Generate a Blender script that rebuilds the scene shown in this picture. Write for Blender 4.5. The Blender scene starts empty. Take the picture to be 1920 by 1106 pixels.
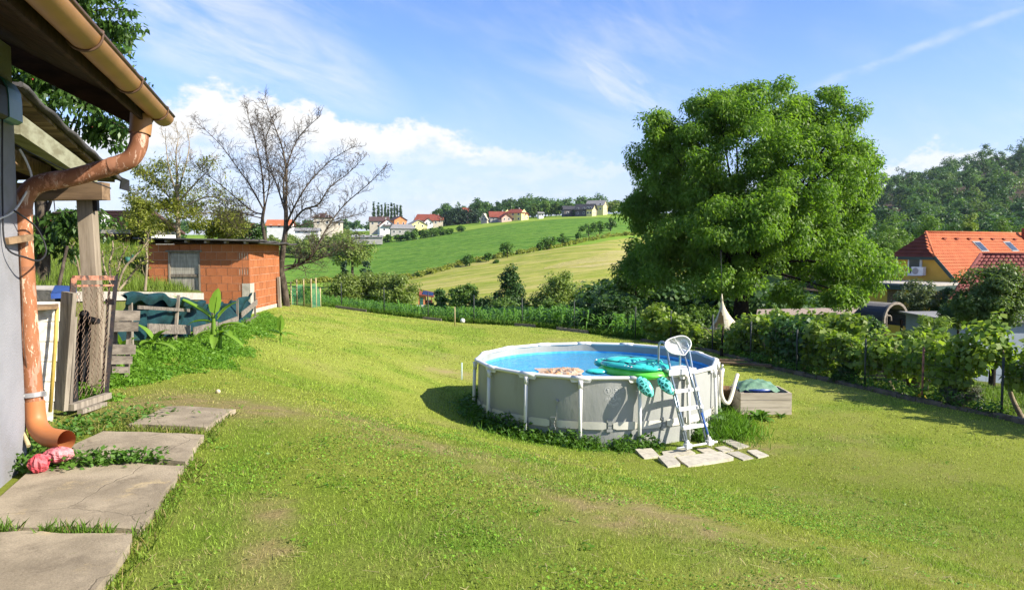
import bpy, math, random
import numpy as np
from mathutils import Vector, Matrix

rng = np.random.default_rng(11)
random.seed(11)
scn = bpy.context.scene
COL = scn.collection
R = math.radians

# ------------------------------------------------------------------ camera
F, CX, CY = 1443.0, 960.0, 553.0
HOR = 462.0
PITCH = math.atan((CY - HOR) / F)
EZ = 3.2
cam = bpy.data.cameras.new('camera')
cam.sensor_width = 36.0
cam.lens = 36.0 * F / 1920.0
cam.clip_start = 0.05
cam.clip_end = 6000
cam_o = bpy.data.objects.new('camera', cam)
cam_o.location = (0, 0, EZ)
cam_o.rotation_euler = (math.pi / 2 - PITCH, 0, 0)
COL.objects.link(cam_o)
scn.camera = cam_o

# ------------------------------------------------------------------ sun, sky
SUN_EL = R(34)
SAZ = math.atan2(0.94, -0.34)           # clockwise from +Y
sdir = Vector((math.sin(SAZ) * math.cos(SUN_EL), math.cos(SAZ) * math.cos(SUN_EL), math.sin(SUN_EL)))
sun = bpy.data.lights.new('sun', 'SUN')
sun.energy = 4.4
sun.angle = R(0.53)
sun.color = (1.0, 0.93, 0.80)
sun_o = bpy.data.objects.new('sun', sun)
sun_o.location = (30, -5, 40)
sun_o.rotation_euler = (-sdir).to_track_quat('-Z', 'Y').to_euler()
COL.objects.link(sun_o)

scn.view_settings.view_transform = 'Standard'
scn.view_settings.look = 'None'
scn.view_settings.gamma = 1.0
scn.view_settings.use_curve_mapping = False
scn.view_settings.exposure = 1.25
scn.render.engine = 'CYCLES'
scn.cycles.use_denoising = True
scn.cycles.max_bounces = 8
scn.cycles.transparent_max_bounces = 12
scn.cycles.caustics_reflective = False
scn.cycles.caustics_refractive = False

world = bpy.data.worlds.new('World')
scn.world = world
world.use_nodes = True
wt = world.node_tree
wt.nodes.clear()

def wn(kind, **kw):
 n = wt.nodes.new(kind)
 for k, v in kw.items():
  setattr(n, k, v)
 return n

def wmath(op, a, b=None, c=None, clamp=False):
 n = wn('ShaderNodeMath', operation=op, use_clamp=clamp)
 for i, v in enumerate((a, b, c)):
  if v is None:
   continue
  if isinstance(v, (int, float)):
   n.inputs[i].default_value = v
  else:
   wt.links.new(v, n.inputs[i])
 return n.outputs[0]

def wsmooth(x, lo, hi):
 n = wn('ShaderNodeMapRange', interpolation_type='SMOOTHSTEP')
 n.inputs['From Min'].default_value = lo
 n.inputs['From Max'].default_value = hi
 wt.links.new(x, n.inputs['Value'])
 return n.outputs['Result']

def wnoise(vec, scale, detail=5, rough=0.55, dist=0.0):
 n = wn('ShaderNodeTexNoise')
 n.inputs['Scale'].default_value = scale
 n.inputs['Detail'].default_value = detail
 n.inputs['Roughness'].default_value = rough
 n.inputs['Distortion'].default_value = dist
 wt.links.new(vec, n.inputs['Vector'])
 return n.outputs['Fac']

def wcomb(x, y, z):
 n = wn('ShaderNodeCombineXYZ')
 for i, v in enumerate((x, y, z)):
  if isinstance(v, (int, float)):
   n.inputs[i].default_value = v
  else:
   wt.links.new(v, n.inputs[i])
 return n.outputs[0]

def wcurve(x, pts):
 """piecewise-linear curve through pts (x ascending), via a float curve on 0..1"""
 x0, x1 = pts[0][0], pts[-1][0]
 ys = [p[1] for p in pts]
 y0, y1 = min(ys), max(ys)
 if y1 - y0 < 1e-6:
  y1 = y0 + 1
 t = wmath('DIVIDE', wmath('SUBTRACT', x, x0), x1 - x0, clamp=True)
 n = wn('ShaderNodeFloatCurve')
 c = n.mapping.curves[0]
 for i, (px, py) in enumerate(pts):
  u, v = (px - x0) / (x1 - x0), (py - y0) / (y1 - y0)
  if i == 0:
   c.points[0].location = (u, v)
  elif i == len(pts) - 1:
   c.points[-1].location = (u, v)
  else:
   c.points.new(u, v)
 n.mapping.update()
 wt.links.new(t, n.inputs['Value'])
 return wmath('ADD', wmath('MULTIPLY', n.outputs[0], y1 - y0), y0)

def build_sky():
 sky = wn('ShaderNodeTexSky', sky_type='NISHITA')
 sky.sun_disc = False
 sky.sun_elevation = SUN_EL
 sky.sun_rotation = SAZ
 sky.altitude = 300
 sky.air_density = 1.0
 sky.dust_density = 0.6
 sky.ozone_density = 2.2
 tc = wn('ShaderNodeTexCoord')
 sp = wn('ShaderNodeSeparateXYZ')
 wt.links.new(tc.outputs['Generated'], sp.inputs[0])
 X, Y, Z = sp.outputs
 az = wmath('MULTIPLY', wmath('ARCTAN2', X, Y), 180 / math.pi)
 el = wmath('MULTIPLY', wmath('ARCSINE', Z), 180 / math.pi)
 v1 = wcomb(az, wmath('MULTIPLY', el, 1.5), 0.0)
 n1 = wnoise(v1, 0.20, 7, 0.56)
 n2 = wnoise(v1, 0.9, 5, 0.6)
 top = wcurve(az, [(-180, 7), (-60, 8), (-33, 8), (-27, 8.6), (-23, 10.0), (-18, 10.8), (-13.5, 9.7), (-10, 9.3),
      (-5, 8.5), (0, 7.6), (4, 7.1), (8, 6.4), (11, 5.6), (20, 4.6), (27, 5.9), (31, 6.6), (36, 5.5), (60, 6), (180, 7)])
 edge = wmath('ADD', top, wmath('MULTIPLY', wmath('SUBTRACT', n1, 0.5), 5.5))
 edge = wmath('ADD', edge, wmath('MULTIPLY', wmath('SUBTRACT', n2, 0.5), 2.2))
 d = wmath('SUBTRACT', edge, el)
 strength = wcurve(az, [(-180, 0.8), (-30, 0.9), (-10, 1.0), (-2, 0.85), (3, 0.55), (12, 0.5), (22, 0.55), (32, 0.8), (180, 0.8)])
 thick = wcurve(az, [(-180, 3), (-27, 3.6), (-18, 4.6), (-9, 2.6), (0, 1.4), (10, 1.1), (28, 1.6), (180, 3)])
 body = wsmooth(d, 0.0, 1.1)
 fade = wmath('SUBTRACT', 1.0, wmath('MULTIPLY', wsmooth(wmath('DIVIDE', d, thick), 0.3, 1.3), 0.80))
 cum = wmath('MULTIPLY', wmath('MULTIPLY', body, fade), wmath('MULTIPLY', strength, 1.12), clamp=True)
 v3 = wcomb(wmath('MULTIPLY', az, 0.45), wmath('MULTIPLY', el, 1.7), 3.3)
 n3 = wnoise(v3, 0.34, 6, 0.6)
 low = wmath('MULTIPLY', wmath('MULTIPLY', wsmooth(n3, 0.44, 0.64), wsmooth(d, 0.2, 1.5)), 0.34)
 low = wmath('MULTIPLY', low, wsmooth(el, 0.8, 3.0))
 def streaks(rot, sx, sy, scale, lo, hi, off):
  ca, sa = math.cos(R(rot)), math.sin(R(rot))
  u = wmath('ADD', wmath('MULTIPLY', az, ca), wmath('MULTIPLY', el, sa))
  w = wmath('SUBTRACT', wmath('MULTIPLY', el, ca), wmath('MULTIPLY', az, sa))
  vec = wcomb(wmath('MULTIPLY', u, sx), wmath('MULTIPLY', w, sy), off)
  return wsmooth(wnoise(vec, scale, 7, 0.62, 0.35), lo, hi)
 nb = wnoise(wcomb(az, el, 9.1), 0.075, 3, 0.5)
 c1 = wmath('MULTIPLY', streaks(-22, 0.35, 1.3, 0.22, 0.40, 0.78, 5.0), wsmooth(nb, 0.36, 0.6))
 c2 = wmath('MULTIPLY', streaks(-48, 0.3, 1.1, 0.30, 0.45, 0.8, 14.0), wsmooth(nb, 0.42, 0.66))
 left = wcurve(az, [(-180, 0.5), (-34, 0.85), (-20, 1.0), (-12, 0.6), (-4, 0.25), (3, 0.4), (9, 0.7), (16, 0.4), (24, 0.45), (60, 0.5), (180, 0.5)])
 cir = wmath('MULTIPLY', wmath('MULTIPLY', wmath('ADD', c1, wmath('MULTIPLY', c2, 0.6)), left), 0.55, clamp=True)
 a0, e0 = -21.0, 14.5
 da = wmath('SUBTRACT', az, a0)
 de = wmath('SUBTRACT', el, e0)
 fan_u = wmath('ADD', wmath('MULTIPLY', da, 0.95), wmath('MULTIPLY', de, -0.31))
 fan_v = wmath('ADD', wmath('MULTIPLY', da, 0.31), wmath('MULTIPLY', de, 0.95))
 fr = wmath('ADD', wmath('POWER', wmath('DIVIDE', fan_u, 14.0), 2.0), wmath('POWER', wmath('DIVIDE', fan_v, 3.8), 2.0))
 fan = wmath('MULTIPLY', wmath('SUBTRACT', 1.0, wsmooth(fr, 0.1, 1.3)), streaks(-18, 0.4, 1.6, 0.25, 0.28, 0.72, 2.0))
 da = wmath('SUBTRACT', az, 7.5)
 de = wmath('SUBTRACT', el, 11.8)
 pu = wmath('ADD', wmath('MULTIPLY', da, 0.86), wmath('MULTIPLY', de, -0.5))
 pv = wmath('ADD', wmath('MULTIPLY', da, 0.5), wmath('MULTIPLY', de, 0.86))
 pr = wmath('ADD', wmath('POWER', wmath('DIVIDE', pu, 5.5), 2.0), wmath('POWER', wmath('DIVIDE', pv, 1.9), 2.0))
 plume = wmath('MULTIPLY', wmath('SUBTRACT', 1.0, wsmooth(pr, 0.05, 1.2)), streaks(-35, 0.5, 2.0, 0.4, 0.3, 0.7, 7.0))
 cl = wmath('SUBTRACT', wmath('SUBTRACT', el, 11.6), wmath('MULTIPLY', wmath('SUBTRACT', az, 24.0), 0.30))
 cl = wmath('ADD', cl, wmath('MULTIPLY', wmath('SUBTRACT', wnoise(v1, 0.5, 3), 0.5), 0.5))
 tr = wmath('SUBTRACT', 1.0, wsmooth(wmath('ABSOLUTE', cl), 0.03, 0.55))
 tr = wmath('MULTIPLY', wmath('MULTIPLY', tr, wsmooth(az, 16, 25)), wsmooth(wnoise(v1, 0.35, 4), 0.3, 0.62))
 hi = wmath('MAXIMUM', wmath('MAXIMUM', cir, wmath('MULTIPLY', fan, 0.62)), wmath('MAXIMUM', wmath('MULTIPLY', plume, 0.5), wmath('MULTIPLY', tr, 0.30)))
 hi = wmath('MULTIPLY', hi, wsmooth(el, 3, 9))
 veil = wmath('MULTIPLY', wmath('SUBTRACT', 1.0, wsmooth(el, 0.0, 15.0)), 0.62)
 tot = wmath('SUBTRACT', 1.0, wmath('MULTIPLY', wmath('MULTIPLY', wmath('SUBTRACT', 1.0, cum), wmath('SUBTRACT', 1.0, low)),
          wmath('SUBTRACT', 1.0, hi)), clamp=True)
 bg1 = wn('ShaderNodeBackground')
 bg1.inputs['Strength'].default_value = 0.104
 gam = wn('ShaderNodeHueSaturation')
 gam.inputs['Saturation'].default_value = 1.18
 gam.inputs['Value'].default_value = 1.0
 wt.links.new(sky.outputs[0], gam.inputs['Color'])
 tint = wn('ShaderNodeMix', data_type='RGBA', blend_type='MULTIPLY')
 tint.inputs[0].default_value = 1.0
 tint.inputs[7].default_value = (0.90, 0.83, 1.0, 1)
 wt.links.new(gam.outputs[0], tint.inputs[6])
 wt.links.new(tint.outputs[2], bg1.inputs['Color'])
 bgv = wn('ShaderNodeBackground')
 bgv.inputs['Color'].default_value = (0.56, 0.70, 1.0, 1)
 bgv.inputs['Strength'].default_value = 0.40
 mixv = wn('ShaderNodeMixShader')
 wt.links.new(veil, mixv.inputs[0])
 wt.links.new(bg1.outputs[0], mixv.inputs[1])
 wt.links.new(bgv.outputs[0], mixv.inputs[2])
 cc = wn('ShaderNodeMix', data_type='RGBA')
 shade = wmath('MULTIPLY', wsmooth(d, 0.6, 4.5), wsmooth(n2, 0.35, 0.7))
 wt.links.new(shade, cc.inputs[0])
 cc.inputs[6].default_value = (1.0, 0.99, 0.97, 1)
 cc.inputs[7].default_value = (0.72, 0.80, 0.93, 1)
 bg2 = wn('ShaderNodeBackground')
 wt.links.new(cc.outputs[2], bg2.inputs['Color'])
 bg2.inputs['Strength'].default_value = 0.455
 mix = wn('ShaderNodeMixShader')
 wt.links.new(tot, mix.inputs[0])
 wt.links.new(mixv.outputs[0], mix.inputs[1])
 wt.links.new(bg2.outputs[0], mix.inputs[2])
 out = wn('ShaderNodeOutputWorld')
 wt.links.new(mix.outputs[0], out.inputs['Surface'])

build_sky()

# ------------------------------------------------------------------ helpers: projection of measured points into the place
def ray(px, py):
 a, b = (px - CX) / F, (CY - py) / F
 c, s = math.cos(PITCH), math.sin(PITCH)
 dy = c + b * s
 return a / dy, (-s + b * c) / dy

def P(px, py, Y):
 ax, az = ray(px, py)
 return Vector((ax * Y, Y, EZ + az * Y))

def X_at(px, Y):
 return (px - CX) / F * Y

# ------------------------------------------------------------------ numeric noise
def _hash(ix, iy, seed):
 h = (ix.astype(np.int64) * 374761393 + iy.astype(np.int64) * 668265263 + seed * 974711 + 12345) & 0xffffffff
 h = ((h ^ (h >> 13)) * 1274126177) & 0xffffffff
 h = h ^ (h >> 16)
 return (h & 0xffffff) / float(0xffffff)

def vnoise(x, y, seed=0):
 x, y = np.asarray(x, float), np.asarray(y, float)
 ix, iy = np.floor(x), np.floor(y)
 fx, fy = x - ix, y - iy
 fx, fy = fx * fx * (3 - 2 * fx), fy * fy * (3 - 2 * fy)
 a, b = _hash(ix, iy, seed), _hash(ix + 1, iy, seed)
 c, d = _hash(ix, iy + 1, seed), _hash(ix + 1, iy + 1, seed)
 return (a * (1 - fx) + b * fx) * (1 - fy) + (c * (1 - fx) + d * fx) * fy

def fbm(x, y, octv=4, seed=0):
 s, a, t = 0, 1.0, 0
 for k in range(octv):
  s = s + a * vnoise(np.asarray(x) * 2 ** k, np.asarray(y) * 2 ** k, seed + k * 17)
  t += a
  a *= 0.5
 return s / t

def sstep(x, lo, hi):
 t = np.clip((np.asarray(x, float) - lo) / (hi - lo), 0, 1)
 return t * t * (3 - 2 * t)

# ------------------------------------------------------------------ the lie of the land
_tps = np.array([
 (-8, -6, 1.6), (-2, -6, 1.6), (2, -6, 1.5), (-6, 0, 1.6), (-2.5, 1, 1.6), (0, 0, 1.58), (-3, 4, 1.58), (-2, 3.5, 1.58), (-4, 7, 1.58),
 (-2.8, 7.4, 1.57), (-1.2, 5, 1.5), (-5, 9, 1.6), (-0.2, 3.4, 1.5), (1.2, 3.6, 1.38), (-2.0, 6.6, 1.5), (-5.0, 5.0, 1.6), (-7, 8, 1.65),
 (-2.3, 8.4, 1.40), (-0.27, 6.4, 1.30), (1.0, 5.1, 1.26), (2.5, 3.4, 1.2), (4.6, 0.5, 1.1), (-3.9, 11, 1.35),
 (-2.0, 14.3, 0.36), (-0.7, 12.6, 0.12), (1.15, 11.6, 0.0), (3.4, 9.9, 0.0), (5.5, 7.6, 0.0), (7.5, 4.5, 0.0), (10, 0, -0.1),
 (-1.0, 10.2, 0.75), (1.6, 8.2, 0.62), (3.6, 6.2, 0.55), (-2.9, 15.8, 0.62), (-4.5, 18, 0.86), (-4.4, 14.5, 1.15), (-4.6, 15.3, 1.2),
 (1.6, 14.7, 0.0), (1.6, 17.4, 0.0), (-0.9, 16.5, 0.05), (4.5, 14.7, 0.0), (4, 18, 0.0), (7, 10, 0.0), (9, 14.3, 0), (7.2, 19.4, -0.03), (4.3, 26, 0), (6, 23.5, 0),
 (-1.0, 24.7, 0.15), (-4.4, 24.7, 0.5), (-6.4, 23, 0.98), (-7.6, 25, 1.0), (-7.7, 27, 0.99), (-7.5, 32, 0.63), (-2.3, 31, 0.12), (0.8, 30, 0.05),
 (-8.4, 24.5, 1.03), (-8.0, 28.5, 0.95), (-6.75, 20, 1.22), (-5.8, 13.5, 1.55), (-5.3, 10.5, 1.7), (-9.5, 24, 1.25), (-11.6, 24.5, 1.35), (-12, 30, 1.4),
 (-9, 15, 1.7), (-14, 20, 1.7), (-14, 10, 1.8), (-20, 30, 1.6), (-20, 0, 1.7),
 (12, 20, -0.5), (10.5, 15, -0.1), (14, 30, -1.4), (20, 20, -1.4), (22, 36, -2.6), (14, 8, -0.5), (20, 5, -1.0), (9, 28, -0.8), (5, 33, -0.5), (-8, 40, -0.1), (0, 38, -0.6), (10, 40, -1.6), (24, 44, -3.0),
], float)

def _phi(r):
 return np.where(r > 1e-9, r * r * np.log(np.maximum(r, 1e-9)), 0)

def _tps_fit(p):
 n = len(p)
 d = np.hypot(p[:, None, 0] - p[None, :, 0], p[:, None, 1] - p[None, :, 1])
 A = np.zeros((n + 3, n + 3))
 A[:n, :n] = _phi(d) + np.eye(n) * 0.35
 A[:n, n] = 1
 A[:n, n + 1:] = p[:, :2]
 A[n, :n] = 1
 A[n + 1:, :n] = p[:, :2].T
 b = np.zeros(n + 3)
 b[:n] = p[:, 2]
 return np.linalg.solve(A, b)

_w = _tps_fit(_tps)
NX0, NX1, NY0, NY1, NS = -62.0, 62.0, -12.0, 48.0, 0.25
_gx = np.arange(NX0, NX1 + NS / 2, NS)
_gy = np.arange(NY0, NY1 + NS / 2, NS)
_GX, _GY = np.meshgrid(np.clip(_gx, -20, 24), np.clip(_gy, -6, 44))
_N = np.full(_GX.shape, _w[-3]) + _w[-2] * _GX + _w[-1] * _GY
for _k in range(len(_tps)):
 _N += _w[_k] * _phi(np.hypot(_GX - _tps[_k, 0], _GY - _tps[_k, 1]))

_FY = np.array([30, 40, 60, 120, 190, 280, 400, 520, 700, 1200, 3000], float)
_FT = {
 -900: [540, 535, 520, 505, 492, 472, 450, 440, 436],
 0: [545, 540, 520, 505, 492, 472, 450, 440, 438],
 400: [555, 552, 545, 530, 510, 480, 455, 442, 440],
 560: [572, 578, 585, 560, 528, 490, 460, 440, 438],
 700: [590, 598, 605, 570, 522, 488, 452, 436, 432],
 860: [606, 610, 612, 574, 497, 465, 432, 420, 416],
 960: [612, 613, 612, 574, 488, 450, 420, 411, 408],
 1060: [614, 615, 610, 574, 480, 440, 412, 405, 403],
 1160: [616, 617, 607, 574, 478, 435, 409, 402, 400],
 1300: [618, 625, 612, 588, 515, 455, 425, 408, 398],
 1500: [624, 640, 640, 600, 545, 478, 430, 402, 385],
 1700: [626, 645, 650, 602, 560, 492, 428, 378, 348],
 1800: [626, 646, 650, 602, 560, 488, 418, 358, 322],
 1920: [626, 646, 650, 602, 560, 484, 405, 342, 304],
 2200: [626, 646, 650, 602, 560, 480, 395, 325, 290],
 3200: [626, 646, 650, 602, 560, 480, 395, 325, 290],
}
_fpx = np.array(sorted(_FT))
_lY = np.linspace(math.log(30), math.log(3000), 260)

def _full(row):
 y7 = row[-1]
 r = list(row) + [HOR - (HOR - y7) * 700 / 1200.0 * 0.97, HOR - (HOR - y7) * 700 / 3000.0 * 0.9]
 v = np.interp(_lY, np.log(_FY), r)
 k = np.ones(9) / 9
 vp = np.pad(v, 4, mode='edge')
 return np.convolve(vp, k, mode='valid')

_ftab = np.array([_full(_FT[p]) for p in _fpx])
FPX = np.arange(-900, 3201, 20.0)
FTAB = np.array([[0.0]] * len(FPX)) * np.zeros((1, 260))
for _j in range(260):
 FTAB[:, _j] = np.interp(FPX, _fpx, _ftab[:, _j])
for _it in range(3):
 FTAB[1:-1] = (FTAB[:-2] + 2 * FTAB[1:-1] + FTAB[2:]) / 4

def far_py(px, Y):
 px, Y = np.asarray(px, float), np.asarray(Y, float)
 u = np.clip((px - FPX[0]) / 20.0, 0, len(FPX) - 1.001)
 v = np.clip((np.log(np.maximum(Y, 30)) - _lY[0]) / (_lY[1] - _lY[0]), 0, 258.999)
 iu, iv = u.astype(int), v.astype(int)
 fu, fv = u - iu, v - iv
 return (FTAB[iu, iv] * (1 - fu) + FTAB[iu + 1, iv] * fu) * (1 - fv) + (FTAB[iu, iv + 1] * (1 - fu) + FTAB[iu + 1, iv + 1] * fu) * fv

def gz(x, y):
 """height of the ground anywhere"""
 x, y = np.asarray(x, float), np.asarray(y, float)
 u = np.clip((x - NX0) / NS, 0, _N.shape[1] - 1.001)
 v = np.clip((y - NY0) / NS, 0, _N.shape[0] - 1.001)
 iu, iv = u.astype(int), v.astype(int)
 fu, fv = u - iu, v - iv
 zn = (_N[iv, iu] * (1 - fu) + _N[iv, iu + 1] * fu) * (1 - fv) + (_N[iv + 1, iu] * (1 - fu) + _N[iv + 1, iu + 1] * fu) * fv
 Y = np.maximum(y, 30.0)
 px = CX + F * x / Y
 zf = EZ + Y * (HOR - far_py(px, Y)) / F
 w = sstep(y, 31, 46)
 return zn * (1 - w) + zf * w

def gz1(x, y):
 return float(gz(np.array([x]), np.array([y]))[0])

def G(px, py, y0=2.0, y1=900.0, lift=0.0):
 """where the sight line of a measured point meets the ground (first hit)"""
 ax, az = ray(px, py)
 Y = np.exp(np.linspace(math.log(y0), math.log(y1), 3000))
 h = EZ + az * Y - gz(ax * Y, Y)
 i = np.argmax(h <= 0)
 if h[i] > 0:
  i = len(Y) - 1
 elif i > 0:
  t = h[i - 1] / (h[i - 1] - h[i])
  y = Y[i - 1] + (Y[i] - Y[i - 1]) * t
  return Vector((ax * y, y, gz1(ax * y, y) + lift))
 return Vector((ax * Y[i], Y[i], gz1(ax * Y[i], Y[i]) + lift))

def GF(px, py):
 """same, on the slope beyond the valley"""
 return G(px, py, 122.0, 900.0)

# ------------------------------------------------------------------ helpers: objects
WL = {}

def tag(o, label=None, cat=None, group=None, kind=None):
 if label: o['label'] = label
 if cat: o['category'] = cat
 if group: o['group'] = group
 if kind: o['kind'] = kind
 return o

def thing(name, label, cat, loc, group=None):
 o = bpy.data.objects.new(name, None)
 o.empty_display_size = 0.2
 o.location = loc
 COL.objects.link(o)
 WL[o.name] = Vector(loc)
 return tag(o, label, cat, group)

def link(name, me, m=None, parent=None, loc=None):
 o = bpy.data.objects.new(name, me)
 if m is not None and len(me.materials) == 0:
  me.materials.append(m)
 COL.objects.link(o)
 if parent is not None:
  o.parent = parent
  WL[o.name] = WL[parent.name]
  if loc is not None:
   o.location = loc
 else:
  o.location = loc or (0, 0, 0)
  WL[o.name] = Vector(o.location)
 return o

def np_mesh(name, V, faces, smooth=False):
 V = np.ascontiguousarray(V, dtype=np.float32)
 faces = np.ascontiguousarray(faces, dtype=np.int32)
 n, k = faces.shape
 me = bpy.data.meshes.new(name)
 me.vertices.add(len(V))
 me.vertices.foreach_set('co', V.ravel())
 me.loops.add(n * k)
 me.loops.foreach_set('vertex_index', faces.ravel())
 me.polygons.add(n)
 me.polygons.foreach_set('loop_start', np.arange(0, n * k, k, dtype=np.int32))
 if smooth:
  me.polygons.foreach_set('use_smooth', np.ones(n, dtype=bool))
 me.update(calc_edges=True)
 return me

def set_col(me, rgb, name='Col'):
 a = me.color_attributes.new(name, 'FLOAT_COLOR', 'POINT')
 c = np.ones((len(rgb), 4), dtype=np.float32)
 c[:, :3] = rgb
 a.data.foreach_set('color', c.ravel())

class MB:
 """collects simple shapes (world coordinates) into one mesh"""

 def __init__(self):
  self.v, self.f, self.s = [], [], []

 def add(self, vs, fs, smooth=False):
  n = len(self.v)
  self.v += [tuple(p) for p in vs]
  self.f += [tuple(i + n for i in f) for f in fs]
  self.s += [smooth] * len(fs)
  return self

 def box(self, c, size, rot=None, bev=0.0):
  hx, hy, hz = size[0] / 2, size[1] / 2, size[2] / 2
  vs = [Vector((x, y, z)) for z in (-hz, hz) for y in (-hy, hy) for x in (-hx, hx)]
  if rot is not None:
   m = rot if isinstance(rot, Matrix) else Matrix.Rotation(rot, 3, 'Z')
   vs = [m @ p for p in vs]
  c = Vector(c)
  return self.add([p + c for p in vs], [(0, 2, 3, 1), (4, 5, 7, 6), (0, 1, 5, 4), (2, 6, 7, 3), (0, 4, 6, 2), (1, 3, 7, 5)])

 def beam(self, a, b, w, h, up=(0, 0, 1)):
  """box along a-b, w across, h along up"""
  a, b = Vector(a), Vector(b)
  d = (b - a)
  L = d.length
  d = d / L
  s = d.cross(Vector(up))
  if s.length < 1e-4:
   s = d.cross(Vector((0, 1, 0)))
  s.normalize()
  u = s.cross(d)
  m = Matrix((s, d, u)).transposed()
  return self.box((a + b) / 2, (w, L, h), m)

 def prism(self, poly, z0, z1):
  """vertical prism; poly = list of (x, y), z0/z1 numbers or lists"""
  n = len(poly)
  a = z0 if hasattr(z0, '__len__') else [z0] * n
  b = z1 if hasattr(z1, '__len__') else [z1] * n
  ar = sum(poly[i][0] * poly[(i + 1) % n][1] - poly[(i + 1) % n][0] * poly[i][1] for i in range(n))
  if ar < 0:
   poly, a, b = poly[::-1], list(a)[::-1], list(b)[::-1]
  vs = [(p[0], p[1], a[i]) for i, p in enumerate(poly)] + [(p[0], p[1], b[i]) for i, p in enumerate(poly)]
  fs = [tuple(range(n))[::-1], tuple(range(n, 2 * n))] + [(i, (i + 1) % n, n + (i + 1) % n, n + i) for i in range(n)]
  return self.add(vs, fs)

 def quadslab(self, q, t):
  """slab of thickness t under the quad q (4 points)"""
  q = [Vector(p) for p in q]
  n = (q[1] - q[0]).cross(q[3] - q[0]).normalized()
  vs = q + [p - n * t for p in q]
  return self.add(vs, [(0, 1, 2, 3), (7, 6, 5, 4), (0, 4, 5, 1), (1, 5, 6, 2), (2, 6, 7, 3), (3, 7, 4, 0)])

 def tube(self, path, rad, n=8, caps=True, smooth=True, squash=None):
  path = [Vector(p) for p in path]
  m = len(path)
  if not hasattr(rad, '__len__'):
   rad = [rad] * m
  ref = None
  vs, fs = [], []
  for i, p in enumerate(path):
   d = (path[min(i + 1, m - 1)] - path[max(i - 1, 0)])
   if d.length < 1e-9:
    d = Vector((0, 0, 1))
   d.normalize()
   if ref is None:
    ref = Vector((0, 0, 1)) if abs(d.z) < 0.9 else Vector((1, 0, 0))
    ref = (ref - d * ref.dot(d)).normalized()
   else:
    r2 = ref - d * ref.dot(d)
    ref = r2.normalized() if r2.length > 1e-6 else d.orthogonal().normalized()
   b = d.cross(ref)
   for k in range(n):
    t = 2 * math.pi * k / n
    vs.append(p + (ref * math.cos(t) + b * math.sin(t)) * rad[i])
  for i in range(m - 1):
   for k in range(n):
    a, c = i * n + k, i * n + (k + 1) % n
    fs.append((a, c, c + n, a + n))
  self.add(vs, fs, smooth)
  if caps:
   base = len(self.v) - len(vs)
   self.f += [tuple(base + k for k in range(n))[::-1], tuple(base + (m - 1) * n + k for k in range(n))]
   self.s += [False, False]
  return self

 def lathe(self, c, prof, n=24, smooth=True, arc=None):
  """prof: list of (r, z) about the vertical through c"""
  c = Vector(c)
  vs, fs = [], []
  for r, z in prof:
   for k in range(n):
    t = 2 * math.pi * k / n
    vs.append(c + Vector((r * math.cos(t), r * math.sin(t), z)))
  for i in range(len(prof) - 1):
   for k in range(n):
    a, b = i * n + k, i * n + (k + 1) % n
    fs.append((a, b, b + n, a + n))
  return self.add(vs, fs, smooth)

 def ball(self, c, r, n=14, m=8, rot=None, noise=0.0, seed=1):
  if not hasattr(r, '__len__'):
   r = (r, r, r)
  c = Vector(c)
  vs, fs = [], []
  rd = random.Random(seed)
  for i in range(m + 1):
   ph = math.pi * i / m
   for k in range(n):
    t = 2 * math.pi * k / n
    j = 1 + (rd.random() - 0.5) * noise
    p = Vector((r[0] * math.sin(ph) * math.cos(t) * j, r[1] * math.sin(ph) * math.sin(t) * j, r[2] * math.cos(ph) * j))
    if rot is not None:
     p = rot @ p
    vs.append(c + p)
  for i in range(m):
   for k in range(n):
    a, b = i * n + k, i * n + (k + 1) % n
    fs.append((a, a + n, b + n, b))
  return self.add(vs, fs, True)

 def mesh(self, name, origin=(0, 0, 0)):
  me = bpy.data.meshes.new(name)
  o = Vector(origin)
  me.from_pydata([(p[0] - o.x, p[1] - o.y, p[2] - o.z) for p in self.v], [], self.f)
  if any(self.s):
   me.polygons.foreach_set('use_smooth', self.s)
  me.update()
  return me

 def build(self, name, m, parent=None, origin=None, label=None):
  if parent is not None:
   org = WL[parent.name]
   o = link(name, self.mesh(name, org), m, parent)
  else:
   org = Vector(origin) if origin is not None else Vector(np.array(self.v)[:, :3].mean(axis=0))
   o = link(name, self.mesh(name, org), m, None, org)
  if label:
   o['label'] = label
  return o

def copy_tree(o, loc=None):
 c = o.copy()
 COL.objects.link(c)
 if loc is not None:
  c.location = loc
 WL[c.name] = Vector(c.location)
 for ch in list(o.children):
  k = ch.copy()
  COL.objects.link(k)
  k.parent = c
  for g in list(ch.children):
   q = g.copy()
   COL.objects.link(q)
   q.parent = k
 return c

# ------------------------------------------------------------------ helpers: leaves and blades
def unit(v):
 return v / np.maximum(np.linalg.norm(v, axis=1, keepdims=True), 1e-9)

def leaf_geo(pts, size, asp=0.5, up=0.6, droop=0.3, out=None, rg=None, jit=0.35, fold=0.12):
 rg = rg or rng
 n = len(pts)
 nrm = rg.normal(size=(n, 3))
 nrm[:, 2] = np.abs(nrm[:, 2]) + up
 if out is not None:
  nrm += out * 0.9
 nrm = unit(nrm)
 L = rg.normal(size=(n, 3))
 L[:, 2] -= droop * 2
 L = unit(L - nrm * (L * nrm).sum(1, keepdims=True))
 W = np.cross(nrm, L)
 s = (size * (1 + (rg.random(n) - 0.5) * 2 * jit))[:, None]
 V = np.empty((n, 4, 3))
 V[:, 0] = pts
 V[:, 1] = pts + L * s * 0.45 + W * s * asp * 0.5
 V[:, 2] = pts + L * s - nrm * s * fold
 V[:, 3] = pts + L * s * 0.45 - W * s * asp * 0.5
 return V.reshape(-1, 3), np.arange(n * 4).reshape(-1, 4)

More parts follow.
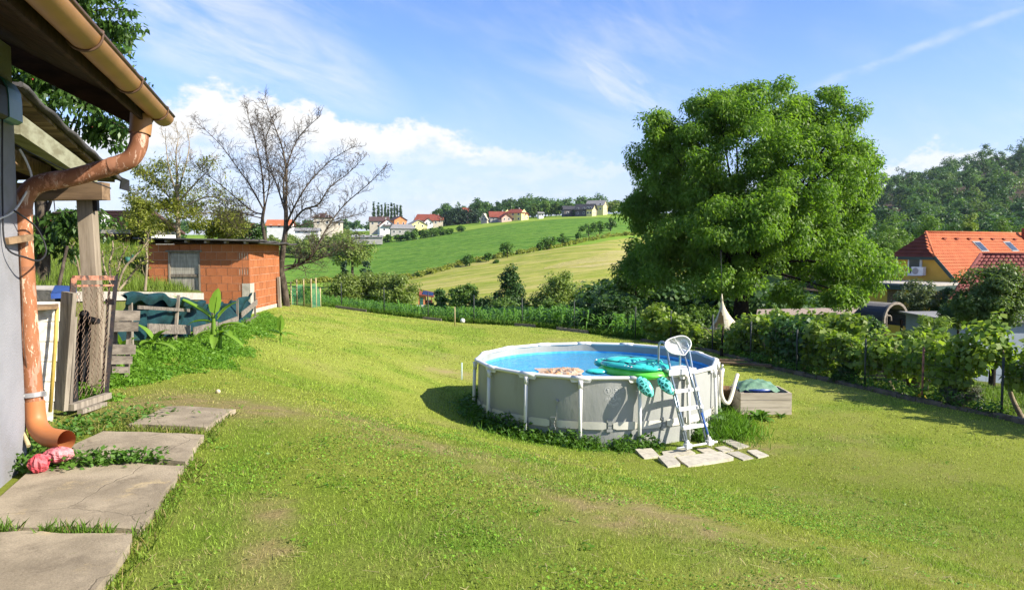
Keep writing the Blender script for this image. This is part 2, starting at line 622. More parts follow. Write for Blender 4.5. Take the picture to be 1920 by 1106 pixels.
def leaves(name, pts, size, m, parent=None, origin=None, **kw):
 org = np.array(WL[parent.name] if parent is not None else (origin or (0, 0, 0)), float)
 V, Fc = leaf_geo(np.asarray(pts, float), size, **kw)
 me = np_mesh(name, V - org, Fc)
 return link(name, me, m, parent, None if parent is not None else Vector(org))

def shell_points(c, r, n, lo=0.55, rg=None, squash_low=0.7):
 """points through an ellipsoid, most of them near its skin"""
 rg = rg or rng
 d = unit(rg.normal(size=(n, 3)))
 rad = lo + (1 - lo) * rg.random(n) ** 0.6
 d[:, 2] = np.where(d[:, 2] < 0, d[:, 2] * squash_low, d[:, 2])
 return np.asarray(c) + d * rad[:, None] * np.asarray(r), d

def clump_leaves(cs, cr, per, rg=None, flat=0.75):
 """leaf positions for clump centres cs with radii cr"""
 rg = rg or rng
 n = len(cs)
 d = unit(rg.normal(size=(n, per, 3)).reshape(-1, 3)).reshape(n, per, 3)
 rad = rg.random((n, per, 1)) ** 0.45
 p = cs[:, None, :] + d * rad * np.asarray(cr).reshape(-1, 1, 1) * np.array([1, 1, flat])
 return p.reshape(-1, 3), d.reshape(-1, 3)

def crown_points(ells, n_clumps, cr, per, rg=None, lo=0.5):
 """ells: list of (centre, radii); clumps spread over the union, leaves in each clump"""
 rg = rg or rng
 vol = np.array([e[1][0] * e[1][2] + e[1][1] * e[1][2] for e in ells])
 vol = vol / vol.sum()
 cs = []
 for e, v in zip(ells, vol):
  k = max(3, int(round(n_clumps * v)))
  p, _ = shell_points(e[0], e[1], k, lo, rg)
  cs.append(p)
 cs = np.vstack(cs)
 crs = cr * (0.65 + 0.7 * rg.random(len(cs)))
 p, d = clump_leaves(cs, crs, per, rg)
 return p, d, cs

# ------------------------------------------------------------------ materials
class NT:
 def __init__(self, name):
  self.m = bpy.data.materials.new(name)
  self.m.use_nodes = True
  self.t = self.m.node_tree
  self.t.nodes.clear()
  self.out = self.t.nodes.new('ShaderNodeOutputMaterial')

 def n(self, kind, **kw):
  x = self.t.nodes.new(kind)
  for k, v in kw.items():
   setattr(x, k, v)
  return x

 def l(self, a, b):
  self.t.links.new(a, b)

 def coords(self, kind='Object', scale=(1, 1, 1)):
  tc = self.n('ShaderNodeTexCoord')
  mp = self.n('ShaderNodeMapping')
  mp.inputs['Scale'].default_value = scale
  self.l(tc.outputs[kind], mp.inputs['Vector'])
  return mp.outputs[0]

 def noise(self, vec, scale, detail=4, rough=0.6, dist=0.0):
  x = self.n('ShaderNodeTexNoise')
  x.inputs['Scale'].default_value = scale
  x.inputs['Detail'].default_value = detail
  x.inputs['Roughness'].default_value = rough
  x.inputs['Distortion'].default_value = dist
  self.l(vec, x.inputs['Vector'])
  return x.outputs['Fac']

 def math(self, op, a, b=None, clamp=False):
  x = self.n('ShaderNodeMath', operation=op, use_clamp=clamp)
  for i, v in enumerate((a, b)):
   if v is None: continue
   if isinstance(v, (int, float)):
    x.inputs[i].default_value = v
   else:
    self.l(v, x.inputs[i])
  return x.outputs[0]

 def ramp(self, fac, lo, hi):
  x = self.n('ShaderNodeMapRange', interpolation_type='SMOOTHSTEP')
  x.inputs['From Min'].default_value = lo
  x.inputs['From Max'].default_value = hi
  self.l(fac, x.inputs['Value'])
  return x.outputs['Result']

 def mix(self, fac, a, b, blend='MIX'):
  x = self.n('ShaderNodeMix', data_type='RGBA', blend_type=blend)
  for i, v in ((0, fac), (6, a), (7, b)):
   if isinstance(v, (int, float)):
    x.inputs[i].default_value = v
   elif isinstance(v, tuple):
    x.inputs[i].default_value = (v[0], v[1], v[2], 1)
   else:
    self.l(v, x.inputs[i])
  return x.outputs[2]

 def bump(self, h, strength=0.3, dist=0.02, normal=None):
  x = self.n('ShaderNodeBump')
  x.inputs['Strength'].default_value = strength
  x.inputs['Distance'].default_value = dist
  self.l(h, x.inputs['Height'])
  if normal is not None:
   self.l(normal, x.inputs['Normal'])
  return x.outputs[0]

 def vary(self, col, amount, island=False):
  """brightness variation per object (or per island)"""
  if island:
   r = self.n('ShaderNodeNewGeometry').outputs['Random Per Island']
  else:
   r = self.n('ShaderNodeObjectInfo').outputs['Random']
  h = self.n('ShaderNodeHueSaturation')
  v = self.math('ADD', self.math('MULTIPLY', r, amount * 2), 1 - amount)
  self.l(v, h.inputs['Value'])
  if isinstance(col, tuple):
   h.inputs['Color'].default_value = (*col, 1)
  else:
   self.l(col, h.inputs['Color'])
  return h.outputs[0]

 def pbsdf(self, col, rough=0.8, spec=0.3, metal=0.0, normal=None, coat=0.0):
  b = self.n('ShaderNodeBsdfPrincipled')
  if isinstance(col, tuple):
   b.inputs['Base Color'].default_value = (*col, 1)
  else:
   self.l(col, b.inputs['Base Color'])
  if isinstance(rough, (int, float)):
   b.inputs['Roughness'].default_value = rough
  else:
   self.l(rough, b.inputs['Roughness'])
  b.inputs['Specular IOR Level'].default_value = spec
  b.inputs['Metallic'].default_value = metal
  b.inputs['Coat Weight'].default_value = coat
  if normal is not None:
   self.l(normal, b.inputs['Normal'])
  return b.outputs[0]

 def done(self, sh):
  self.l(sh, self.out.inputs['Surface'])
  return self.m

def mat(name, c1, c2=None, scale=6, rough=0.8, spec=0.3, metal=0.0, bump=0.0, bscale=None, stretch=(1, 1, 1), var=0.0,
  lo=0.35, hi=0.65, dirt=None, dscale=2.0, dlo=0.55, dhi=0.75, detail=5, bdist=0.02, coat=0.0, coords='Object', fine=0.0):
 t = NT(name)
 co = t.coords(coords, stretch)
 col = c1
 nz = t.noise(co, scale, detail)
 if c2 is not None:
  col = t.mix(t.ramp(nz, lo, hi), c1, c2)
 if dirt is not None:
  col = t.mix(t.ramp(t.noise(co, dscale, 6, 0.65), dlo, dhi), col, dirt)
 if fine:
  h = t.n('ShaderNodeHueSaturation')
  t.l(col, h.inputs['Color'])
  t.l(t.math('ADD', t.math('MULTIPLY', t.noise(co, 130, 3, 0.8), fine * 4), 1 - fine * 2), h.inputs['Value'])
  col = h.outputs[0]
 if var:
  col = t.vary(col, var)
 nor = None
 if bump:
  nor = t.bump(t.noise(co, bscale or scale * 4, 5), bump, bdist)
 return t.done(t.pbsdf(col, rough, spec, metal, nor, coat))

def leafmat(name, c1, c2, trans=0.35, tcol=None, rough=0.5, spec=0.35, var=0.28, clump=0.35, cscale=0.5):
 """leaf: colour differs from leaf to leaf and from spray to spray; light shines through"""
 t = NT(name)
 r = t.n('ShaderNodeNewGeometry').outputs['Random Per Island']
 co = t.coords('Object')
 nz = t.ramp(t.noise(co, cscale, 2), 0.35, 0.65)
 f = t.math('ADD', t.math('MULTIPLY', r, 1 - clump), t.math('MULTIPLY', nz, clump))
 col = t.mix(f, c1, c2)
 col = t.vary(col, var * 0.5)
 b = t.pbsdf(col, rough, spec)
 tr = t.n('ShaderNodeBsdfTranslucent')
 tc = t.mix(1.0, col, tcol or (1.25, 1.35, 0.55), 'MULTIPLY')
 t.l(tc, tr.inputs['Color'])
 m = t.n('ShaderNodeMixShader')
 m.inputs[0].default_value = trans
 t.l(b, m.inputs[1])
 t.l(tr.outputs[0], m.inputs[2])
 return t.done(m.outputs[0])

def wood(name, c1, c2, axis='x', scale=9, var=0.12, rough=0.85, dirt=None, bump=0.35):
 st = {'x': (0.12, 1, 1), 'y': (1, 0.12, 1), 'z': (1, 1, 0.12)}[axis]
 return mat(name, c1, c2, scale=scale * 2.2, rough=rough, spec=0.15, bump=bump, bscale=scale * 3.5, stretch=st, var=var, dirt=dirt,
    dscale=3.0, bdist=0.01)

def colmat(name, trans=0.0, rough=0.9, spec=0.1, nscale=30, namt=0.25, bump=0.0, bscale=40):
 """ground or blades coloured by the attribute Col (which plant or soil grows where)"""
 t = NT(name)
 a = t.n('ShaderNodeAttribute', attribute_name='Col').outputs['Color']
 co = t.coords('Object')
 nz = t.noise(co, nscale, 5, 0.7)
 h = t.n('ShaderNodeHueSaturation')
 t.l(a, h.inputs['Color'])
 t.l(t.math('ADD', t.math('MULTIPLY', nz, namt * 2), 1 - namt), h.inputs['Value'])
 nor = t.bump(t.noise(co, bscale, 4), bump, 0.03) if bump else None
 b = t.pbsdf(h.outputs[0], rough, spec, 0, nor)
 if trans:
  tr = t.n('ShaderNodeBsdfTranslucent')
  t.l(t.mix(1.0, h.outputs[0], (1.2, 1.25, 0.6), 'MULTIPLY'), tr.inputs['Color'])
  m = t.n('ShaderNodeMixShader')
  m.inputs[0].default_value = trans
  t.l(b, m.inputs[1])
  t.l(tr.outputs[0], m.inputs[2])
  b = m.outputs[0]
 return t.done(b)

M = {}
M['lawn'] = colmat('lawn_soil', 0, 0.95, 0.05, 22, 0.35, 0.5, 45)
M['blade'] = colmat('grass_blade', 0.3, 0.6, 0.25, 3, 0.15)
M['earth'] = mat('garden_earth', (0.075, 0.11, 0.022), (0.12, 0.13, 0.035), 1.2, 0.95, 0.05, bump=0.6, bscale=12, dirt=(0.10, 0.085, 0.05), dscale=0.5, dlo=0.56, dhi=0.7, bdist=0.08)
def slab_mat():
 t = NT('worn_concrete')
 co = t.coords('Object')
 c = t.mix(t.ramp(t.noise(co, 1.7, 9, 0.65), 0.38, 0.62), (0.33, 0.275, 0.195), (0.22, 0.182, 0.128))
 c = t.mix(t.ramp(t.noise(co, 4.2, 9, 0.7, 0.6), 0.52, 0.74), c, (0.16, 0.13, 0.092))
 c = t.mix(t.math('MULTIPLY', t.ramp(t.noise(co, 2.6, 7, 0.7), 0.58, 0.72), 0.6), c, (0.52, 0.40, 0.20))
 c = t.mix(t.ramp(t.noise(co, 9.0, 8, 0.75), 0.64, 0.72), c, (0.12, 0.125, 0.05))
 h = t.n('ShaderNodeHueSaturation')
 t.l(c, h.inputs['Color'])
 sp = t.noise(co, 120, 3, 0.8)
 t.l(t.math('ADD', t.math('MULTIPLY', sp, 1.1), 0.45), h.inputs['Value'])
 wv = t.n('ShaderNodeVectorMath', operation='ADD')
 nz = t.n('ShaderNodeTexNoise')
 nz.inputs['Scale'].default_value = 3.0
 nz.inputs['Detail'].default_value = 6
 t.l(co, nz.inputs['Vector'])
 t.l(co, wv.inputs[0])
 sc = t.n('ShaderNodeVectorMath', operation='SCALE')
 sc.inputs['Scale'].default_value = 0.22
 t.l(nz.outputs['Color'], sc.inputs[0])
 t.l(sc.outputs[0], wv.inputs[1])
 v = t.n('ShaderNodeTexVoronoi', feature='DISTANCE_TO_EDGE')
 v.inputs['Scale'].default_value = 0.55
 t.l(wv.outputs[0], v.inputs['Vector'])
 crk = t.math('ADD', t.math('MULTIPLY', t.ramp(v.outputs['Distance'], 0.0005, 0.0035), 0.35), 0.65)
 c = t.mix(crk, (0.07, 0.06, 0.04), h.outputs[0])
 hgt = t.math('ADD', t.math('MULTIPLY', t.noise(co, 50, 6, 0.7), 0.6), crk)
 return t.done(t.pbsdf(c, 0.92, 0.15, 0, t.bump(hgt, 0.6, 0.015)))

M['slab'] = slab_mat()
M['concrete'] = mat('grey_concrete', (0.38, 0.36, 0.32), (0.26, 0.245, 0.22), 3, 0.9, 0.2, bump=0.4, bscale=40, dirt=(0.16, 0.15, 0.12), dlo=0.6, dhi=0.75)
M['paver'] = mat('pale_paver', (0.46, 0.42, 0.33), (0.36, 0.33, 0.26), 9, 0.9, 0.2, bump=0.3, bscale=90, var=0.1, dirt=(0.25, 0.22, 0.15), dscale=4)
M['render'] = mat('grey_render', (0.27, 0.27, 0.285), (0.235, 0.235, 0.25), 2.5, 0.9, 0.2, bump=0.8, bscale=75, bdist=0.006, dirt=(0.20, 0.195, 0.19), dscale=1.6, dlo=0.5, dhi=0.72)
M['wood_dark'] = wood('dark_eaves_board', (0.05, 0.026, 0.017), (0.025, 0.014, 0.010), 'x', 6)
M['wood_brown'] = wood('weathered_brown_wood', (0.25, 0.165, 0.095), (0.13, 0.085, 0.05), 'x', 5)
M['wood_board'] = wood('canopy_board', (0.20, 0.15, 0.09), (0.085, 0.06, 0.035), 'x', 5, var=0.3)
M['wood_green'] = wood('mossy_rafter', (0.25, 0.25, 0.17), (0.15, 0.14, 0.085), 'y', 5)
M['wood_post'] = wood('rough_grey_post', (0.30, 0.245, 0.18), (0.19, 0.15, 0.105), 'z', 7)
M['wood_grey'] = wood('silvered_board', (0.25, 0.215, 0.175), (0.13, 0.11, 0.09), 'x', 7, var=0.2)
M['wood_greyz'] = wood('silvered_plank', (0.29, 0.25, 0.195), (0.16, 0.135, 0.105), 'z', 7, var=0.2)
M['wood_white'] = wood('flaking_white_board', (0.62, 0.60, 0.54), (0.42, 0.38, 0.31), 'x', 6, var=0.08, dirt=(0.24, 0.20, 0.15))
M['wood_door'] = wood('grey_door_board', (0.36, 0.335, 0.275), (0.23, 0.21, 0.17), 'z', 8, var=0.15)
M['wood_pale'] = wood('pale_box_board', (0.50, 0.43, 0.33), (0.38, 0.32, 0.24), 'x', 6, var=0.1)
M['bark'] = mat('grey_bark', (0.11, 0.088, 0.065), (0.05, 0.038, 0.028), 10, 0.95, 0.1, bump=0.8, bscale=25, stretch=(1, 1, 0.35))
M['bark_pale'] = mat('pale_bark', (0.32, 0.265, 0.18), (0.20, 0.16, 0.105), 8, 0.9, 0.1, bump=0.4, stretch=(1, 1, 0.4))
M['bark_black'] = mat('black_bark', (0.035, 0.028, 0.02), (0.02, 0.015, 0.012), 9, 0.95, 0.1, bump=0.7)
M['gutter'] = mat('ochre_gutter', (0.31, 0.158, 0.055), (0.255, 0.13, 0.045), 3, 0.5, 0.4, bump=0.05, dirt=(0.20, 0.11, 0.05), dscale=5, dlo=0.6, dhi=0.8)
M['gutter_edge'] = mat('brown_gutter_edge', (0.13, 0.075, 0.045), (0.09, 0.05, 0.03), 6, 0.6, 0.3)

def peeling(name, base, flake, under, amt):
 t = NT(name)
 co = t.coords('Object')
 base_c = t.mix(t.ramp(t.noise(co, 4, 4), 0.35, 0.65), base, tuple(c * 0.8 for c in base))
 n1 = t.noise(t.coords('Object', (1, 1, 0.35)), 11, 9, 0.72, 0.4)
 c = t.mix(t.ramp(n1, amt, amt + 0.03), base_c, under)
 n2 = t.noise(t.coords('Object', (1, 1, 0.3)), 21, 9, 0.75, 0.5)
 c = t.mix(t.ramp(n2, amt + 0.03, amt + 0.05), c, flake)
 return t.done(t.pbsdf(c, 0.6, 0.3, 0, t.bump(t.math('ADD', n1, n2), 0.35, 0.004)))

M['pipe_worn'] = peeling('flaking_drainpipe', (0.32, 0.128, 0.056), (0.56, 0.42, 0.30), (0.41, 0.21, 0.14), 0.53)
M['pipe_top'] = peeling('brown_drainpipe', (0.24, 0.10, 0.05), (0.46, 0.32, 0.24), (0.36, 0.17, 0.10), 0.535)
M['pipe_new'] = mat('orange_drainpipe', (0.43, 0.16, 0.055), (0.38, 0.14, 0.048), 4, 0.5, 0.35)
M['zinc'] = mat('galvanised_steel', (0.55, 0.55, 0.54), (0.42, 0.42, 0.42), 12, 0.45, 0.5, 0.7)
M['black'] = mat('black_cloth', (0.012, 0.012, 0.014), (0.03, 0.027, 0.025), 12, 0.85, 0.2, bump=0.6, bscale=20)
M['cable'] = mat('black_cable', (0.02, 0.02, 0.022), None, rough=0.5)
M['cable_white'] = mat('white_cable', (0.6, 0.58, 0.54), None, rough=0.5)
M['teal'] = mat('teal_plastic', (0.03, 0.16, 0.16), (0.05, 0.17, 0.26), 6, 0.35, 0.5)
M['white_plastic'] = mat('white_plastic', (0.74, 0.73, 0.70), (0.66, 0.65, 0.62), 5, 0.4, 0.45, var=0.04)
M['red'] = mat('red_plastic', (0.42, 0.03, 0.045), (0.5, 0.13, 0.14), 14, 0.6, 0.3, bump=0.6, bscale=30)
M['pink'] = mat('faded_pink_plastic', (0.45, 0.09, 0.12), (0.58, 0.26, 0.26), 14, 0.6, 0.3, bump=0.6, bscale=30)
M['yellow_pole'] = mat('yellow_pole', (0.55, 0.39, 0.09), (0.42, 0.29, 0.08), 9, 0.6, 0.3)
M['cane'] = mat('cane', (0.5, 0.4, 0.22), (0.38, 0.3, 0.16), 9, 0.7, 0.2)
M['rust'] = mat('rusted_iron', (0.22, 0.10, 0.06), (0.45, 0.20, 0.13), 16, 0.85, 0.2, bump=0.5, bscale=60, dirt=(0.06, 0.045, 0.04), dscale=10, dlo=0.5, dhi=0.6)
M['wire_rust'] = mat('rusted_wire', (0.10, 0.065, 0.045), (0.20, 0.14, 0.10), 20, 0.8, 0.2)
M['iron_black'] = mat('black_iron', (0.018, 0.018, 0.024), (0.05, 0.035, 0.03), 14, 0.5, 0.4)
M['netting'] = mat('green_netting', (0.006, 0.040, 0.043), (0.004, 0.022, 0.027), 5, 0.7, 0.25, bump=0.5, bscale=9)
M['netting_light'] = mat('light_green_netting', (0.05, 0.17, 0.12), (0.04, 0.13, 0.09), 6, 0.8, 0.2)
M['tar'] = mat('tar_felt', (0.045, 0.043, 0.042), (0.08, 0.075, 0.07), 5, 0.9, 0.2, bump=0.4, bscale=30)
M['cap_stone'] = mat('pale_plaster', (0.46, 0.42, 0.35), (0.34, 0.31, 0.255), 6, 0.9, 0.15, bump=0.4)

def block_mat():
 t = NT('hollow_clay_block')
 co = t.coords('Object')
 c = t.mix(t.ramp(t.noise(co, 7, 5), 0.3, 0.7), (0.50, 0.185, 0.075), (0.42, 0.14, 0.055))
 c = t.vary(c, 0.16)
 w = t.n('ShaderNodeTexWave', wave_type='BANDS', bands_direction='DIAGONAL')
 w.inputs['Scale'].default_value = 9.0
 sp = t.n('ShaderNodeSeparateXYZ')
 t.l(co, sp.inputs[0])
 cb = t.n('ShaderNodeCombineXYZ')
 t.l(t.math('ADD', sp.outputs[0], sp.outputs[1]), cb.inputs[0])
 t.l(t.math('ADD', sp.outputs[0], sp.outputs[1]), cb.inputs[1])
 t.l(t.math('ADD', sp.outputs[0], sp.outputs[1]), cb.inputs[2])
 t.l(cb.outputs[0], w.inputs['Vector'])
 c = t.mix(t.math('MULTIPLY', t.ramp(t.noise(co, 3.1, 6, 0.7), 0.55, 0.7), 0.55), c, (0.56, 0.30, 0.17))
 c = t.mix(t.math('MULTIPLY', w.outputs['Fac'], 0.35), c, (0.25, 0.07, 0.028))
 return t.done(t.pbsdf(c, 0.85, 0.15, 0, t.bump(w.outputs['Fac'], 0.8, 0.015)))

M['block'] = block_mat()
M['mortar'] = mat('pale_mortar', (0.55, 0.42, 0.32), (0.45, 0.30, 0.20), 6, 0.95, 0.1, bump=0.3)
M['hole'] = mat('hollow_dark_clay', (0.16, 0.045, 0.018), None, rough=0.95)

M['liner_out'] = mat('grey_pool_vinyl', (0.345, 0.35, 0.325), (0.32, 0.325, 0.305), 1.5, 0.5, 0.35, bump=0.35, bscale=5, bdist=0.03, stretch=(1, 1, 0.4), dirt=(0.27, 0.27, 0.235), dscale=2.2, dlo=0.5, dhi=0.75)
M['pool_white'] = mat('white_pool_steel', (0.72, 0.71, 0.67), (0.66, 0.65, 0.61), 5, 0.4, 0.45)
M['band'] = mat('cream_pool_band', (0.64, 0.61, 0.52), (0.56, 0.54, 0.46), 4, 0.6, 0.3, bump=0.15, bscale=8)
M['print'] = mat('pale_print', (0.58, 0.58, 0.55), None, rough=0.6)

def liner_in():
 t = NT('blue_pool_liner')
 co = t.coords('Object')
 v = t.n('ShaderNodeTexVoronoi')
 v.inputs['Scale'].default_value = 9
 t.l(co, v.inputs['Vector'])
 c = t.mix(t.ramp(v.outputs['Distance'], 0.25, 0.75), (0.06, 0.42, 0.84), (0.12, 0.54, 0.90))
 return t.done(t.pbsdf(c, 0.5, 0.4))

M['liner_in'] = liner_in()

def water_mat():
 t = NT('pool_water')
 co = t.coords('Object')
 n1 = t.noise(co, 2.6, 3, 0.5, 0.6)
 n2 = t.noise(t.coords('Object', (1, 3, 1)), 7, 2, 0.5, 0.4)
 nor = t.bump(t.math('ADD', n1, t.math('MULTIPLY', n2, 0.4)), 0.85, 0.06)
 tr = t.n('ShaderNodeBsdfTransparent')
 tr.inputs['Color'].default_value = (0.52, 0.86, 0.97, 1)
 g = t.n('ShaderNodeBsdfGlossy')
 g.inputs['Roughness'].default_value = 0.03
 t.l(nor, g.inputs['Normal'])
 fr = t.n('ShaderNodeFresnel')
 fr.inputs['IOR'].default_value = 1.33
 t.l(nor, fr.inputs['Normal'])
 df = t.n('ShaderNodeBsdfDiffuse')
 df.inputs['Color'].default_value = (0.16, 0.66, 0.88, 1)
 m0 = t.n('ShaderNodeMixShader')
 m0.inputs[0].default_value = 0.34
 t.l(tr.outputs[0], m0.inputs[1])
 t.l(df.outputs[0], m0.inputs[2])
 m = t.n('ShaderNodeMixShader')
 t.l(t.math('MULTIPLY', fr.outputs[0], 0.9), m.inputs[0])
 t.l(m0.outputs[0], m.inputs[1])
 t.l(g.outputs[0], m.inputs[2])
 return t.done(m.outputs[0])

M['water'] = water_mat()
M['steel'] = mat('grey_blue_steel', (0.30, 0.36, 0.42), (0.25, 0.30, 0.36), 6, 0.3, 0.5, 0.55)
M['float_teal'] = mat('teal_vinyl', (0.035, 0.46, 0.40), (0.05, 0.56, 0.50), 5, 0.22, 0.5, dirt=(0.01, 0.07, 0.085), dscale=3.4, dlo=0.60, dhi=0.63, bump=0.05)
M['float_green'] = mat('lime_vinyl', (0.12, 0.66, 0.06), (0.17, 0.74, 0.10), 5, 0.25, 0.5)

def scale_mat():
 t = NT('scaled_vinyl')
 co = t.coords('Object')
 v = t.n('ShaderNodeTexVoronoi', feature='DISTANCE_TO_EDGE')
 v.inputs['Scale'].default_value = 15
 t.l(co, v.inputs['Vector'])
 c = t.mix(t.ramp(v.outputs['Distance'], 0.10, 0.16), (0.16, 0.66, 0.58), (0.01, 0.14, 0.10))
 return t.done(t.pbsdf(c, 0.25, 0.5))

M['float_scale'] = scale_mat()

def mesh_mat(name, col, cover):
 t = NT(name)
 b = t.pbsdf(col, 0.7, 0.2)
 tr = t.n('ShaderNodeBsdfTransparent')
 m = t.n('ShaderNodeMixShader')
 m.inputs[0].default_value = cover
 t.l(tr.outputs[0], m.inputs[1])
 t.l(b, m.inputs[2])
 return t.done(m.outputs[0])

M['net'] = mesh_mat('white_net', (0.75, 0.76, 0.74), 0.62)
M['shade_net'] = mesh_mat('green_shade_net', (0.06, 0.22, 0.13), 0.5)
M['blue_tarp'] = mat('navy_plastic', (0.02, 0.05, 0.20), (0.03, 0.08, 0.30), 5, 0.35, 0.5)
M['green_tarp'] = mat('dull_green_tarp', (0.10, 0.20, 0.12), (0.16, 0.27, 0.18), 8, 0.6, 0.3, bump=0.6, bscale=12)
M['orange_float'] = mat('crumpled_orange_vinyl', (0.62, 0.33, 0.13), (0.66, 0.52, 0.38), 6, 0.4, 0.4, bump=0.7, bscale=14, dirt=(0.4, 0.55, 0.5), dscale=4)
M['hose'] = mat('cream_hose', (0.62, 0.58, 0.45), (0.55, 0.5, 0.38), 10, 0.5, 0.3)
M['brown_pot'] = mat('brown_plastic', (0.20, 0.12, 0.06), (0.16, 0.09, 0.05), 5, 0.7, 0.2)
M['ball'] = mat('cream_ball', (0.58, 0.50, 0.33), (0.5, 0.42, 0.27), 5, 0.6, 0.3)
M['ball_white'] = mat('white_ball', (0.7, 0.7, 0.66), None, rough=0.5)
M['canvas'] = mat('cream_canvas', (0.60, 0.54, 0.38), (0.52, 0.46, 0.32), 4, 0.9, 0.1)
M['soil'] = mat('dark_soil', (0.05, 0.038, 0.025), (0.09, 0.07, 0.05), 9, 0.95, 0.05, bump=0.8, bscale=30)
M['gravel'] = mat('pinkish_gravel', (0.42, 0.33, 0.26), (0.26, 0.20, 0.16), 45, 0.95, 0.1, bump=0.8, bscale=60)

M['walnut'] = leafmat('walnut_leaf', (0.09, 0.185, 0.024), (0.19, 0.30, 0.04), 0.54, cscale=0.55)
M['cherry'] = leafmat('cherry_leaf', (0.040, 0.095, 0.018), (0.10, 0.18, 0.035), 0.36, rough=0.4, cscale=1.2)
M['dark_tree'] = leafmat('dark_leaf', (0.035, 0.085, 0.018), (0.075, 0.145, 0.028), 0.34, cscale=0.8)
M['mid_tree'] = leafmat('mid_leaf', (0.08, 0.155, 0.026), (0.155, 0.245, 0.04), 0.4, cscale=0.8)
M['willow'] = leafmat('willow_leaf', (0.14, 0.20, 0.04), (0.24, 0.30, 0.07), 0.42, cscale=0.7)
M['yellow_bush'] = leafmat('yellow_green_leaf', (0.17, 0.20, 0.03), (0.28, 0.30, 0.05), 0.42, cscale=0.9)
M['vine'] = leafmat('vine_leaf', (0.11, 0.20, 0.028), (0.27, 0.34, 0.06), 0.48, rough=0.45, cscale=1.5)
M['vine_dark'] = leafmat('dark_vine_leaf', (0.04, 0.10, 0.026), (0.075, 0.155, 0.036), 0.36, cscale=1.5)
M['apple'] = leafmat('apple_leaf', (0.075, 0.14, 0.03), (0.17, 0.23, 0.065), 0.38, cscale=1.2)
M['olive'] = leafmat('grey_green_leaf', (0.085, 0.12, 0.045), (0.18, 0.22, 0.10), 0.32, cscale=1.2)
M['forest_leaf'] = leafmat('wood_leaf', (0.045, 0.105, 0.028), (0.11, 0.20, 0.042), 0.36, cscale=0.05, clump=0.75)
M['forest_dark'] = leafmat('dark_wood_leaf', (0.030, 0.080, 0.022), (0.070, 0.145, 0.034), 0.34, cscale=0.04, clump=0.6)
M['forest_light'] = leafmat('light_wood_leaf', (0.085, 0.15, 0.03), (0.16, 0.235, 0.05), 0.38, cscale=0.05, clump=0.6)
M['poplar'] = leafmat('poplar_leaf', (0.05, 0.10, 0.032), (0.085, 0.15, 0.045), 0.32, cscale=0.3)
M['spruce'] = leafmat('spruce_needle', (0.022, 0.05, 0.02), (0.04, 0.08, 0.03), 0.15, cscale=0.3)
M['hedge_far'] = leafmat('hedge_leaf', (0.06, 0.14, 0.02), (0.125, 0.23, 0.032), 0.38, cscale=0.15)
M['banana'] = leafmat('banana_leaf', (0.15, 0.28, 0.028), (0.22, 0.36, 0.045), 0.4, rough=0.4, cscale=3, var=0.1)
M['weed'] = leafmat('weed_leaf', (0.11, 0.26, 0.02), (0.20, 0.36, 0.035), 0.42, cscale=2)
M['weed_dark'] = leafmat('dark_weed_leaf', (0.06, 0.15, 0.02), (0.13, 0.25, 0.035), 0.4, cscale=2)
M['corn'] = leafmat('corn_leaf', (0.07, 0.18, 0.026), (0.15, 0.29, 0.05), 0.42, cscale=0.4)
M['lavender'] = leafmat('lavender_leaf', (0.10, 0.12, 0.075), (0.15, 0.15, 0.13), 0.2, cscale=3)
M['yellow_flower'] = mat('yellow_petal', (0.75, 0.55, 0.03), None, rough=0.6)
M['bamboo'] = leafmat('willowy_leaf', (0.16, 0.25, 0.045), (0.28, 0.37, 0.085), 0.42, cscale=1.5)

def field_mat(name, c1, c2, c3, rowdir, rowscale, nsc, rowamt=0.5, bump=0.6):
 t = NT(name)
 co = t.coords('Object')
 n1 = t.ramp(t.noise(co, nsc, 6, 0.7), 0.35, 0.65)
 c = t.mix(n1, c1, c2)
 mp = t.n('ShaderNodeMapping')
 mp.inputs['Rotation'].default_value = (0, 0, rowdir)
 tc = t.n('ShaderNodeTexCoord')
 t.l(tc.outputs['Object'], mp.inputs['Vector'])
 st = t.n('ShaderNodeMapping')
 st.inputs['Scale'].default_value = (0.03, 1, 1)
 t.l(mp.outputs[0], st.inputs['Vector'])
 rows = t.noise(st.outputs[0], rowscale, 4, 0.65)
 c = t.mix(t.math('MULTIPLY', t.ramp(rows, 0.42, 0.66), rowamt), c, c3)
 return t.done(t.pbsdf(c, 0.95, 0.05, 0, t.bump(t.noise(co, nsc * 1.5, 4), bump, 0.5)))

M['crop'] = field_mat('green_crop', (0.042, 0.122, 0.013), (0.12, 0.232, 0.028), (0.165, 0.25, 0.04), 0.35, 0.28, 0.30, 0.6, 1.0)
M['mown'] = field_mat('mown_meadow', (0.165, 0.21, 0.028), (0.265, 0.275, 0.05), (0.34, 0.30, 0.10), -0.62, 0.30, 0.16, 0.95)
M['meadow'] = field_mat('green_meadow', (0.12, 0.22, 0.02), (0.17, 0.27, 0.03), (0.21, 0.29, 0.04), 0.5, 0.3, 0.08, 0.5)
M['strip'] = field_mat('bright_meadow', (0.17, 0.27, 0.03), (0.21, 0.30, 0.04), (0.25, 0.30, 0.05), 0.5, 0.4, 0.15, 0.5)
M['straw'] = field_mat('bare_mown_patch', (0.30, 0.27, 0.085), (0.255, 0.255, 0.055), (0.38, 0.32, 0.16), -0.62, 0.4, 0.4, 0.7)

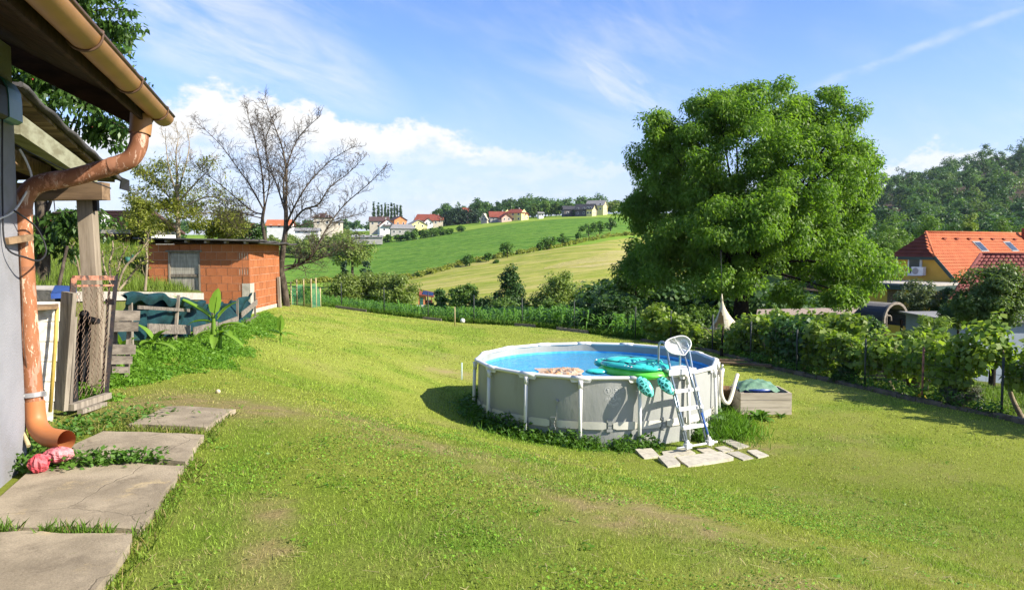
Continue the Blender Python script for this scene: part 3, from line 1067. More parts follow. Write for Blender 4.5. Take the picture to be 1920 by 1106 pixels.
for k, c in dict(wall_white=(0.72, 0.71, 0.68), wall_yellow=(0.66, 0.50, 0.17), wall_pale_yellow=(0.70, 0.60, 0.27), wall_orange=(0.62, 0.24, 0.10),
     wall_grey=(0.36, 0.34, 0.32), wall_beige=(0.52, 0.46, 0.37), wall_ochre=(0.74, 0.45, 0.075), wall_dark=(0.12, 0.11, 0.11), wall_pink=(0.55, 0.36, 0.30)).items():
 M[k] = mat(k + '_plaster', c, tuple(x * 0.88 for x in c), 0.8, 0.9, 0.2, bump=0.2, bscale=20)
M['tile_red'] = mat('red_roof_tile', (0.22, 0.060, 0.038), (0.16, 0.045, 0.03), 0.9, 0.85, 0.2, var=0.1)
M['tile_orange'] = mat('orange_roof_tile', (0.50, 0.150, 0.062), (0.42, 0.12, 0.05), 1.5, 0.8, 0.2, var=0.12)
M['tile_dark'] = mat('dark_red_roof_tile', (0.19, 0.05, 0.04), (0.14, 0.038, 0.032), 2.0, 0.8, 0.25, var=0.15)
M['tile_brown'] = mat('brown_roof_tile', (0.10, 0.055, 0.05), (0.075, 0.045, 0.042), 2.0, 0.85, 0.2)
M['tile_grey'] = mat('grey_roof_sheet', (0.24, 0.235, 0.23), (0.18, 0.175, 0.17), 1.5, 0.8, 0.3)
M['tile_black'] = mat('charcoal_roof_sheet', (0.05, 0.05, 0.055), (0.035, 0.035, 0.04), 1.5, 0.7, 0.3)
M['glass'] = mat('dark_window_glass', (0.03, 0.035, 0.045), (0.05, 0.06, 0.07), 1.0, 0.12, 0.6)
M['frame_white'] = mat('white_frame', (0.74, 0.74, 0.72), None, rough=0.5)
M['fascia_green'] = mat('dark_green_fascia', (0.03, 0.055, 0.045), None, rough=0.5)
M['solar'] = mat('solar_glass', (0.015, 0.02, 0.05), (0.02, 0.03, 0.08), 3, 0.15, 0.6)
M['door_green'] = mat('green_door', (0.03, 0.12, 0.09), None, rough=0.6)
M['shingle'] = mat('charcoal_shingle', (0.045, 0.055, 0.075), (0.06, 0.065, 0.075), 8, 0.9, 0.2, bump=0.3)
M['shingle_grey'] = mat('grey_brown_shingle', (0.23, 0.21, 0.18), (0.18, 0.165, 0.14), 8, 0.9, 0.2, bump=0.3)
M['stone'] = mat('pale_stone', (0.42, 0.38, 0.31), (0.30, 0.27, 0.22), 7, 0.9, 0.2, bump=0.5)
M['kerb'] = mat('dark_edging', (0.10, 0.085, 0.06), (0.17, 0.145, 0.11), 5, 0.95, 0.1, bump=0.6)
M['post_steel'] = mat('dark_green_post', (0.03, 0.04, 0.035), (0.05, 0.055, 0.05), 8, 0.6, 0.3)
M['wood_red'] = mat('red_brown_timber', (0.26, 0.07, 0.04), (0.18, 0.05, 0.03), 5, 0.7, 0.2)

# ------------------------------------------------------------------ ground
POOL_C = np.array([1.6, 14.7])
POOL_R = 2.285

def slab_right(y): return -1.94 - 0.233 * (np.asarray(y) - 3.55)
def slab_left(y): return -3.57 - 0.29 * (np.asarray(y) - 5.6)

def dry_mask(x, y):
 """worn, scalped or dry turf: along the crest of the bank, in the wheel track, by the path"""
 s = x * 0.75 + y * 0.66
 t = -x * 0.66 + y * 0.75
 n = fbm(x * 1.1, y * 1.1, 4, 5)
 n2 = fbm(x * 3.1, y * 3.1, 3, 8)
 crest = np.exp(-((s - 4.25) / 0.42) ** 2) * sstep(t, 1.2, 3.0) * (1 - sstep(t, 7.5, 9.0))
 crest2 = np.exp(-(((x - 0.85) / 0.75) ** 2 + ((y - 5.6) / 0.55) ** 2)) * 1.4
 crest3 = np.exp(-(((x + 0.55) / 0.9) ** 2 + ((y - 7.3) / 0.5) ** 2)) * 0.9
 crest4 = np.exp(-(((x - 1.75) / 0.5) ** 2 + ((y - 4.3) / 0.5) ** 2)) * 0.9
 tc_ = x + 1.14 + 0.28 * (y - 3.6)
 track = np.where(tc_ > 0, np.exp(-(tc_ / 0.10) ** 4), np.exp(-(tc_ / 0.26) ** 2)) * (1 - sstep(y, 4.7, 5.3)) * 1.3
 track2 = np.exp(-((x + 1.60 + 0.22 * (y - 3.6)) / 0.22) ** 2) * (1 - sstep(y, 3.8, 4.6)) * 0.55
 path_end = np.exp(-(((x + 3.35) / 1.0) ** 2 + ((y - 7.9) / 0.8) ** 2)) * 1.5
 rear = np.exp(-(((x + 1.1) / 1.2) ** 2 + ((y - 18.2) / 0.5) ** 2)) * 0.8
 right = np.exp(-(((x - 4.2) / 0.8) ** 2 + ((y - 12.3) / 0.35) ** 2)) * 0.8
 m = np.maximum.reduce([crest * 0.5, crest2, crest3, crest4, track, track2, path_end, rear, right])
 base = sstep(fbm(x * 0.55, y * 0.55, 4, 21), 0.55, 0.75) * 0.45
 return np.clip(np.maximum(m * 0.85, base * 0.45) * (0.2 + 1.4 * n) * (0.15 + 0.75 * n2 + 0.9 * sstep(fbm(x * 8, y * 8, 3, 18), 0.38, 0.62)), 0, 1)

def lush_mask(x, y):
 n = fbm(x * 0.8, y * 0.8, 4, 31)
 d = np.hypot(x - POOL_C[0], y - POOL_C[1])
 ring = np.exp(-((d - POOL_R - 0.1) / 0.5) ** 2)
 front = np.exp(-(((x - 4) / 2.5) ** 2 + ((y - 8.8) / 1.6) ** 2)) * 0.7
 left = np.exp(-((x - slab_right(y) - 0.4) / 0.35) ** 2) * (1 - sstep(y, 6.8, 8)) * 0.7
 low = np.exp(-(((x + 0.3) / 0.8) ** 2 + ((y - 4.6) / 0.8) ** 2)) * 0.9
 return np.clip(np.maximum.reduce([ring, front, left, low, sstep(n, 0.5, 0.7) * 0.45]) * (0.5 + n), 0, 1)

def stripes(x, y):
 """the mower's passes, about half a metre wide, along the foot of the slope"""
 u = x * 0.78 + y * 0.62 + 0.5 * fbm(x * 0.15, y * 0.15, 2, 61)
 return 0.5 + 0.5 * np.sin(u * 2 * math.pi / 1.15)

def lawn_col(x, y):
 g1 = np.array([0.200, 0.245, 0.031])
 g2 = np.array([0.262, 0.298, 0.053])
 lush = np.array([0.115, 0.225, 0.016])
 dry = np.array([0.30, 0.245, 0.105])
 n = fbm(x * 0.45, y * 0.45, 4, 41)
 n2 = fbm(x * 2.3, y * 2.3, 3, 43)
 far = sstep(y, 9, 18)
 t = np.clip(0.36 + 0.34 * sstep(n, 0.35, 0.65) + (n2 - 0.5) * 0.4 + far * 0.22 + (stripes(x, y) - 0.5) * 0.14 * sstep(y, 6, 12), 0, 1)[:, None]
 c = g1 * (1 - t) + g2 * t
 l = lush_mask(x, y)[:, None]
 c = c * (1 - l * 0.8) + lush * l * 0.8
 d = dry_mask(x, y)[:, None]
 return c * (1 - d) + dry * d

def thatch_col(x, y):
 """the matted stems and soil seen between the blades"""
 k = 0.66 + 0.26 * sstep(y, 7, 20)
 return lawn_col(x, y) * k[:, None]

def grid_mesh(name, xs, ys, m, zoff=0.0, keep=None, colour=None, kind='structure', smooth=True):
 XX, YY = np.meshgrid(xs, ys)
 x, y = XX.ravel(), YY.ravel()
 z = gz(x, y) + zoff
 nx, ny = len(xs), len(ys)
 idx = np.arange(nx * ny).reshape(ny, nx)
 f = np.stack([idx[:-1, :-1], idx[:-1, 1:], idx[1:, 1:], idx[1:, :-1]], -1).reshape(-1, 4)
 if keep is not None:
  k = keep(x, y)
  f = f[k[f].all(1)]
  used = np.unique(f)
  mp = np.full(len(x), -1)
  mp[used] = np.arange(len(used))
  f = mp[f]
  x, y, z = x[used], y[used], z[used]
 me = np_mesh(name, np.stack([x, y, z], -1), f, smooth)
 if colour is not None:
  set_col(me, colour(x, y))
 o = link(name, me, m)
 return tag(o, kind=kind)

FENCE = [(10.4, 10.6), (9.12, 14.3), (8.4, 15.75), (7.97, 17.4), (7.15, 19.4), (6.05, 23.4), (4.4, 26.2)]
FAR_EDGE = [(4.4, 26.2), (2.6, 28.4), (0.8, 29.9), (-2.3, 31.2), (-5.0, 32.2), (-7.6, 33.0), (-8.2, 32.5)]

def fence_x(y):
 ys = [p[1] for p in FENCE]
 xs = [p[0] for p in FENCE]
 return np.interp(y, ys, xs)

def far_y(x):
 p = sorted(FAR_EDGE)
 return np.interp(x, [q[0] for q in p], [q[1] for q in p])

def on_lawn(x, y):
 return (x < fence_x(y) + 0.05) & (y < far_y(x) + 0.1) & (x > -9.5)

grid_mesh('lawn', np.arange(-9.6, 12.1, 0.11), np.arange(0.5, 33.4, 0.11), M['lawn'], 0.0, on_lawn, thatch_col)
gg = grid_mesh('garden_ground', np.arange(-62, 62.1, 0.5), np.arange(-12, 47.6, 0.5), M['earth'], -0.07)

def polar(name, pxs, ylo, yhi, rows, m, lift, log=True):
 """sheet on the far slope between two distance curves"""
 A = np.array(pxs, float)
 lo = np.array([ylo(p) if callable(ylo) else ylo for p in A])
 hi = np.array([yhi(p) if callable(yhi) else yhi for p in A])
 t = np.linspace(0, 1, rows)[:, None]
 Y = lo[None] * (hi / lo)[None] ** t
 X = (A[None] - CX) / F * Y
 Z = gz(X.ravel(), Y.ravel()).reshape(X.shape) + lift
 ny, nx = X.shape
 idx = np.arange(nx * ny).reshape(ny, nx)
 f = np.stack([idx[:-1, :-1], idx[:-1, 1:], idx[1:, 1:], idx[1:, :-1]], -1).reshape(-1, 4)
 me = np_mesh(name, np.stack([X.ravel(), Y.ravel(), Z.ravel()], -1), f, True)
 return tag(link(name, me, m), kind='structure')

polar('hillside', np.arange(-900, 3201, 10), 46.5, 2800, 330, M['meadow'], -0.12)

def yline(pts):
 """distance curve over bearing from measured points of a field edge"""
 q = [(p[0], GF(p[0], p[1]).y) for p in pts]
 xs, ys = [a[0] for a in q], [a[1] for a in q]
 return lambda p: float(np.interp(p, xs, ys))

HEDGE_LINE = yline([(520, 530), (600, 528), (780, 521), (860, 498), (950, 480), (1050, 462), (1110, 449), (1200, 440), (1280, 436)])
CROP_TOP = yline([(520, 488), (560, 479), (640, 464), (690, 456), (820, 441), (870, 434), (960, 420), (1060, 411), (1150, 409), (1280, 412)])
MOWN_TOP = yline([(700, 531), (780, 522), (860, 499), (950, 482), (1020, 470), (1110, 458), (1200, 446), (1300, 440)])
polar('crop_field', np.arange(520, 1281, 8), HEDGE_LINE, CROP_TOP, 60, M['crop'], 0.12)
polar('mown_meadow', np.arange(700, 1301, 8), 118.0, MOWN_TOP, 50, M['mown'], 0.08)
STRIP_TOP = yline([(850, 433), (900, 421), (960, 413.5), (1060, 406), (1150, 402)])
polar('bright_meadow', np.arange(850, 1151, 8), lambda p: CROP_TOP(p) + 0.5, lambda p: max(STRIP_TOP(p), CROP_TOP(p) + 2), 12, M['strip'], 0.2)
PL = yline([(1020, 506), (1060, 503), (1110, 502), (1160, 499), (1200, 490), (1230, 484)])
PH = yline([(1020, 503), (1060, 492), (1110, 482), (1160, 470), (1200, 464), (1230, 462)])
polar('bare_patch', np.arange(1020, 1231, 6), PL, lambda p: max(PH(p), PL(p) + .5), 14, M['straw'], 0.11)

LEDGE = [(-6.35, 9.2), (-6.75, 11.5), (-7.15, 14.5), (-7.6, 19.0)]

def ledge_x(y): return np.interp(y, [p[1] for p in LEDGE], [p[0] for p in LEDGE])
def ledge_z(y): return np.interp(y, [9.0, 11.5, 14.5, 19.0], [2.60, 2.5, 2.32, 2.02])

def upper_z(x, y):
 d = np.maximum(ledge_x(np.minimum(y, 19)) - x, 0)
 z = ledge_z(y) + 0.02 + d * 0.10 * sstep(y, 8, 14) + np.maximum(y - 14, 0) * 0.03 * sstep(d, 1.0, 5.0)
 z = z - sstep(y, 19.5, 23.5) * (1 - sstep(d, 3.2, 5.5)) * 0.75
 return z + 0.08 * (fbm(x * 0.8, y * 0.8, 3, 77) - 0.5)

def upper_garden():
 ys = np.arange(7.0, 42.1, 0.4)
 t = np.linspace(0, 1, 60) ** 1.5
 xl = ledge_x(np.minimum(ys, 19)) - 0.05 - np.maximum(ys - 19, 0) * 0.55
 X = xl[:, None] - t[None] * 34
 Y = np.repeat(ys[:, None], 60, 1)
 Z = upper_z(X.ravel(), Y.ravel()).reshape(X.shape)
 ny, nx = X.shape
 idx = np.arange(nx * ny).reshape(ny, nx)
 f = np.stack([idx[:-1, :-1], idx[1:, :-1], idx[1:, 1:], idx[:-1, 1:]], -1).reshape(-1, 4)
 V = np.stack([X.ravel(), Y.ravel(), Z.ravel()], -1)
 sk = V[idx[:, 0]].copy()
 sk[:, 2] = gz(sk[:, 0], sk[:, 1]) - 0.3
 n0 = len(V)
 V = np.vstack([V, sk])
 r = np.arange(ny - 1)
 f2 = np.stack([idx[:-1, 0], n0 + r, n0 + r + 1, idx[1:, 0]], -1)
 tag(link('upper_garden', np_mesh('upper_garden', V, np.vstack([f, f2]), True), M['earth']), kind='structure')

upper_garden()

# ------------------------------------------------------------------ concrete path: slabs with grassy joints
path = thing('path', 'worn concrete slab path beside the grey house wall', None, (-3, 5.2, 1.58))
path['kind'] = 'structure'
SLABS = [(1.5, 2.85), (2.88, 4.15), (4.26, 5.55), (5.62, 6.42), (6.72, 7.55)]
for i, (a, b) in enumerate(SLABS):
 la = slab_left(a) + (0.10 if i < 3 else (0.12 if i == 3 else 0.50))
 lb = slab_left(b) + (0.10 if i < 3 else (0.35 if i == 3 else 0.72))
 ra, rb = float(slab_right(a)), float(slab_right(b))
 if i == 4:
  ra, rb = ra - 0.02, rb + 0.12
 n = 18
 t = np.linspace(0, 1, n)
 ed = []
 for k in t: ed.append((la + (ra - la) * k, a + 0.05 * (vnoise([k * 5], [i * 3.3], 3)[0] - 0.5) + (0.10 if k == 0 else 0) * 0))
 for k in t[1:]: ed.append((ra + (rb - ra) * k + 0.04 * (vnoise([k * 7], [i * 5.1], 4)[0] - 0.5) + 0.012 * (vnoise([k * 29], [i * 5.1], 14)[0] - 0.5), a + (b - a) * k))
 for k in t[1:]: ed.append((rb + (lb - rb) * k, b + 0.06 * (vnoise([k * 5], [i * 3.3 + 1.7], 5)[0] - 0.5)))
 for k in t[1:-1]: ed.append((lb + (la - lb) * k, b + (a - b) * k))
 top = [gz1(p[0], p[1]) + 0.045 + 0.01 * (i % 2) for p in ed]
 mb = MB().prism(ed, [z - 0.12 for z in top], top)
 mb.build('concrete_slab', M['slab'], path)

def in_slabs(x, y):
 m = np.zeros(len(x), bool)
 for i, (a, b) in enumerate(SLABS):
  m |= (y > a) & (y < b) & (x < slab_right(y)) & (x > slab_left(y) + (0.5 if i == 4 else 0.0))
 return m

def in_pool(x, y, r=POOL_R - 0.05):
 return np.hypot(x - POOL_C[0], y - POOL_C[1]) < r

# ------------------------------------------------------------------ grass blades
PAVERS = [[(1190, 846), (1222, 845), (1237, 858), (1208, 861)], [(1240, 849), (1290, 843), (1304, 852), (1246, 859)],
   [(1233, 862), (1258, 859), (1276, 874), (1252, 877)], [(1266, 861), (1352, 852), (1377, 863), (1290, 876)],
   [(1351, 827), (1370, 825), (1405, 838), (1384, 843)], [(1340, 840), (1358, 837), (1376, 845), (1356, 849)],
   [(1362, 850), (1384, 847), (1414, 860), (1394, 864)], [(1400, 846), (1418, 844), (1442, 855), (1422, 860)],
   [(1305, 843), (1328, 840), (1345, 848), (1322, 852)]]
PAV_W = [[G(*p, y0=9.0, y1=14.0) for p in q] for q in PAVERS]

def in_pavers(x, y):
 m = np.zeros(len(x), bool)
 for q in PAV_W:
  s = np.ones(len(x), bool)
  c = sum((p.x * q[(i + 1) % 4].y - q[(i + 1) % 4].x * p.y) for i, p in enumerate(q))
  for i in range(4):
   a, b = q[i], q[(i + 1) % 4]
   cr = (b.x - a.x) * (y - a.y) - (b.y - a.y) * (x - a.x)
   s &= (cr * (1 if c > 0 else -1)) > -0.005
  m |= s
 return m

def blades(name, x, y, h, w, col, m, lean=0.5, z0=0.0, tri=True):
 n = len(x)
 z = gz(x, y) + z0 - 0.01
 a = rng.random(n) * 2 * math.pi
 d = np.stack([np.cos(a), np.sin(a)], -1)
 a2 = rng.random(n) * 2 * math.pi
 ln = (rng.random(n) ** 0.7) * lean
 tip = np.stack([x + np.cos(a2) * ln * h, y + np.sin(a2) * ln * h, z + h * np.sqrt(np.maximum(1 - ln ** 2 * 0.6, 0.2))], -1)
 b = np.stack([x, y, z], -1)
 off = np.stack([d[:, 0] * w / 2, d[:, 1] * w / 2, np.zeros(n)], -1)
 if tri:
  V = np.stack([b - off, b + off, tip], 1).reshape(-1, 3)
  Fc = np.arange(n * 3).reshape(-1, 3)
  c = np.repeat(col, 3, 0)
 else:
  mid = b * 0.45 + tip * 0.55
  mid[:, 2] += h * 0.12
  V = np.stack([b - off, b + off, mid + off * 0.8, tip, mid - off * 0.8], 1).reshape(-1, 3)
  Fc = np.arange(n * 5).reshape(-1, 5)
  c = np.repeat(col, 5, 0)
 me = np_mesh(name, V, Fc)
 set_col(me, c)
 return tag(link(name, me, m), kind='stuff')

def grass_sample(y0, y1, dens, marg=1.3):
 """points over the lawn between two distances"""
 W = (CX / F) * y1 * marg + 0.6
 n = int(2 * W * (y1 - y0) * dens)
 x = (rng.random(n) * 2 - 1) * W
 y = y0 + rng.random(n) * (y1 - y0)
 k = (np.abs(x) < (CX / F) * y * marg + 0.5) & on_lawn(x, y) & ~in_pool(x, y) & ~in_slabs(x, y) & ~in_pavers(x, y)
 k &= ~((x < slab_left(y) + 0.02) & (y < 6.4))
 x, y = x[k], y[k]
 d = dry_mask(x, y)
 k = rng.random(len(x)) > d * 0.55
 return x[k], y[k]

def lawn_grass():
 X, Y, H, W = [], [], [], []
 for y0, y1, dens, h, w in ((2.6, 5.2, 6200, 0.025, 0.0050), (5.2, 8.0, 3900, 0.026, 0.0068), (8.0, 12.0, 1900, 0.028, 0.010),
        (12.0, 18.0, 760, 0.032, 0.015), (18.0, 33.0, 240, 0.036, 0.025)):
  x, y = grass_sample(y0, y1, dens)
  tall = 0.65 + 0.8 * fbm(x * 2.2, y * 2.2, 3, 51) + 0.5 * lush_mask(x, y) - 0.35 * dry_mask(x, y)
  X.append(x); Y.append(y)
  H.append(h * tall * (0.6 + 0.8 * rng.random(len(x))))
  W.append(w * (0.7 + 0.6 * rng.random(len(x))))
 x, y, h, w = map(np.concatenate, (X, Y, H, W))
 c = lawn_col(x, y)
 br = 0.38 + 1.45 * rng.random(len(x)) ** 1.15
 c = c * br[:, None] * 1.2
 straw = rng.random(len(x)) < 0.05 + 0.5 * dry_mask(x, y)
 c[straw] = np.array([0.34, 0.27, 0.12]) * (0.7 + 0.6 * rng.random(straw.sum()))[:, None]
 blades('lawn_grass', x, y, h, w, c, M['blade'], 0.95)

lawn_grass()

def clover():
 """small round-leaved clover and daisies' rosettes among the near grass"""
 W = 5.4
 n = 60000
 x = (rng.random(n) * 2 - 1) * W
 y = 2.8 + rng.random(n) * 6.5
 k = (np.abs(x) < 0.87 * y + 0.4) & on_lawn(x, y) & ~in_slabs(x, y) & (fbm(x * 1.3, y * 1.3, 3, 71) + 0.12 * lush_mask(x, y) > 0.56) & ~((x < slab_left(y) + 0.02) & (y < 6.4))
 x, y = x[k], y[k]
 z = gz(x, y) + 0.018 + 0.02 * rng.random(len(x))
 p = np.stack([x, y, z], -1)
 V, Fc = leaf_geo(p, 0.017, asp=0.9, up=1.4, droop=0.0)
 me = np_mesh('clover', V, Fc)
 c = np.array([0.14, 0.27, 0.022]) * (0.6 + 0.8 * rng.random(len(x)))[:, None]
 set_col(me, np.repeat(c, 4, 0))
 tag(link('clover', me, M['blade']), kind='stuff')

clover()

def lawn_weeds():
 """plantain tufts and dry clippings left by the mower"""
 n = 260
 x, y = rng.uniform(-5, 6.5, n), 2.8 + 9.5 * rng.random(n) ** 1.3
 k = (np.abs(x) < 0.85 * y) & on_lawn(x, y) & ~in_slabs(x, y) & ~in_pool(x, y, 2.7) & ~in_pavers(x, y) & ~((x < slab_left(y) + 0.3) & (y < 6.6)) & (fbm(x * 0.9, y * 0.9, 3, 87) > 0.42)
 x, y = x[k], y[k]
 px = np.repeat(x, 11) + rng.normal(size=len(x) * 11) * 0.035
 py = np.repeat(y, 11) + rng.normal(size=len(x) * 11) * 0.035
 p = np.stack([px, py, gz(px, py) + 0.014 + 0.012 * rng.random(len(px))], -1)
 tag(leaves('lawn_weeds', p, 0.032, M['weed'], asp=0.5, up=1.2, droop=0.0), kind='stuff')
 n = 5200
 x, y = rng.uniform(-5.5, 8, n), 2.7 + 10 * rng.random(n) ** 1.2
 k = (np.abs(x) < 0.9 * y) & on_lawn(x, y) & ~in_pool(x, y, 2.5) & (rng.random(n) < 0.25 + dry_mask(x, y)) & ~((x < slab_left(y) + 0.1) & (y < 6.6))
 x, y = x[k], y[k]
 n = len(x)
 c = np.array([0.42, 0.35, 0.17]) * (0.6 + 0.7 * rng.random(n))[:, None]
 a = rng.random(n) * 6.283
 L = 0.03 + 0.09 * rng.random(n) ** 2
 z = gz(x, y) + 0.024 + 0.012 * rng.random(n)
 d = np.stack([np.cos(a), np.sin(a), rng.normal(size=n) * 0.12], -1) * L[:, None]
 w = np.stack([-np.sin(a), np.cos(a), 0 * a], -1) * 0.0022
 b = np.stack([x, y, z], -1)
 me = np_mesh('grass_clippings', np.stack([b - w, b + w, b + d + w, b + d - w], 1).reshape(-1, 3), np.arange(n * 4).reshape(-1, 4))
 set_col(me, np.repeat(c, 4, 0))
 tag(link('grass_clippings', me, M['blade']), kind='stuff')

lawn_weeds()

def strip_grass(name, pts, width, dens, h, m=M['blade'], hue=(0.10, 0.19, 0.02), lift=0.03):
 """rank grass along a line"""
 X, Y = [], []
 for a, b in zip(pts[:-1], pts[1:]):
  L = math.hypot(b[0] - a[0], b[1] - a[1])
  n = int(L * width * dens)
  t = rng.random(n)
  X.append(a[0] + (b[0] - a[0]) * t + rng.normal(size=n) * width * 0.3)
  Y.append(a[1] + (b[1] - a[1]) * t + rng.normal(size=n) * width * 0.3)
 x, y = np.concatenate(X), np.concatenate(Y)
 k = fbm(x * 5, y * 5, 2, 91) > 0.36
 x, y = x[k], y[k]
 n = len(x)
 c = np.array(hue) * (0.7 + 0.7 * rng.random(n))[:, None]
 st = rng.random(n) < 0.12
 c[st] = np.array([0.3, 0.24, 0.1])
 return blades(name, x, y, h * (0.4 + 0.9 * rng.random(n)), 0.006 * (0.8 + 0.5 * rng.random(n)), c, M['blade'], 0.9, lift, False)

def sl(y, t): return (float(slab_left(y) + (slab_right(y) - slab_left(y)) * t), y)

strip_grass('joint_grass', [sl(4.2, -0.3), sl(4.2, 0.35), sl(4.2, 0.8), sl(4.2, 1.0)], 0.09, 6500, 0.085)
strip_grass('joint_grass', [sl(6.57, 0.1), sl(6.57, 0.5), sl(6.57, 1.0)], 0.16, 3800, 0.06, hue=(0.14, 0.19, 0.03))
strip_grass('joint_grass', [sl(2.86, -0.2), sl(2.86, 1.0)], 0.05, 4000, 0.06)
strip_grass('edge_grass', [(float(slab_right(y)) + 0.05, y) for y in (2.2, 3, 4, 5, 6, 7, 7.6)], 0.13, 2600, 0.065, hue=(0.12, 0.19, 0.022), lift=0.0)

def weed_leaves(name, pts, size, m, lift=0.0, hmax=0.1, label=None, asp=0.6, up=0.9):
 p = np.array(pts)
 z = gz(p[:, 0], p[:, 1]) + lift + hmax * rng.random(len(p)) ** 1.3
 q = np.stack([p[:, 0], p[:, 1], z], -1)
 o = leaves(name, q, size, m, asp=asp, up=up, droop=0.1)
 return tag(o, kind='stuff')

wp = []
for a, b, n, s in (((-3.62, 5.35), (-3.05, 5.5), 700, 0.09), ((-3.05, 5.5), (-2.72, 5.62), 420, 0.05), ((-3.6, 5.6), (-3.75, 6.6), 500, 0.10), ((-3.75, 6.5), (-3.35, 7.3), 420, 0.15), ((-2.7, 5.62), (-2.58, 5.64), 60, 0.03)):
 t = rng.random(n)
 wp += list(zip(a[0] + (b[0] - a[0]) * t + rng.normal(size=n) * s, a[1] + (b[1] - a[1]) * t + rng.normal(size=n) * s * 0.7))
weed_leaves('joint_weeds', wp, 0.045, M['weed_dark'], 0.04, 0.10)

# ------------------------------------------------------------------ the house on the left
HU = Vector((-0.279, 0.960, 0)).normalized()
HN = Vector((0.960, 0.279, 0)).normalized()
HC = Vector((X_at(37, 5.6), 5.6, 1.55))              # foot of the visible wall corner

def hp(u, n, z):
 return Vector((HC.x, HC.y, 0)) + HU * u + HN * n + Vector((0, 0, z))

house = thing('house', 'grey rendered house with ochre gutter and peeling orange drainpipe at its corner', 'house', HC)
WT = 4.62
mb = MB()
mb.prism([tuple(hp(0, 0, 0))[:2], tuple(hp(-9, 0, 0))[:2], tuple(hp(-9, -5.0, 0))[:2], tuple(hp(0, -5.0, 0))[:2]], 1.2, WT)
mb.build('wall', M['render'], house)
SL = 0.50
E0, E1 = 0.34, -9.2
gz_e = 4.24

def roofp(u, n, dz=0):
 return hp(u, n, gz_e + 0.02 + (0.86 - n) * SL + dz)

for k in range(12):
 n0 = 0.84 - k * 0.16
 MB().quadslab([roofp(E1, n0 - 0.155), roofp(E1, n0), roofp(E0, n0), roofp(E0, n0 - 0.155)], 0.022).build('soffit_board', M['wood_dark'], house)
mb = MB().quadslab([roofp(E1, -2.5, 0.03), roofp(E1, 0.90, 0.03), roofp(E0 + 0.02, 0.90, 0.03), roofp(E0 + 0.02, -2.5, 0.03)], 0.026)
roof = mb.build('roof', M['tile_brown'], house)
mb = MB()
for k in range(9):
 n0 = 0.97 - k * 0.34
 mb.quadslab([roofp(E1, n0 - 0.36, 0.075), roofp(E1, n0, 0.052), roofp(E0 + 0.04, n0, 0.052), roofp(E0 + 0.04, n0 - 0.36, 0.075)], 0.02)
mb.build('tile_course', M['tile_brown'], roof)
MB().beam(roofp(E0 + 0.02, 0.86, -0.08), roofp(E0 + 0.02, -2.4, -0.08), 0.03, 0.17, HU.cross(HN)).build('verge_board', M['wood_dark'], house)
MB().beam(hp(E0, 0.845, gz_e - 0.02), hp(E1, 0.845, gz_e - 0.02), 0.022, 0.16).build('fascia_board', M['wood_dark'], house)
GR = 0.078
GNC, GZC = 0.935, gz_e
prof = []
for k in range(13):
 t = math.pi + math.pi * k / 12
 prof.append((GNC + GR * math.cos(t), GZC + GR * math.sin(t)))
inner = [(GNC + (GR - 0.006) * math.cos(math.pi + math.pi * k / 12), GZC + (GR - 0.006) * math.sin(math.pi + math.pi * k / 12)) for k in range(12, -1, -1)]
ring = prof + inner
G0, G1 = 0.42, -6.0
vs = [hp(G0, n, z) for n, z in ring] + [hp(G1, n, z) for n, z in ring]
K = len(ring)
mb = MB().add(vs, [(i, (i + 1) % K, K + (i + 1) % K, K + i) for i in range(K)], True)
gutter = mb.build('gutter', M['gutter'], house)
mb = MB().add([hp(G0 + 0.004, n, z) for n, z in prof] + [hp(G0 - 0.004, n, z) for n, z in prof],
    [tuple(range(13)), tuple(range(13, 26))[::-1]] + [(i, i + 1, 14 + i, 13 + i) for i in range(12)])
mb.build('end_cap', M['gutter'], gutter)
MB().tube([hp(G0, GNC + GR, GZC + 0.004), hp(G1, GNC + GR, GZC + 0.004)], 0.011, 8).build('front_lip', M['gutter_edge'], gutter)
for u in (0.06, -1.02, -2.1, -3.2):
 pts = [hp(u, GNC + (GR + 0.006) * math.cos(math.pi + math.pi * k / 12), GZC + (GR + 0.006) * math.sin(math.pi + math.pi * k / 12)) for k in range(13)]
 pts = [hp(u, GNC - GR - 0.01, GZC + 0.06)] + pts + [hp(u, GNC + GR + 0.008, GZC + 0.015), hp(u, GNC + GR - 0.006, GZC + 0.022)]
 MB().tube(pts, 0.007, 6).build('gutter_bracket', M['gutter_edge'], gutter)

PR = 0.066
def smooth_path(pts, n=8):
 out = []
 p = [Vector(q) for q in pts]
 for i in range(len(p) - 1):
  a, b, c, d = p[max(i - 1, 0)], p[i], p[i + 1], p[min(i + 2, len(p) - 1)]
  for k in range(n):
   t = k / n
   out.append(0.5 * ((2 * b) + (c - a) * t + (2 * a - 5 * b + 4 * c - d) * t * t + (3 * b - a - 3 * c + d) * t ** 3))
 out.append(p[-1])
 return out

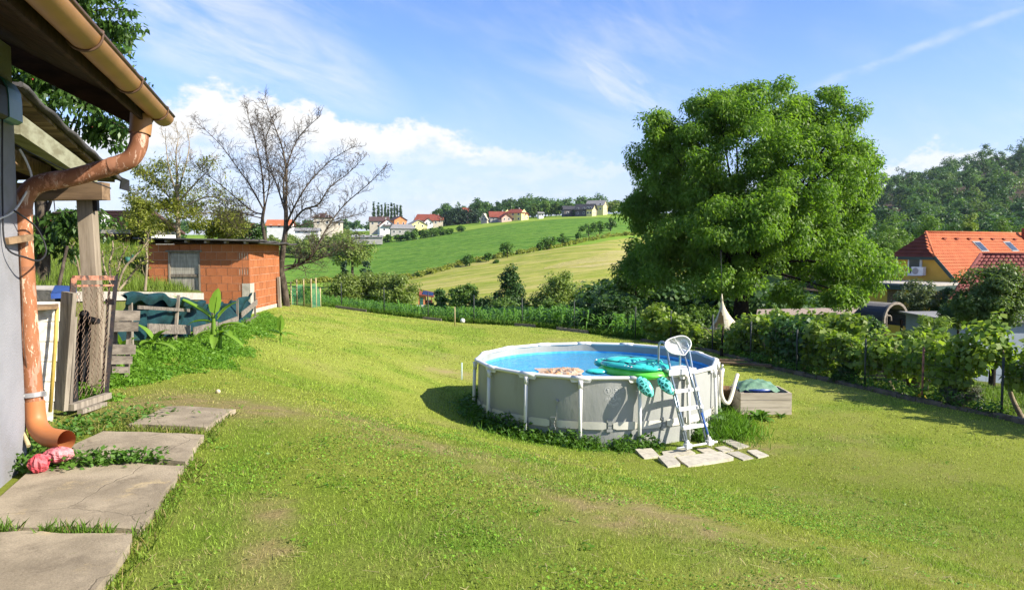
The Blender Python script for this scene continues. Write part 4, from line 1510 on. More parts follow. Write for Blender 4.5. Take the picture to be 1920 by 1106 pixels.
pipe = thing('drainpipe_root', None, None, HC)
bpy.data.objects.remove(pipe)
top_pts = smooth_path([P(265, 214, 5.86), P(264, 236, 5.86), P(262, 252, 5.85)], 4)
up_pts = smooth_path([P(262, 250, 5.85), P(259, 274, 5.84), P(247, 296, 5.82), P(226, 307, 5.80), P(180, 321, 5.77), P(130, 334, 5.73), P(92, 340, 5.70), P(64, 350, 5.675), P(46, 371, 5.66), P(41, 398, 5.655)], 6)
dn_pts = [P(41, 396, 5.655), P(44, 470, 5.655), P(52, 600, 5.655), P(62, 735, 5.655), P(64.5, 772, 5.655)]
el_pts = smooth_path([P(64, 752, 5.655), P(67, 785, 5.64), P(75, 806, 5.60), P(92, 819, 5.54), P(125, 825, 5.46)], 6)
dp = MB().tube(dn_pts, PR, 20, False).build('drainpipe', M['pipe_worn'], house)
MB().tube(up_pts, PR, 20, False).build('upper_bend', M['pipe_top'], dp)
MB().tube(top_pts, [PR + 0.012] * 7 + [PR + 0.012] * (len(top_pts) - 7), 20, False).build('outlet', M['gutter'], dp)
MB().tube(el_pts, PR + 0.005, 20, False).build('lower_elbow', M['pipe_new'], dp)
for c0, c1 in (((216, 310.5, 5.79), (209, 312.8, 5.787)), ((104, 338.5, 5.71), (97, 339.6, 5.705)), ((45.5, 500, 5.655), (45.8, 507, 5.655))):
 MB().tube([P(*c0), P(*c1)], PR + 0.003, 20, False).build('joint_collar', M['pipe_top'], dp)
MB().tube([P(41, 392, 5.655), P(41.4, 405, 5.655)], PR + 0.005, 20, False).build('joint_collar', M['pipe_worn'], dp)
ck = P(62, 738, 5.655)
ax = (P(64, 760, 5.655) - P(60, 716, 5.655)).normalized()
cl = MB().tube([ck - ax * 0.017, ck + ax * 0.017], PR + 0.012, 20, False)
cl.tube([ck + Vector((-PR - 0.006, 0, 0)), hp(-0.03, 0.0, ck.z)], 0.01, 8)
cl.box(ck + Vector((PR + 0.02, -0.01, 0)), (0.03, 0.02, 0.035))
cl.box(ck + Vector((-PR - 0.02, -0.03, 0)), (0.03, 0.02, 0.05))
cl.build('pipe_clamp', M['zinc'], dp)
MB().beam(hp(-0.30, 0.012, 3.235), hp(-0.02, 0.085, 3.265), 0.04, 0.045).build('timber_block', M['wood_brown'], house)

bx = thing('wall_box', 'teal rounded plastic box with red and white sticker high on the grey wall', 'box', hp(-0.35, 0.1, 4.1))
def rounded(cu, cn, z0, z1, u0, u1, n0, n1, top):
 m = MB()
 prof = []
 zs = [z0, z0 + 0.02, z0 + (z1 - z0) * 0.5, z1 - 0.09, z1 - 0.03, z1]
 ns = [n1 - 0.03, n1, n1, n1 - 0.005, n1 - 0.035, n1 - 0.10]
 vs = []
 for z, n in zip(zs, ns):
  vs += [hp(u0, n0, z), hp(u0, n, z), hp(u1, n, z), hp(u1, n0, z)]
 fs = []
 for i in range(len(zs) - 1):
  for k in range(4):
   a, b = i * 4 + k, i * 4 + (k + 1) % 4
   fs.append((a, b, b + 4, a + 4))
 fs += [(3, 2, 1, 0), tuple(range(len(vs) - 4, len(vs)))]
 return m.add(vs, fs)
rounded(0, 0, 4.06, 4.37, -0.33, -0.06, 0.0, 0.075, 0).build('housing', M['teal'], bx)
rounded(0, 0, 4.06, 4.36, -0.75, -0.335, 0.0, 0.07, 0).build('front_cover', M['cable'], bx)
MB().beam(hp(-0.058, 0.035, 4.20), hp(-0.058, 0.035, 4.31), 0.022, 0.006, HU).build('white_sticker', M['white_plastic'], bx)
MB().beam(hp(-0.058, 0.035, 4.135), hp(-0.058, 0.035, 4.19), 0.022, 0.006, HU).build('red_sticker', M['red'], bx)
for i, (nm, lab, m, r, pts) in enumerate([
 ('cable', 'black cable hanging down the grey wall below the teal box', M['cable'], 0.0065, [hp(-0.33, 0.03, 4.07), hp(-0.36, 0.02, 3.5), hp(-0.36, 0.03, 3.2), hp(-0.25, 0.12, 3.12), hp(-0.1, 0.16, 3.1), hp(0.02, 0.17, 3.18), hp(-0.02, 0.12, 3.34), hp(-0.2, 0.04, 3.45)]),
 ('cable', 'white cable looping from the grey wall up to the canopy', M['cable_white'], 0.008, [hp(-0.45, 0.015, 3.38), hp(-0.2, 0.03, 3.44), hp(-0.05, 0.05, 3.54), hp(0.03, 0.09, 3.68), hp(0.02, 0.07, 3.80), hp(0.0, 0.03, 3.9)]),
 ('cable', 'thin reddish cable running down the foot of the grey wall corner', M['gutter_edge'], 0.004, [hp(-0.02, 0.01, 3.3), hp(-0.02, 0.015, 2.9), hp(-0.03, 0.02, 2.45), hp(0.0, 0.03, 2.2), hp(-0.02, 0.02, 1.95), hp(-0.01, 0.03, 1.64)]),
 ('cable', 'thin dark wire strung under the canopy from the wall to the drainpipe', M['cable'], 0.005, [hp(0.0, 0.0, 3.93), hp(0.35, 0.25, 3.78), hp(0.6, 0.5, 3.67)]),
]):
 o = MB().tube(smooth_path(pts, 6), r, 6).build(nm, m, None, pts[0])
 tag(o, lab, 'cable')

def crumple(name, c, r, m, seed):
 mb = MB()
 rd = random.Random(seed)
 n, k = 22, 12
 vs, fs = [], []
 for i in range(k + 1):
  ph = math.pi * i / k
  for j in range(n):
   t = 2 * math.pi * j / n
   q = 1 + 0.16 * math.sin(t * 9 + i * 0.7 + seed) + (rd.random() - 0.5) * 0.18
   vs.append(Vector(c) + Vector((r[0] * math.sin(ph) * math.cos(t) * q, r[1] * math.sin(ph) * math.sin(t) * q, r[2] * math.cos(ph) * (1 + 0.1 * math.sin(3 * t)))))
 for i in range(k):
  for j in range(n):
   a, b = i * n + j, i * n + (j + 1) % n
   fs.append((a, a + n, b + n, b))
 return mb.add(vs, fs, False).build(name, m, None, c)

c1 = Vector((X_at(97, 5.42), 5.42, 1.715))
tag(crumple('crumpled_net', c1, (0.10, 0.075, 0.055), M['pink'], 3), 'faded pink crumpled net bag under the drainpipe elbow', 'net bag')
c2 = Vector((X_at(58, 5.28), 5.28, 1.69))
tag(crumple('crumpled_net', c2, (0.062, 0.06, 0.065), M['red'], 5), 'bright red crumpled net bag among weeds at the wall foot', 'net bag')
o = MB().tube([P(38, 795, 5.62), P(54, 836, 5.5)], 0.016, 8).build('bamboo_stick', M['cane'])
tag(o, 'short yellow stick leaning by the grey wall behind the drainpipe', 'stick')

# ------------------------------------------------------------------ timber canopy beyond the house
A, B = P(27, 163, 6.35), P(216, 338, 9.4)
inn = Vector((-2.9, -0.55, 0.12))
canopy = thing('timber_canopy', 'weathered timber canopy on a thick post with a boarded sloping roof', 'canopy', (A.x - 1, 8.0, 1.6))
NB = 15
for k in range(NB):
 a, b = A.lerp(B, k / NB), A.lerp(B, (k + 0.95) / NB)
 MB().quadslab([a + inn, a, b, b + inn], 0.03).build('roof_board', M['wood_board'], canopy)
up = Vector((0, 0, 0.035))
mb = MB().quadslab([A + inn + up, A + up + Vector((0.05, 0, 0)), B + up + Vector((0.05, 0.08, 0)), B + inn + up], 0.03)
mb.build('roof_felt', M['tar'], canopy)
pts = [A.lerp(B, t) + Vector((0.05, 0, 0.02 + 0.015 * math.sin(t * 31))) for t in np.linspace(0, 1.02, 26)]
MB().tube(pts, 0.024, 7).build('felt_edge', M['tar'], canopy)
mb = MB().quadslab([B + Vector((0.06, 0.02, 0.04)), B + Vector((0.06, 0.2, 0.02)), B + Vector((0.05, 0.22, -0.12)), B + Vector((0.02, 0.05, -0.10))], 0.015)
mb.build('felt_flap', M['cable'], canopy)
ra, rb = P(20, 232, 6.3), P(170, 336, 8.9)
MB().beam(ra, rb, 0.14, 0.17).build('rafter', M['wood_green'], canopy)
ra, rb = P(-60, 262, 6.3), P(95, 330, 8.9)
MB().beam(ra, rb, 0.12, 0.15).build('rafter', M['wood_brown'], canopy, label='brown rafter in the shade')
MB().beam(P(-40, 361, 8.35), P(199, 359, 8.35), 0.17, 0.185).build('beam', M['wood_brown'], canopy)
MB().beam(P(-30, 325, 8.75), P(150, 321, 8.75), 0.12, 0.16).build('purlin', M['wood_dark'], canopy)
pt, pb = P(163, 376, 8.5), P(163, 700, 8.5)
pb.z = 1.4
pb.x += 0.13
mb = MB().beam(pt, pb, 0.205, 0.15, (0.97, 0.2, 0))
mb.build('post', M['wood_post'], canopy)
MB().beam(P(176, 374, 8.47), P(177, 396, 8.47), 0.05, 0.09).build('post_bracket', M['iron_black'], canopy)

# ------------------------------------------------------------------ fence bits and the rusty gate
def board(a, b, w, t, m, name, parent=None, up=(0, 0, 1)):
 return MB().beam(a, b, t, w, up).build(name, m, parent)

wf = thing('board_fence', 'flaking white painted board fence behind the drainpipe', 'fence', (X_at(85, 6.9), 6.9, 1.6))
for k in range(6):
 y0 = 566 + k * 37.5
 MB().quadslab([P(34, y0 + 36, 6.75), P(112 - k * 2.5, y0 + 36, 7.05), P(113 - k * 2.5, y0, 7.05), P(34, y0, 6.75)], 0.025).build('board', M['wood_white'], wf)
MB().quadslab([P(40, 577, 6.6), P(110, 573, 6.9), P(109, 565, 7.2), P(40, 566, 6.9)], 0.03).build('top_board', M['wood_brown'], wf)
o = MB().tube([P(107, 576, 6.95), P(104, 640, 6.93), P(94, 772, 6.88)], 0.017, 8).build('pole', M['yellow_pole'])
tag(o, 'thin yellow pole standing between the white boards and the grey gatepost', 'pole')
o = MB().beam(P(130, 548, 7.15), P(113, 768, 7.15), 0.135, 0.05, (0.3, 1, 0)).build('gatepost', M['wood_greyz'])
tag(o, 'broad weathered plank upright left of the rusty mesh gate', 'post')
o = MB().beam(P(139, 594, 7.3), P(130, 758, 7.3), 0.04, 0.04).build('batten', M['wood_greyz'])
tag(o, 'narrow pale batten along the hinge side of the rusty gate', 'batten')

gate = thing('garden_gate', 'leaning rusty iron gate filled with diamond wire mesh', 'gate', (X_at(170, 7.7), 7.7, 1.6))
TL, TR, BL, BR = P(138, 521, 7.38), P(216, 521, 8.05), P(130, 752, 7.32), P(200, 736, 8.0)
MB().beam(TL, P(134, 592, 7.36), 0.035, 0.05).build('hinge_stile', M['rust'], gate)
MB().beam(P(134, 592, 7.36), BL, 0.015, 0.015).build('lower_stile', M['wire_rust'], gate)
MB().beam(TR + Vector((0.01, 0, 0.02)), BR, 0.045, 0.04).build('latch_stile', M['iron_black'], gate)
MB().beam(TR + Vector((-0.05, -0.02, -0.05)), BR + Vector((-0.05, 0, 0)), 0.015, 0.02).build('latch_rod', M['iron_black'], gate)
MB().beam(TL, TR, 0.03, 0.045).build('top_rail', M['rust'], gate)
MB().beam(TL.lerp(BL, 0.065), TR.lerp(BR, 0.065), 0.015, 0.02).build('second_rail', M['rust'], gate)
MB().box(P(207, 566, 7.95), (0.09, 0.03, 0.06)).build('latch', M['iron_black'], gate)
MB().box(P(134, 557, 7.33), (0.09, 0.05, 0.03)).build('hinge', M['rust'], gate)
mb = MB()

def gp(s, t):
 return TL.lerp(TR, s).lerp(BL.lerp(BR, s), t)

NXD, NYD = 7, 9
T0 = 0.08
for i in range(NXD + 1):
 for sgn in (0, 1):
  pts = []
  for j in range(NYD * 2 + 1):
   s = (i + (0.5 if (j + sgn) % 2 else 0)) / NXD - 0.25 / NXD
   s = min(max(s + 0.012 * math.sin(i * 3.1 + j * 1.7), 0.01), 0.99)
   t = T0 + (0.99 - T0) * j / (NYD * 2)
   pts.append(gp(s, t) + Vector((0, 0.008 * math.sin(i * 2 + j), 0)))
  mb.tube(pts, 0.0034, 4, False, False)
mb.build('wire_mesh', M['wire_rust'], gate)
o = MB().beam(P(132, 764, 7.25), P(203, 741, 7.95), 0.07, 0.06).build('threshold_beam', M['wood_greyz'])
tag(o, 'old grey beam lying on the ground under the rusty gate', 'beam')
o = MB().beam(P(150, 772, 7.2), P(196, 757, 7.75), 0.05, 0.04).build('threshold_beam', M['wood_greyz'])
tag(o, 'thinner half-buried beam in front of the beam under the rusty gate', 'beam')
pw = thing('plank_screen', 'grey upright planks standing behind the rusty mesh gate', 'screen', (X_at(180, 8.7), 8.7, 1.6))
for k, (px0, px1, yt, yb) in enumerate([(167, 181, 565, 742), (182, 190, 563, 735), (191, 199, 570, 730), (200, 212, 560, 720)]):
 mb = MB().quadslab([P(px0 - 5, yb, 8.62 + k * .05), P(px1 - 6, yb, 8.65 + k * .05), P(px1, yt, 8.65 + k * .05), P(px0, yt, 8.62 + k * .05)], 0.03)
 mb.build('plank', M['wood_greyz'], pw)
def jacket():
 mb = MB()
 nx, ny = 9, 14
 out = [(151, 592, 166), (147, 600, 171), (145, 620, 171), (143, 640, 170), (142, 660, 168), (140, 680, 168), (137, 700, 167), (135, 716, 165)]
 ys = [o_[1] for o_ in out]
 vs = []
 for s in (0, 1):
  for j in range(ny):
   y = 592 + (716 - 592) * j / (ny - 1)
   xl, xr = np.interp(y, ys, [o_[0] for o_ in out]), np.interp(y, ys, [o_[2] for o_ in out])
   for i in range(nx):
    t = i / (nx - 1)
    bul = math.sin(math.pi * t) * 0.07 + 0.018 * math.sin(t * 15 + j * 0.4) + 0.006
    vs.append(P(xl + (xr - xl) * t, y, 8.15 + (bul if s else -bul)))
 fs = []
 for s in (0, 1):
  for j in range(ny - 1):
   for i in range(nx - 1):
    a = s * nx * ny + j * nx + i
    q = (a, a + 1, a + nx + 1, a + nx)
    fs.append(q if s else q[::-1])
 mb.add(vs, fs, True)
 mb.tube([P(163, 602, 8.12), P(172, 601, 8.05), P(184, 602, 8.0)], [0.06, 0.042, 0.03], 10)
 mb.ball(P(158, 590, 8.15), (0.05, 0.05, 0.05))
 o = mb.build('hanging_jacket', M['black'])
 tag(o, 'black jacket with one sleeve out hanging behind the rusty gate', 'jacket')

jacket()
bn = thing('rubbish_bin', 'dark bin with slate blue hinged lid behind the plank gatepost', 'bin', (X_at(118, 8.0), 8.0, 1.6))
MB().prism([tuple(P(103, 560, 7.75))[:2], tuple(P(140, 560, 7.85))[:2], tuple(P(142, 560, 8.4))[:2], tuple(P(105, 560, 8.4))[:2]], 1.6, P(120, 553, 7.8).z).build('body', M['cable'], bn)
lid = MB().quadslab([P(95, 551, 7.65), P(141, 548, 7.8), P(144, 536, 8.5), P(103, 535, 8.45)], 0.05)
lid.build('lid', M['blue_tarp'], bn, label='slate blue lid')
pal = thing('wooden_pallet', 'broken grey pallet standing on edge beside the rusty gate', 'pallet', (X_at(235, 9.1), 9.1, 1.65))
for y0, y1, xa, xb in ((583, 602, 211, 262), (604, 622, 208, 259), (647, 665, 210, 254), (668, 683, 206, 248), (688, 700, 210, 240)):
 MB().quadslab([P(xa, y1, 9.0), P(xb, y1 - 1, 9.12), P(xb + 1, y0, 9.12), P(xa, y0 - 1, 9.0)], 0.035).build('slat', M['wood_grey'], pal)
for xa in (238, 212):
 MB().beam(P(xa + 6, 588, 9.22), P(xa, 706, 9.2), 0.09, 0.05).build('stringer', M['wood_greyz'], pal)

# ------------------------------------------------------------------ retaining ledge and netting fence
led = thing('retaining_ledge', 'pale concrete ledge holding up the raised garden behind the netting', 'wall', (-6.7, 12, 1.6))
pts = [(-6.1, 8.6)] + LEDGE
for a, b in zip(pts[:-1], pts[1:]):
 za, zb = float(ledge_z(a[1])) + 0.03, float(ledge_z(b[1])) + 0.03
 MB().prism([(a[0] - 0.02, a[1]), (b[0] - 0.02, b[1] - 0.006), (b[0] - 0.28, b[1] - 0.006), (a[0] - 0.28, a[1])], [za - 0.16, zb - 0.16, zb - 0.16, za - 0.16], [za, zb, zb, za]).build('coping', M['cap_stone'], led)
 MB().prism([(a[0] - 0.06, a[1]), (b[0] - 0.06, b[1] - 0.006), (b[0] - 0.26, b[1] - 0.006), (a[0] - 0.26, a[1])], 1.2, [za - 0.17, zb - 0.17, zb - 0.17, za - 0.17]).build('wall', M['concrete'], led)
for k in range(14):
 t = 0.3 + k * 0.055
 y = 9 + 8 * t
 x = float(ledge_x(y)) - 0.45 - 0.1 * random.random()
MB().prism([tuple(P(58, 545, 9.6))[:2], tuple(P(104, 545, 9.5))[:2], tuple(P(104, 545, 10.6))[:2], tuple(P(58, 545, 10.7))[:2]], 1.5, 2.66).build('block', M['cap_stone'], led)

NF = [(P(222, 560, 10.2), 10.2), (P(345, 560, 13.4), 13.4), (P(430, 560, 17.0), 17.0), (P(473, 560, 20.2), 20.2)]
nf = thing('netting_fence', 'sagging dark green netting on a grey plank fence below the brick shed', 'fence', (-5.8, 13, 1.6))

def nf_pt(t, z=0.0, off=0.0):
 """along the fence, t 0..1"""
 ys = [10.2, 13.4, 17.0, 20.2]
 xs = [q[0].x for q in NF]
 y = 10.2 + 10.0 * t
 return Vector((float(np.interp(y, ys, xs)) + off, y, z))

def scr_z(py, y): return P(960, py, y).z

top_py = [(0.0, 553), (0.1, 549), (0.2, 556), (0.32, 562), (0.45, 567), (0.6, 568), (0.8, 560), (1.0, 549)]
bot_py = [(0.0, 640), (0.2, 632), (0.45, 632), (0.7, 618), (1.0, 601)]
mb = MB()
nu, nv = 90, 12
vs, fs = [], []
for i in range(nu):
 t = i / (nu - 1)
 y = 10.2 + 10 * t
 zt = scr_z(np.interp(t, [p[0] for p in top_py], [p[1] for p in top_py]), y) + 0.025 * math.sin(t * 47)
 zb = scr_z(np.interp(t, [p[0] for p in bot_py], [p[1] for p in bot_py]), y)
 for j in range(nv):
  v = j / (nv - 1)
  off = 0.05 * math.sin(t * 60 + v * 3) * (0.4 + v) + 0.07 * math.sin(v * math.pi * 2 + t * 23) + 0.04 * math.sin(v * 9 + t * 91)
  if v < 0.12: off += 0.06
  vs.append(nf_pt(t, zt + (zb - zt) * v, off - 0.03))
for i in range(nu - 1):
 for j in range(nv - 1):
  a = i * nv + j
  fs.append((a, a + nv, a + nv + 1, a + 1))
mb.add(vs, fs, True)
mb.build('netting', M['netting'], nf)
mb = MB()
vs, fs = [], []
for i in range(40):
 t = i / 39 * 0.42
 y = 10.2 + 10 * t
 zt = scr_z(np.interp(t, [p[0] for p in top_py], [p[1] for p in top_py]), y) + 0.025 * math.sin(t * 47)
 for j in range(5):
  v = j / 4
  vs.append(nf_pt(t, zt + 0.015 - 0.14 * v * v - 0.03 * v * math.sin(t * 70), 0.05 + 0.07 * math.sin(v * 2.6) + 0.02 * math.sin(t * 50)))
for i in range(39):
 for j in range(4):
  a = i * 5 + j
  fs.append((a, a + 5, a + 6, a + 1))
mb.add(vs, fs, True)
mb.build('netting_flap', M['netting'], nf)
for t0, t1, p0, p1, w in ((0.04, 0.30, 576, 582, 0.05), (0.08, 0.30, 616, 618, 0.15), (0.33, 0.5, 622, 610, 0.16), (0.52, 0.70, 612, 598, 0.13), (0.76, 0.99, 590, 566, 0.13), (0.82, 1.0, 605, 594, 0.12)):
 a, b = nf_pt(t0, scr_z(p0, 10.2 + 10 * t0), 0.13), nf_pt(t1, scr_z(p1, 10.2 + 10 * t1), 0.14)
 MB().beam(a, b, 0.025, w).build('plank', M['wood_grey'], nf)
for t, lean in ((0.02, 0.0), (0.22, 0.22), (0.5, -0.12), (0.72, 0.05), (0.985, 0.0)):
 y = 10.2 + 10 * t
 a = nf_pt(t, gz1(*nf_pt(t)[:2]) - 0.1, 0.09)
 b = nf_pt(t, scr_z(np.interp(t, [p[0] for p in top_py], [p[1] for p in top_py]) - 2, y), 0.09) + Vector((0, lean, 0))
 MB().beam(a, b, 0.045, 0.035).build('post', M['wood_greyz'], nf)

# ------------------------------------------------------------------ brick shed
SX, SY, SB = -8.35, 24.5, 1.02
SW, SD = 3.22, 3.15
shed = thing('brick_shed', 'small orange hollow-brick shed with a black flat roof and grey board door', 'shed', (SX - SW / 2, SY + SD / 2, SB))
CH, BHT = 0.25, 0.238
DX0, DX1, DTOP = 0.64, 1.64, 8          # door opening, metres from left corner; courses high
_bm = {}

def block_mesh(L, slots=False, axis='x'):
 key = (round(L, 2), slots, axis)
 if key in _bm:
  return _bm[key]
 mb = MB()
 d = 0.10
 if not slots:
  mb.box((0, 0, 0), (L - 0.012, d, BHT) if axis == 'x' else (d, L - 0.012, BHT))
 else:
  n = 4
  w = (L - 0.012) / (2 * n + 1)
  mb.box((0, 0.035, 0), (L - 0.012, 0.03, BHT))
  for k in range(n + 1):
   mb.box((-(L - 0.012) / 2 + w * (2 * k + 0.5), -0.015, 0), (w, 0.07, BHT * 0.999))
  mb.box((0, -0.0155, BHT / 2 - 0.012), (L - 0.014, 0.067, 0.022))
  mb.box((0, -0.0155, -BHT / 2 + 0.012), (L - 0.014, 0.067, 0.022))
 me = mb.mesh('brick')
 me.materials.append(M['block'])
 _bm[key] = me
 return me

def lay(x0, x1, row, axis, fixed, start, slots_at=None):
 """one course between x0 and x1 along the axis"""
 L = 0.335
 cuts = [x0]
 x = x0 + (start if start > 0.06 else L)
 while x < x1 - 0.1:
  cuts.append(x)
  x += L
 cuts.append(x1)
 z = SB + CH * (row + 0.5)
 for a, b in zip(cuts[:-1], cuts[1:]):
  c = (a + b) / 2
  j = (random.random() - 0.5) * 0.008
  sl_ = slots_at is not None and slots_at(a, b, x0, x1)
  loc = Vector((c, fixed + j, z)) if axis == 'x' else Vector((fixed + j, c, z))
  link('brick', block_mesh(b - a, sl_ and axis == 'x', axis), None, shed, loc - WL[shed.name])

XL = SX - SW
for r in range(9):
 odd = r % 2
 sl_f = (lambda a, b, x0, x1, r=r: (x1 - b < 0.02 and r in (2, 4, 6)) or (a - x0 < 0.02 and r == 4))
 fy = SY + 0.05
 top_cut = 0
 if r < DTOP:
  lay(XL, XL + DX0, r, 'x', fy, 0.17 if odd else 0, (lambda a, b, x0, x1, r=r: a - x0 < 0.02 and r in (3,)))
  lay(XL + DX1, SX, r, 'x', fy, 0.19 if odd else 0, (lambda a, b, x0, x1, r=r: x1 - b < 0.02 and r in (3, 5, 7)))
 else:
  lay(XL, SX, r, 'x', fy, 0.17 if odd else 0)
 lay(SY + 0.102, SY + SD, r, 'y', SX - 0.05, 0.17 if odd else 0)
 lay(SY + 0.102, SY + SD, r, 'y', XL + 0.05, 0.17 if odd else 0)
 lay(XL + 0.102, SX - 0.102, r, 'x', SY + SD - 0.05, 0.17 if odd else 0)
mb = MB()
for (a, b, c, d) in ((XL + 0.02, XL + DX0 - 0.01, SY + 0.008, SY + 0.09), (XL + DX1 + 0.01, SX - 0.02, SY + 0.008, SY + 0.09), (SX - 0.09, SX - 0.008, SY + 0.092, SY + SD - 0.02), (XL + 0.018, XL + 0.09, SY + 0.092, SY + SD - 0.02), (XL + 0.1, SX - 0.1, SY + SD - 0.09, SY + SD - 0.02)):
 mb.prism([(a, c), (b, c), (b, d), (a, d)], SB - 0.25, SB + 9 * CH - 0.01)
mb.build('mortar', M['mortar'], shed)
MB().prism([(SX - 0.6, SY + SD * 0.3), (SX + 0.012, SY + 0.2), (SX + 0.02, SY + SD + 0.02), (SX - 0.6, SY + SD + 0.02)], SB - 0.5, SB + 0.16).build('footing', M['cap_stone'], shed)
MB().prism([(SX - 0.25, SY - 0.012), (SX + 0.014, SY - 0.012), (SX + 0.014, SY + 0.36), (SX - 0.25, SY + 0.36)], SB - 0.4, SB + 1.0).build('plaster_corner', M['cap_stone'], shed)
door = MB().box((XL + (DX0 + DX1) / 2, SY + 0.085, SB + 1.0), (DX1 - DX0 - 0.02, 0.02, 2.0)).build('door', M['wood_door'], shed)
for k in range(7):
 w = (DX1 - DX0 - 0.06) / 7
 MB().box((XL + DX0 + 0.03 + w * (k + 0.5), SY + 0.06, SB + 0.6), (w - 0.005, 0.025, 1.2)).build('door_board', M['wood_door'], door)
for k in range(5):
 MB().box((XL + (DX0 + DX1) / 2, SY + 0.055, SB + 1.36 + k * 0.128), (DX1 - DX0 - 0.08, 0.025, 0.124)).build('door_board', M['wood_door'], door)
MB().box((XL + (DX0 + DX1) / 2, SY + 0.03, SB + 1.25), (DX1 - DX0 - 0.06, 0.03, 0.08)).build('ledger', M['wood_greyz'], door)
for xx in (DX0 + 0.02, DX1 - 0.02):
 MB().box((XL + xx, SY + 0.02, SB + 1.0), (0.045, 0.07, 2.0)).build('door_frame', M['wood_greyz'], shed)
MB().box((XL + (DX0 + DX1) / 2, SY - 0.004, SB + 2.03), (DX1 - DX0 + 0.16, 0.05, 0.05)).build('lintel', M['wood_greyz'], shed)
zt = SB + 9 * CH
rq = [Vector((XL - 0.28, SY - 0.36, zt + 0.20)), Vector((SX + 0.42, SY - 0.36, zt + 0.13)), Vector((SX + 0.52, SY + SD + 0.3, zt + 0.0)), Vector((XL - 0.28, SY + SD + 0.3, zt + 0.06))]
rf = MB().quadslab(rq, 0.035).build('roof', M['tar'], shed)
mb = MB()
mb.tube([rq[0] + Vector((0, -0.01, -0.02)), rq[1] + Vector((0.0, -0.01, -0.02))], 0.03, 6)
pts = [rq[1].lerp(rq[2], t) + Vector((0.02, 0, -0.02 + 0.018 * math.sin(t * 21))) for t in np.linspace(0, 1, 14)]
mb.tube(pts, 0.035, 6)
mb.build('felt_edge', M['tar'], rf)
for k in range(6):
 x = XL + 0.1 + k * 0.62
 MB().beam((x, SY - 0.34, zt + 0.12 - k * 0.012), (x, SY + SD + 0.2, zt - 0.0), 0.07, 0.10).build('rafter', M['wood_grey'], rf)
MB().beam((XL - 0.2, SY - 0.05, zt + 0.035), (SX + 0.3, SY - 0.05, zt + 0.03), 0.08, 0.07).build('wall_plate', M['wood_dark'], shed)
MB().quadslab([Vector((SX - 0.1, SY - 0.31, zt + 0.1)), Vector((SX + 0.46, SY - 0.31, zt + 0.06)), Vector((SX + 0.62, SY + 1.2, zt + 0.02)), Vector((SX + 0.0, SY + 1.2, zt + 0.07))], 0.03).build('loose_felt', M['tar'], rf)
o = MB().beam((SX + 0.12, SY + SD - 0.4, SB - 0.2), (SX + 0.08, SY + SD - 0.4, SB + 1.1), 0.14, 0.08).build('post', M['wood_greyz'])
tag(o, 'grey wooden post against the back corner of the brick shed', 'post')

# ------------------------------------------------------------------ the pool
PCX, PCY = float(POOL_C[0]), float(POOL_C[1])
PZ = gz1(PCX, PCY)
RIM = 1.06
NSEG = 15
PH0 = R(-12)

def pol(r, ph, z):
 """about the pool centre; ph measured from the side facing the house, growing to the right"""
 return Vector((PCX + r * math.sin(ph), PCY - r * math.cos(ph), PZ + z))

pool = thing('swimming_pool', 'round grey above-ground frame pool of blue water with white posts and rim', 'pool', (PCX, PCY, PZ))
NSUB = 8
N = NSEG * NSUB

def wall_r(k, z):
 """vinyl bellies out between the posts"""
 ph = (k % NSUB) / NSUB
 b = math.sin(math.pi * ph)
 ch = POOL_R * math.cos(math.pi / NSEG) / math.cos((ph - 0.5) * 2 * math.pi / NSEG)
 v = min(max(z / RIM, 0), 1)
 return ch - 0.035 + b * (0.035 + 0.025 * math.sin(math.pi * v)) + 0.0

zs = [-0.12, 0.0, 0.1, 0.25, 0.4, 0.55, 0.7, 0.85, 0.95, RIM - 0.02]
vs, fs = [], []
for z in zs:
 for k in range(N):
  vs.append(pol(wall_r(k, z), PH0 + 2 * math.pi * k / N, z))
for i in range(len(zs) - 1):
 for k in range(N):
  a, b = i * N + k, i * N + (k + 1) % N
  fs.append((a, b, b + N, a + N))
MB().add(vs, fs, True).build('wall', M['liner_out'], pool)
vs, fs = [], []
zi = [0.03, 0.3, 0.6, 0.78, 0.9]
for z in zi:
 for k in range(N):
  vs.append(pol(wall_r(k, z) - 0.02, PH0 + 2 * math.pi * k / N, z))
for i in range(len(zi) - 1):
 for k in range(N):
  a, b = i * N + k, i * N + (k + 1) % N
  fs.append((b, a, a + N, b + N))
vs.append(pol(0, 0, 0.03))
for k in range(N):
 fs.append((k, (k + 1) % N, len(vs) - 1))
MB().add(vs, fs, True).build('liner', M['liner_in'], pool)
vs, fs = [], []
for z in (0.9, RIM - 0.01):
 for k in range(N):
  vs.append(pol(wall_r(k, z) - 0.021, PH0 + 2 * math.pi * k / N, z))
for k in range(N):
 fs.append(((k + 1) % N, k, k + N, (k + 1) % N + N))
MB().add(vs, fs, True).build('liner_top_band', M['liner_out'], pool)
vs = [pol(wall_r(k, 0.8) - 0.024, PH0 + 2 * math.pi * k / N, 0.86) for k in range(N)]
MB().add(vs, [tuple(range(N))]).build('water', M['water'], pool)
RW = POOL_R - 0.005
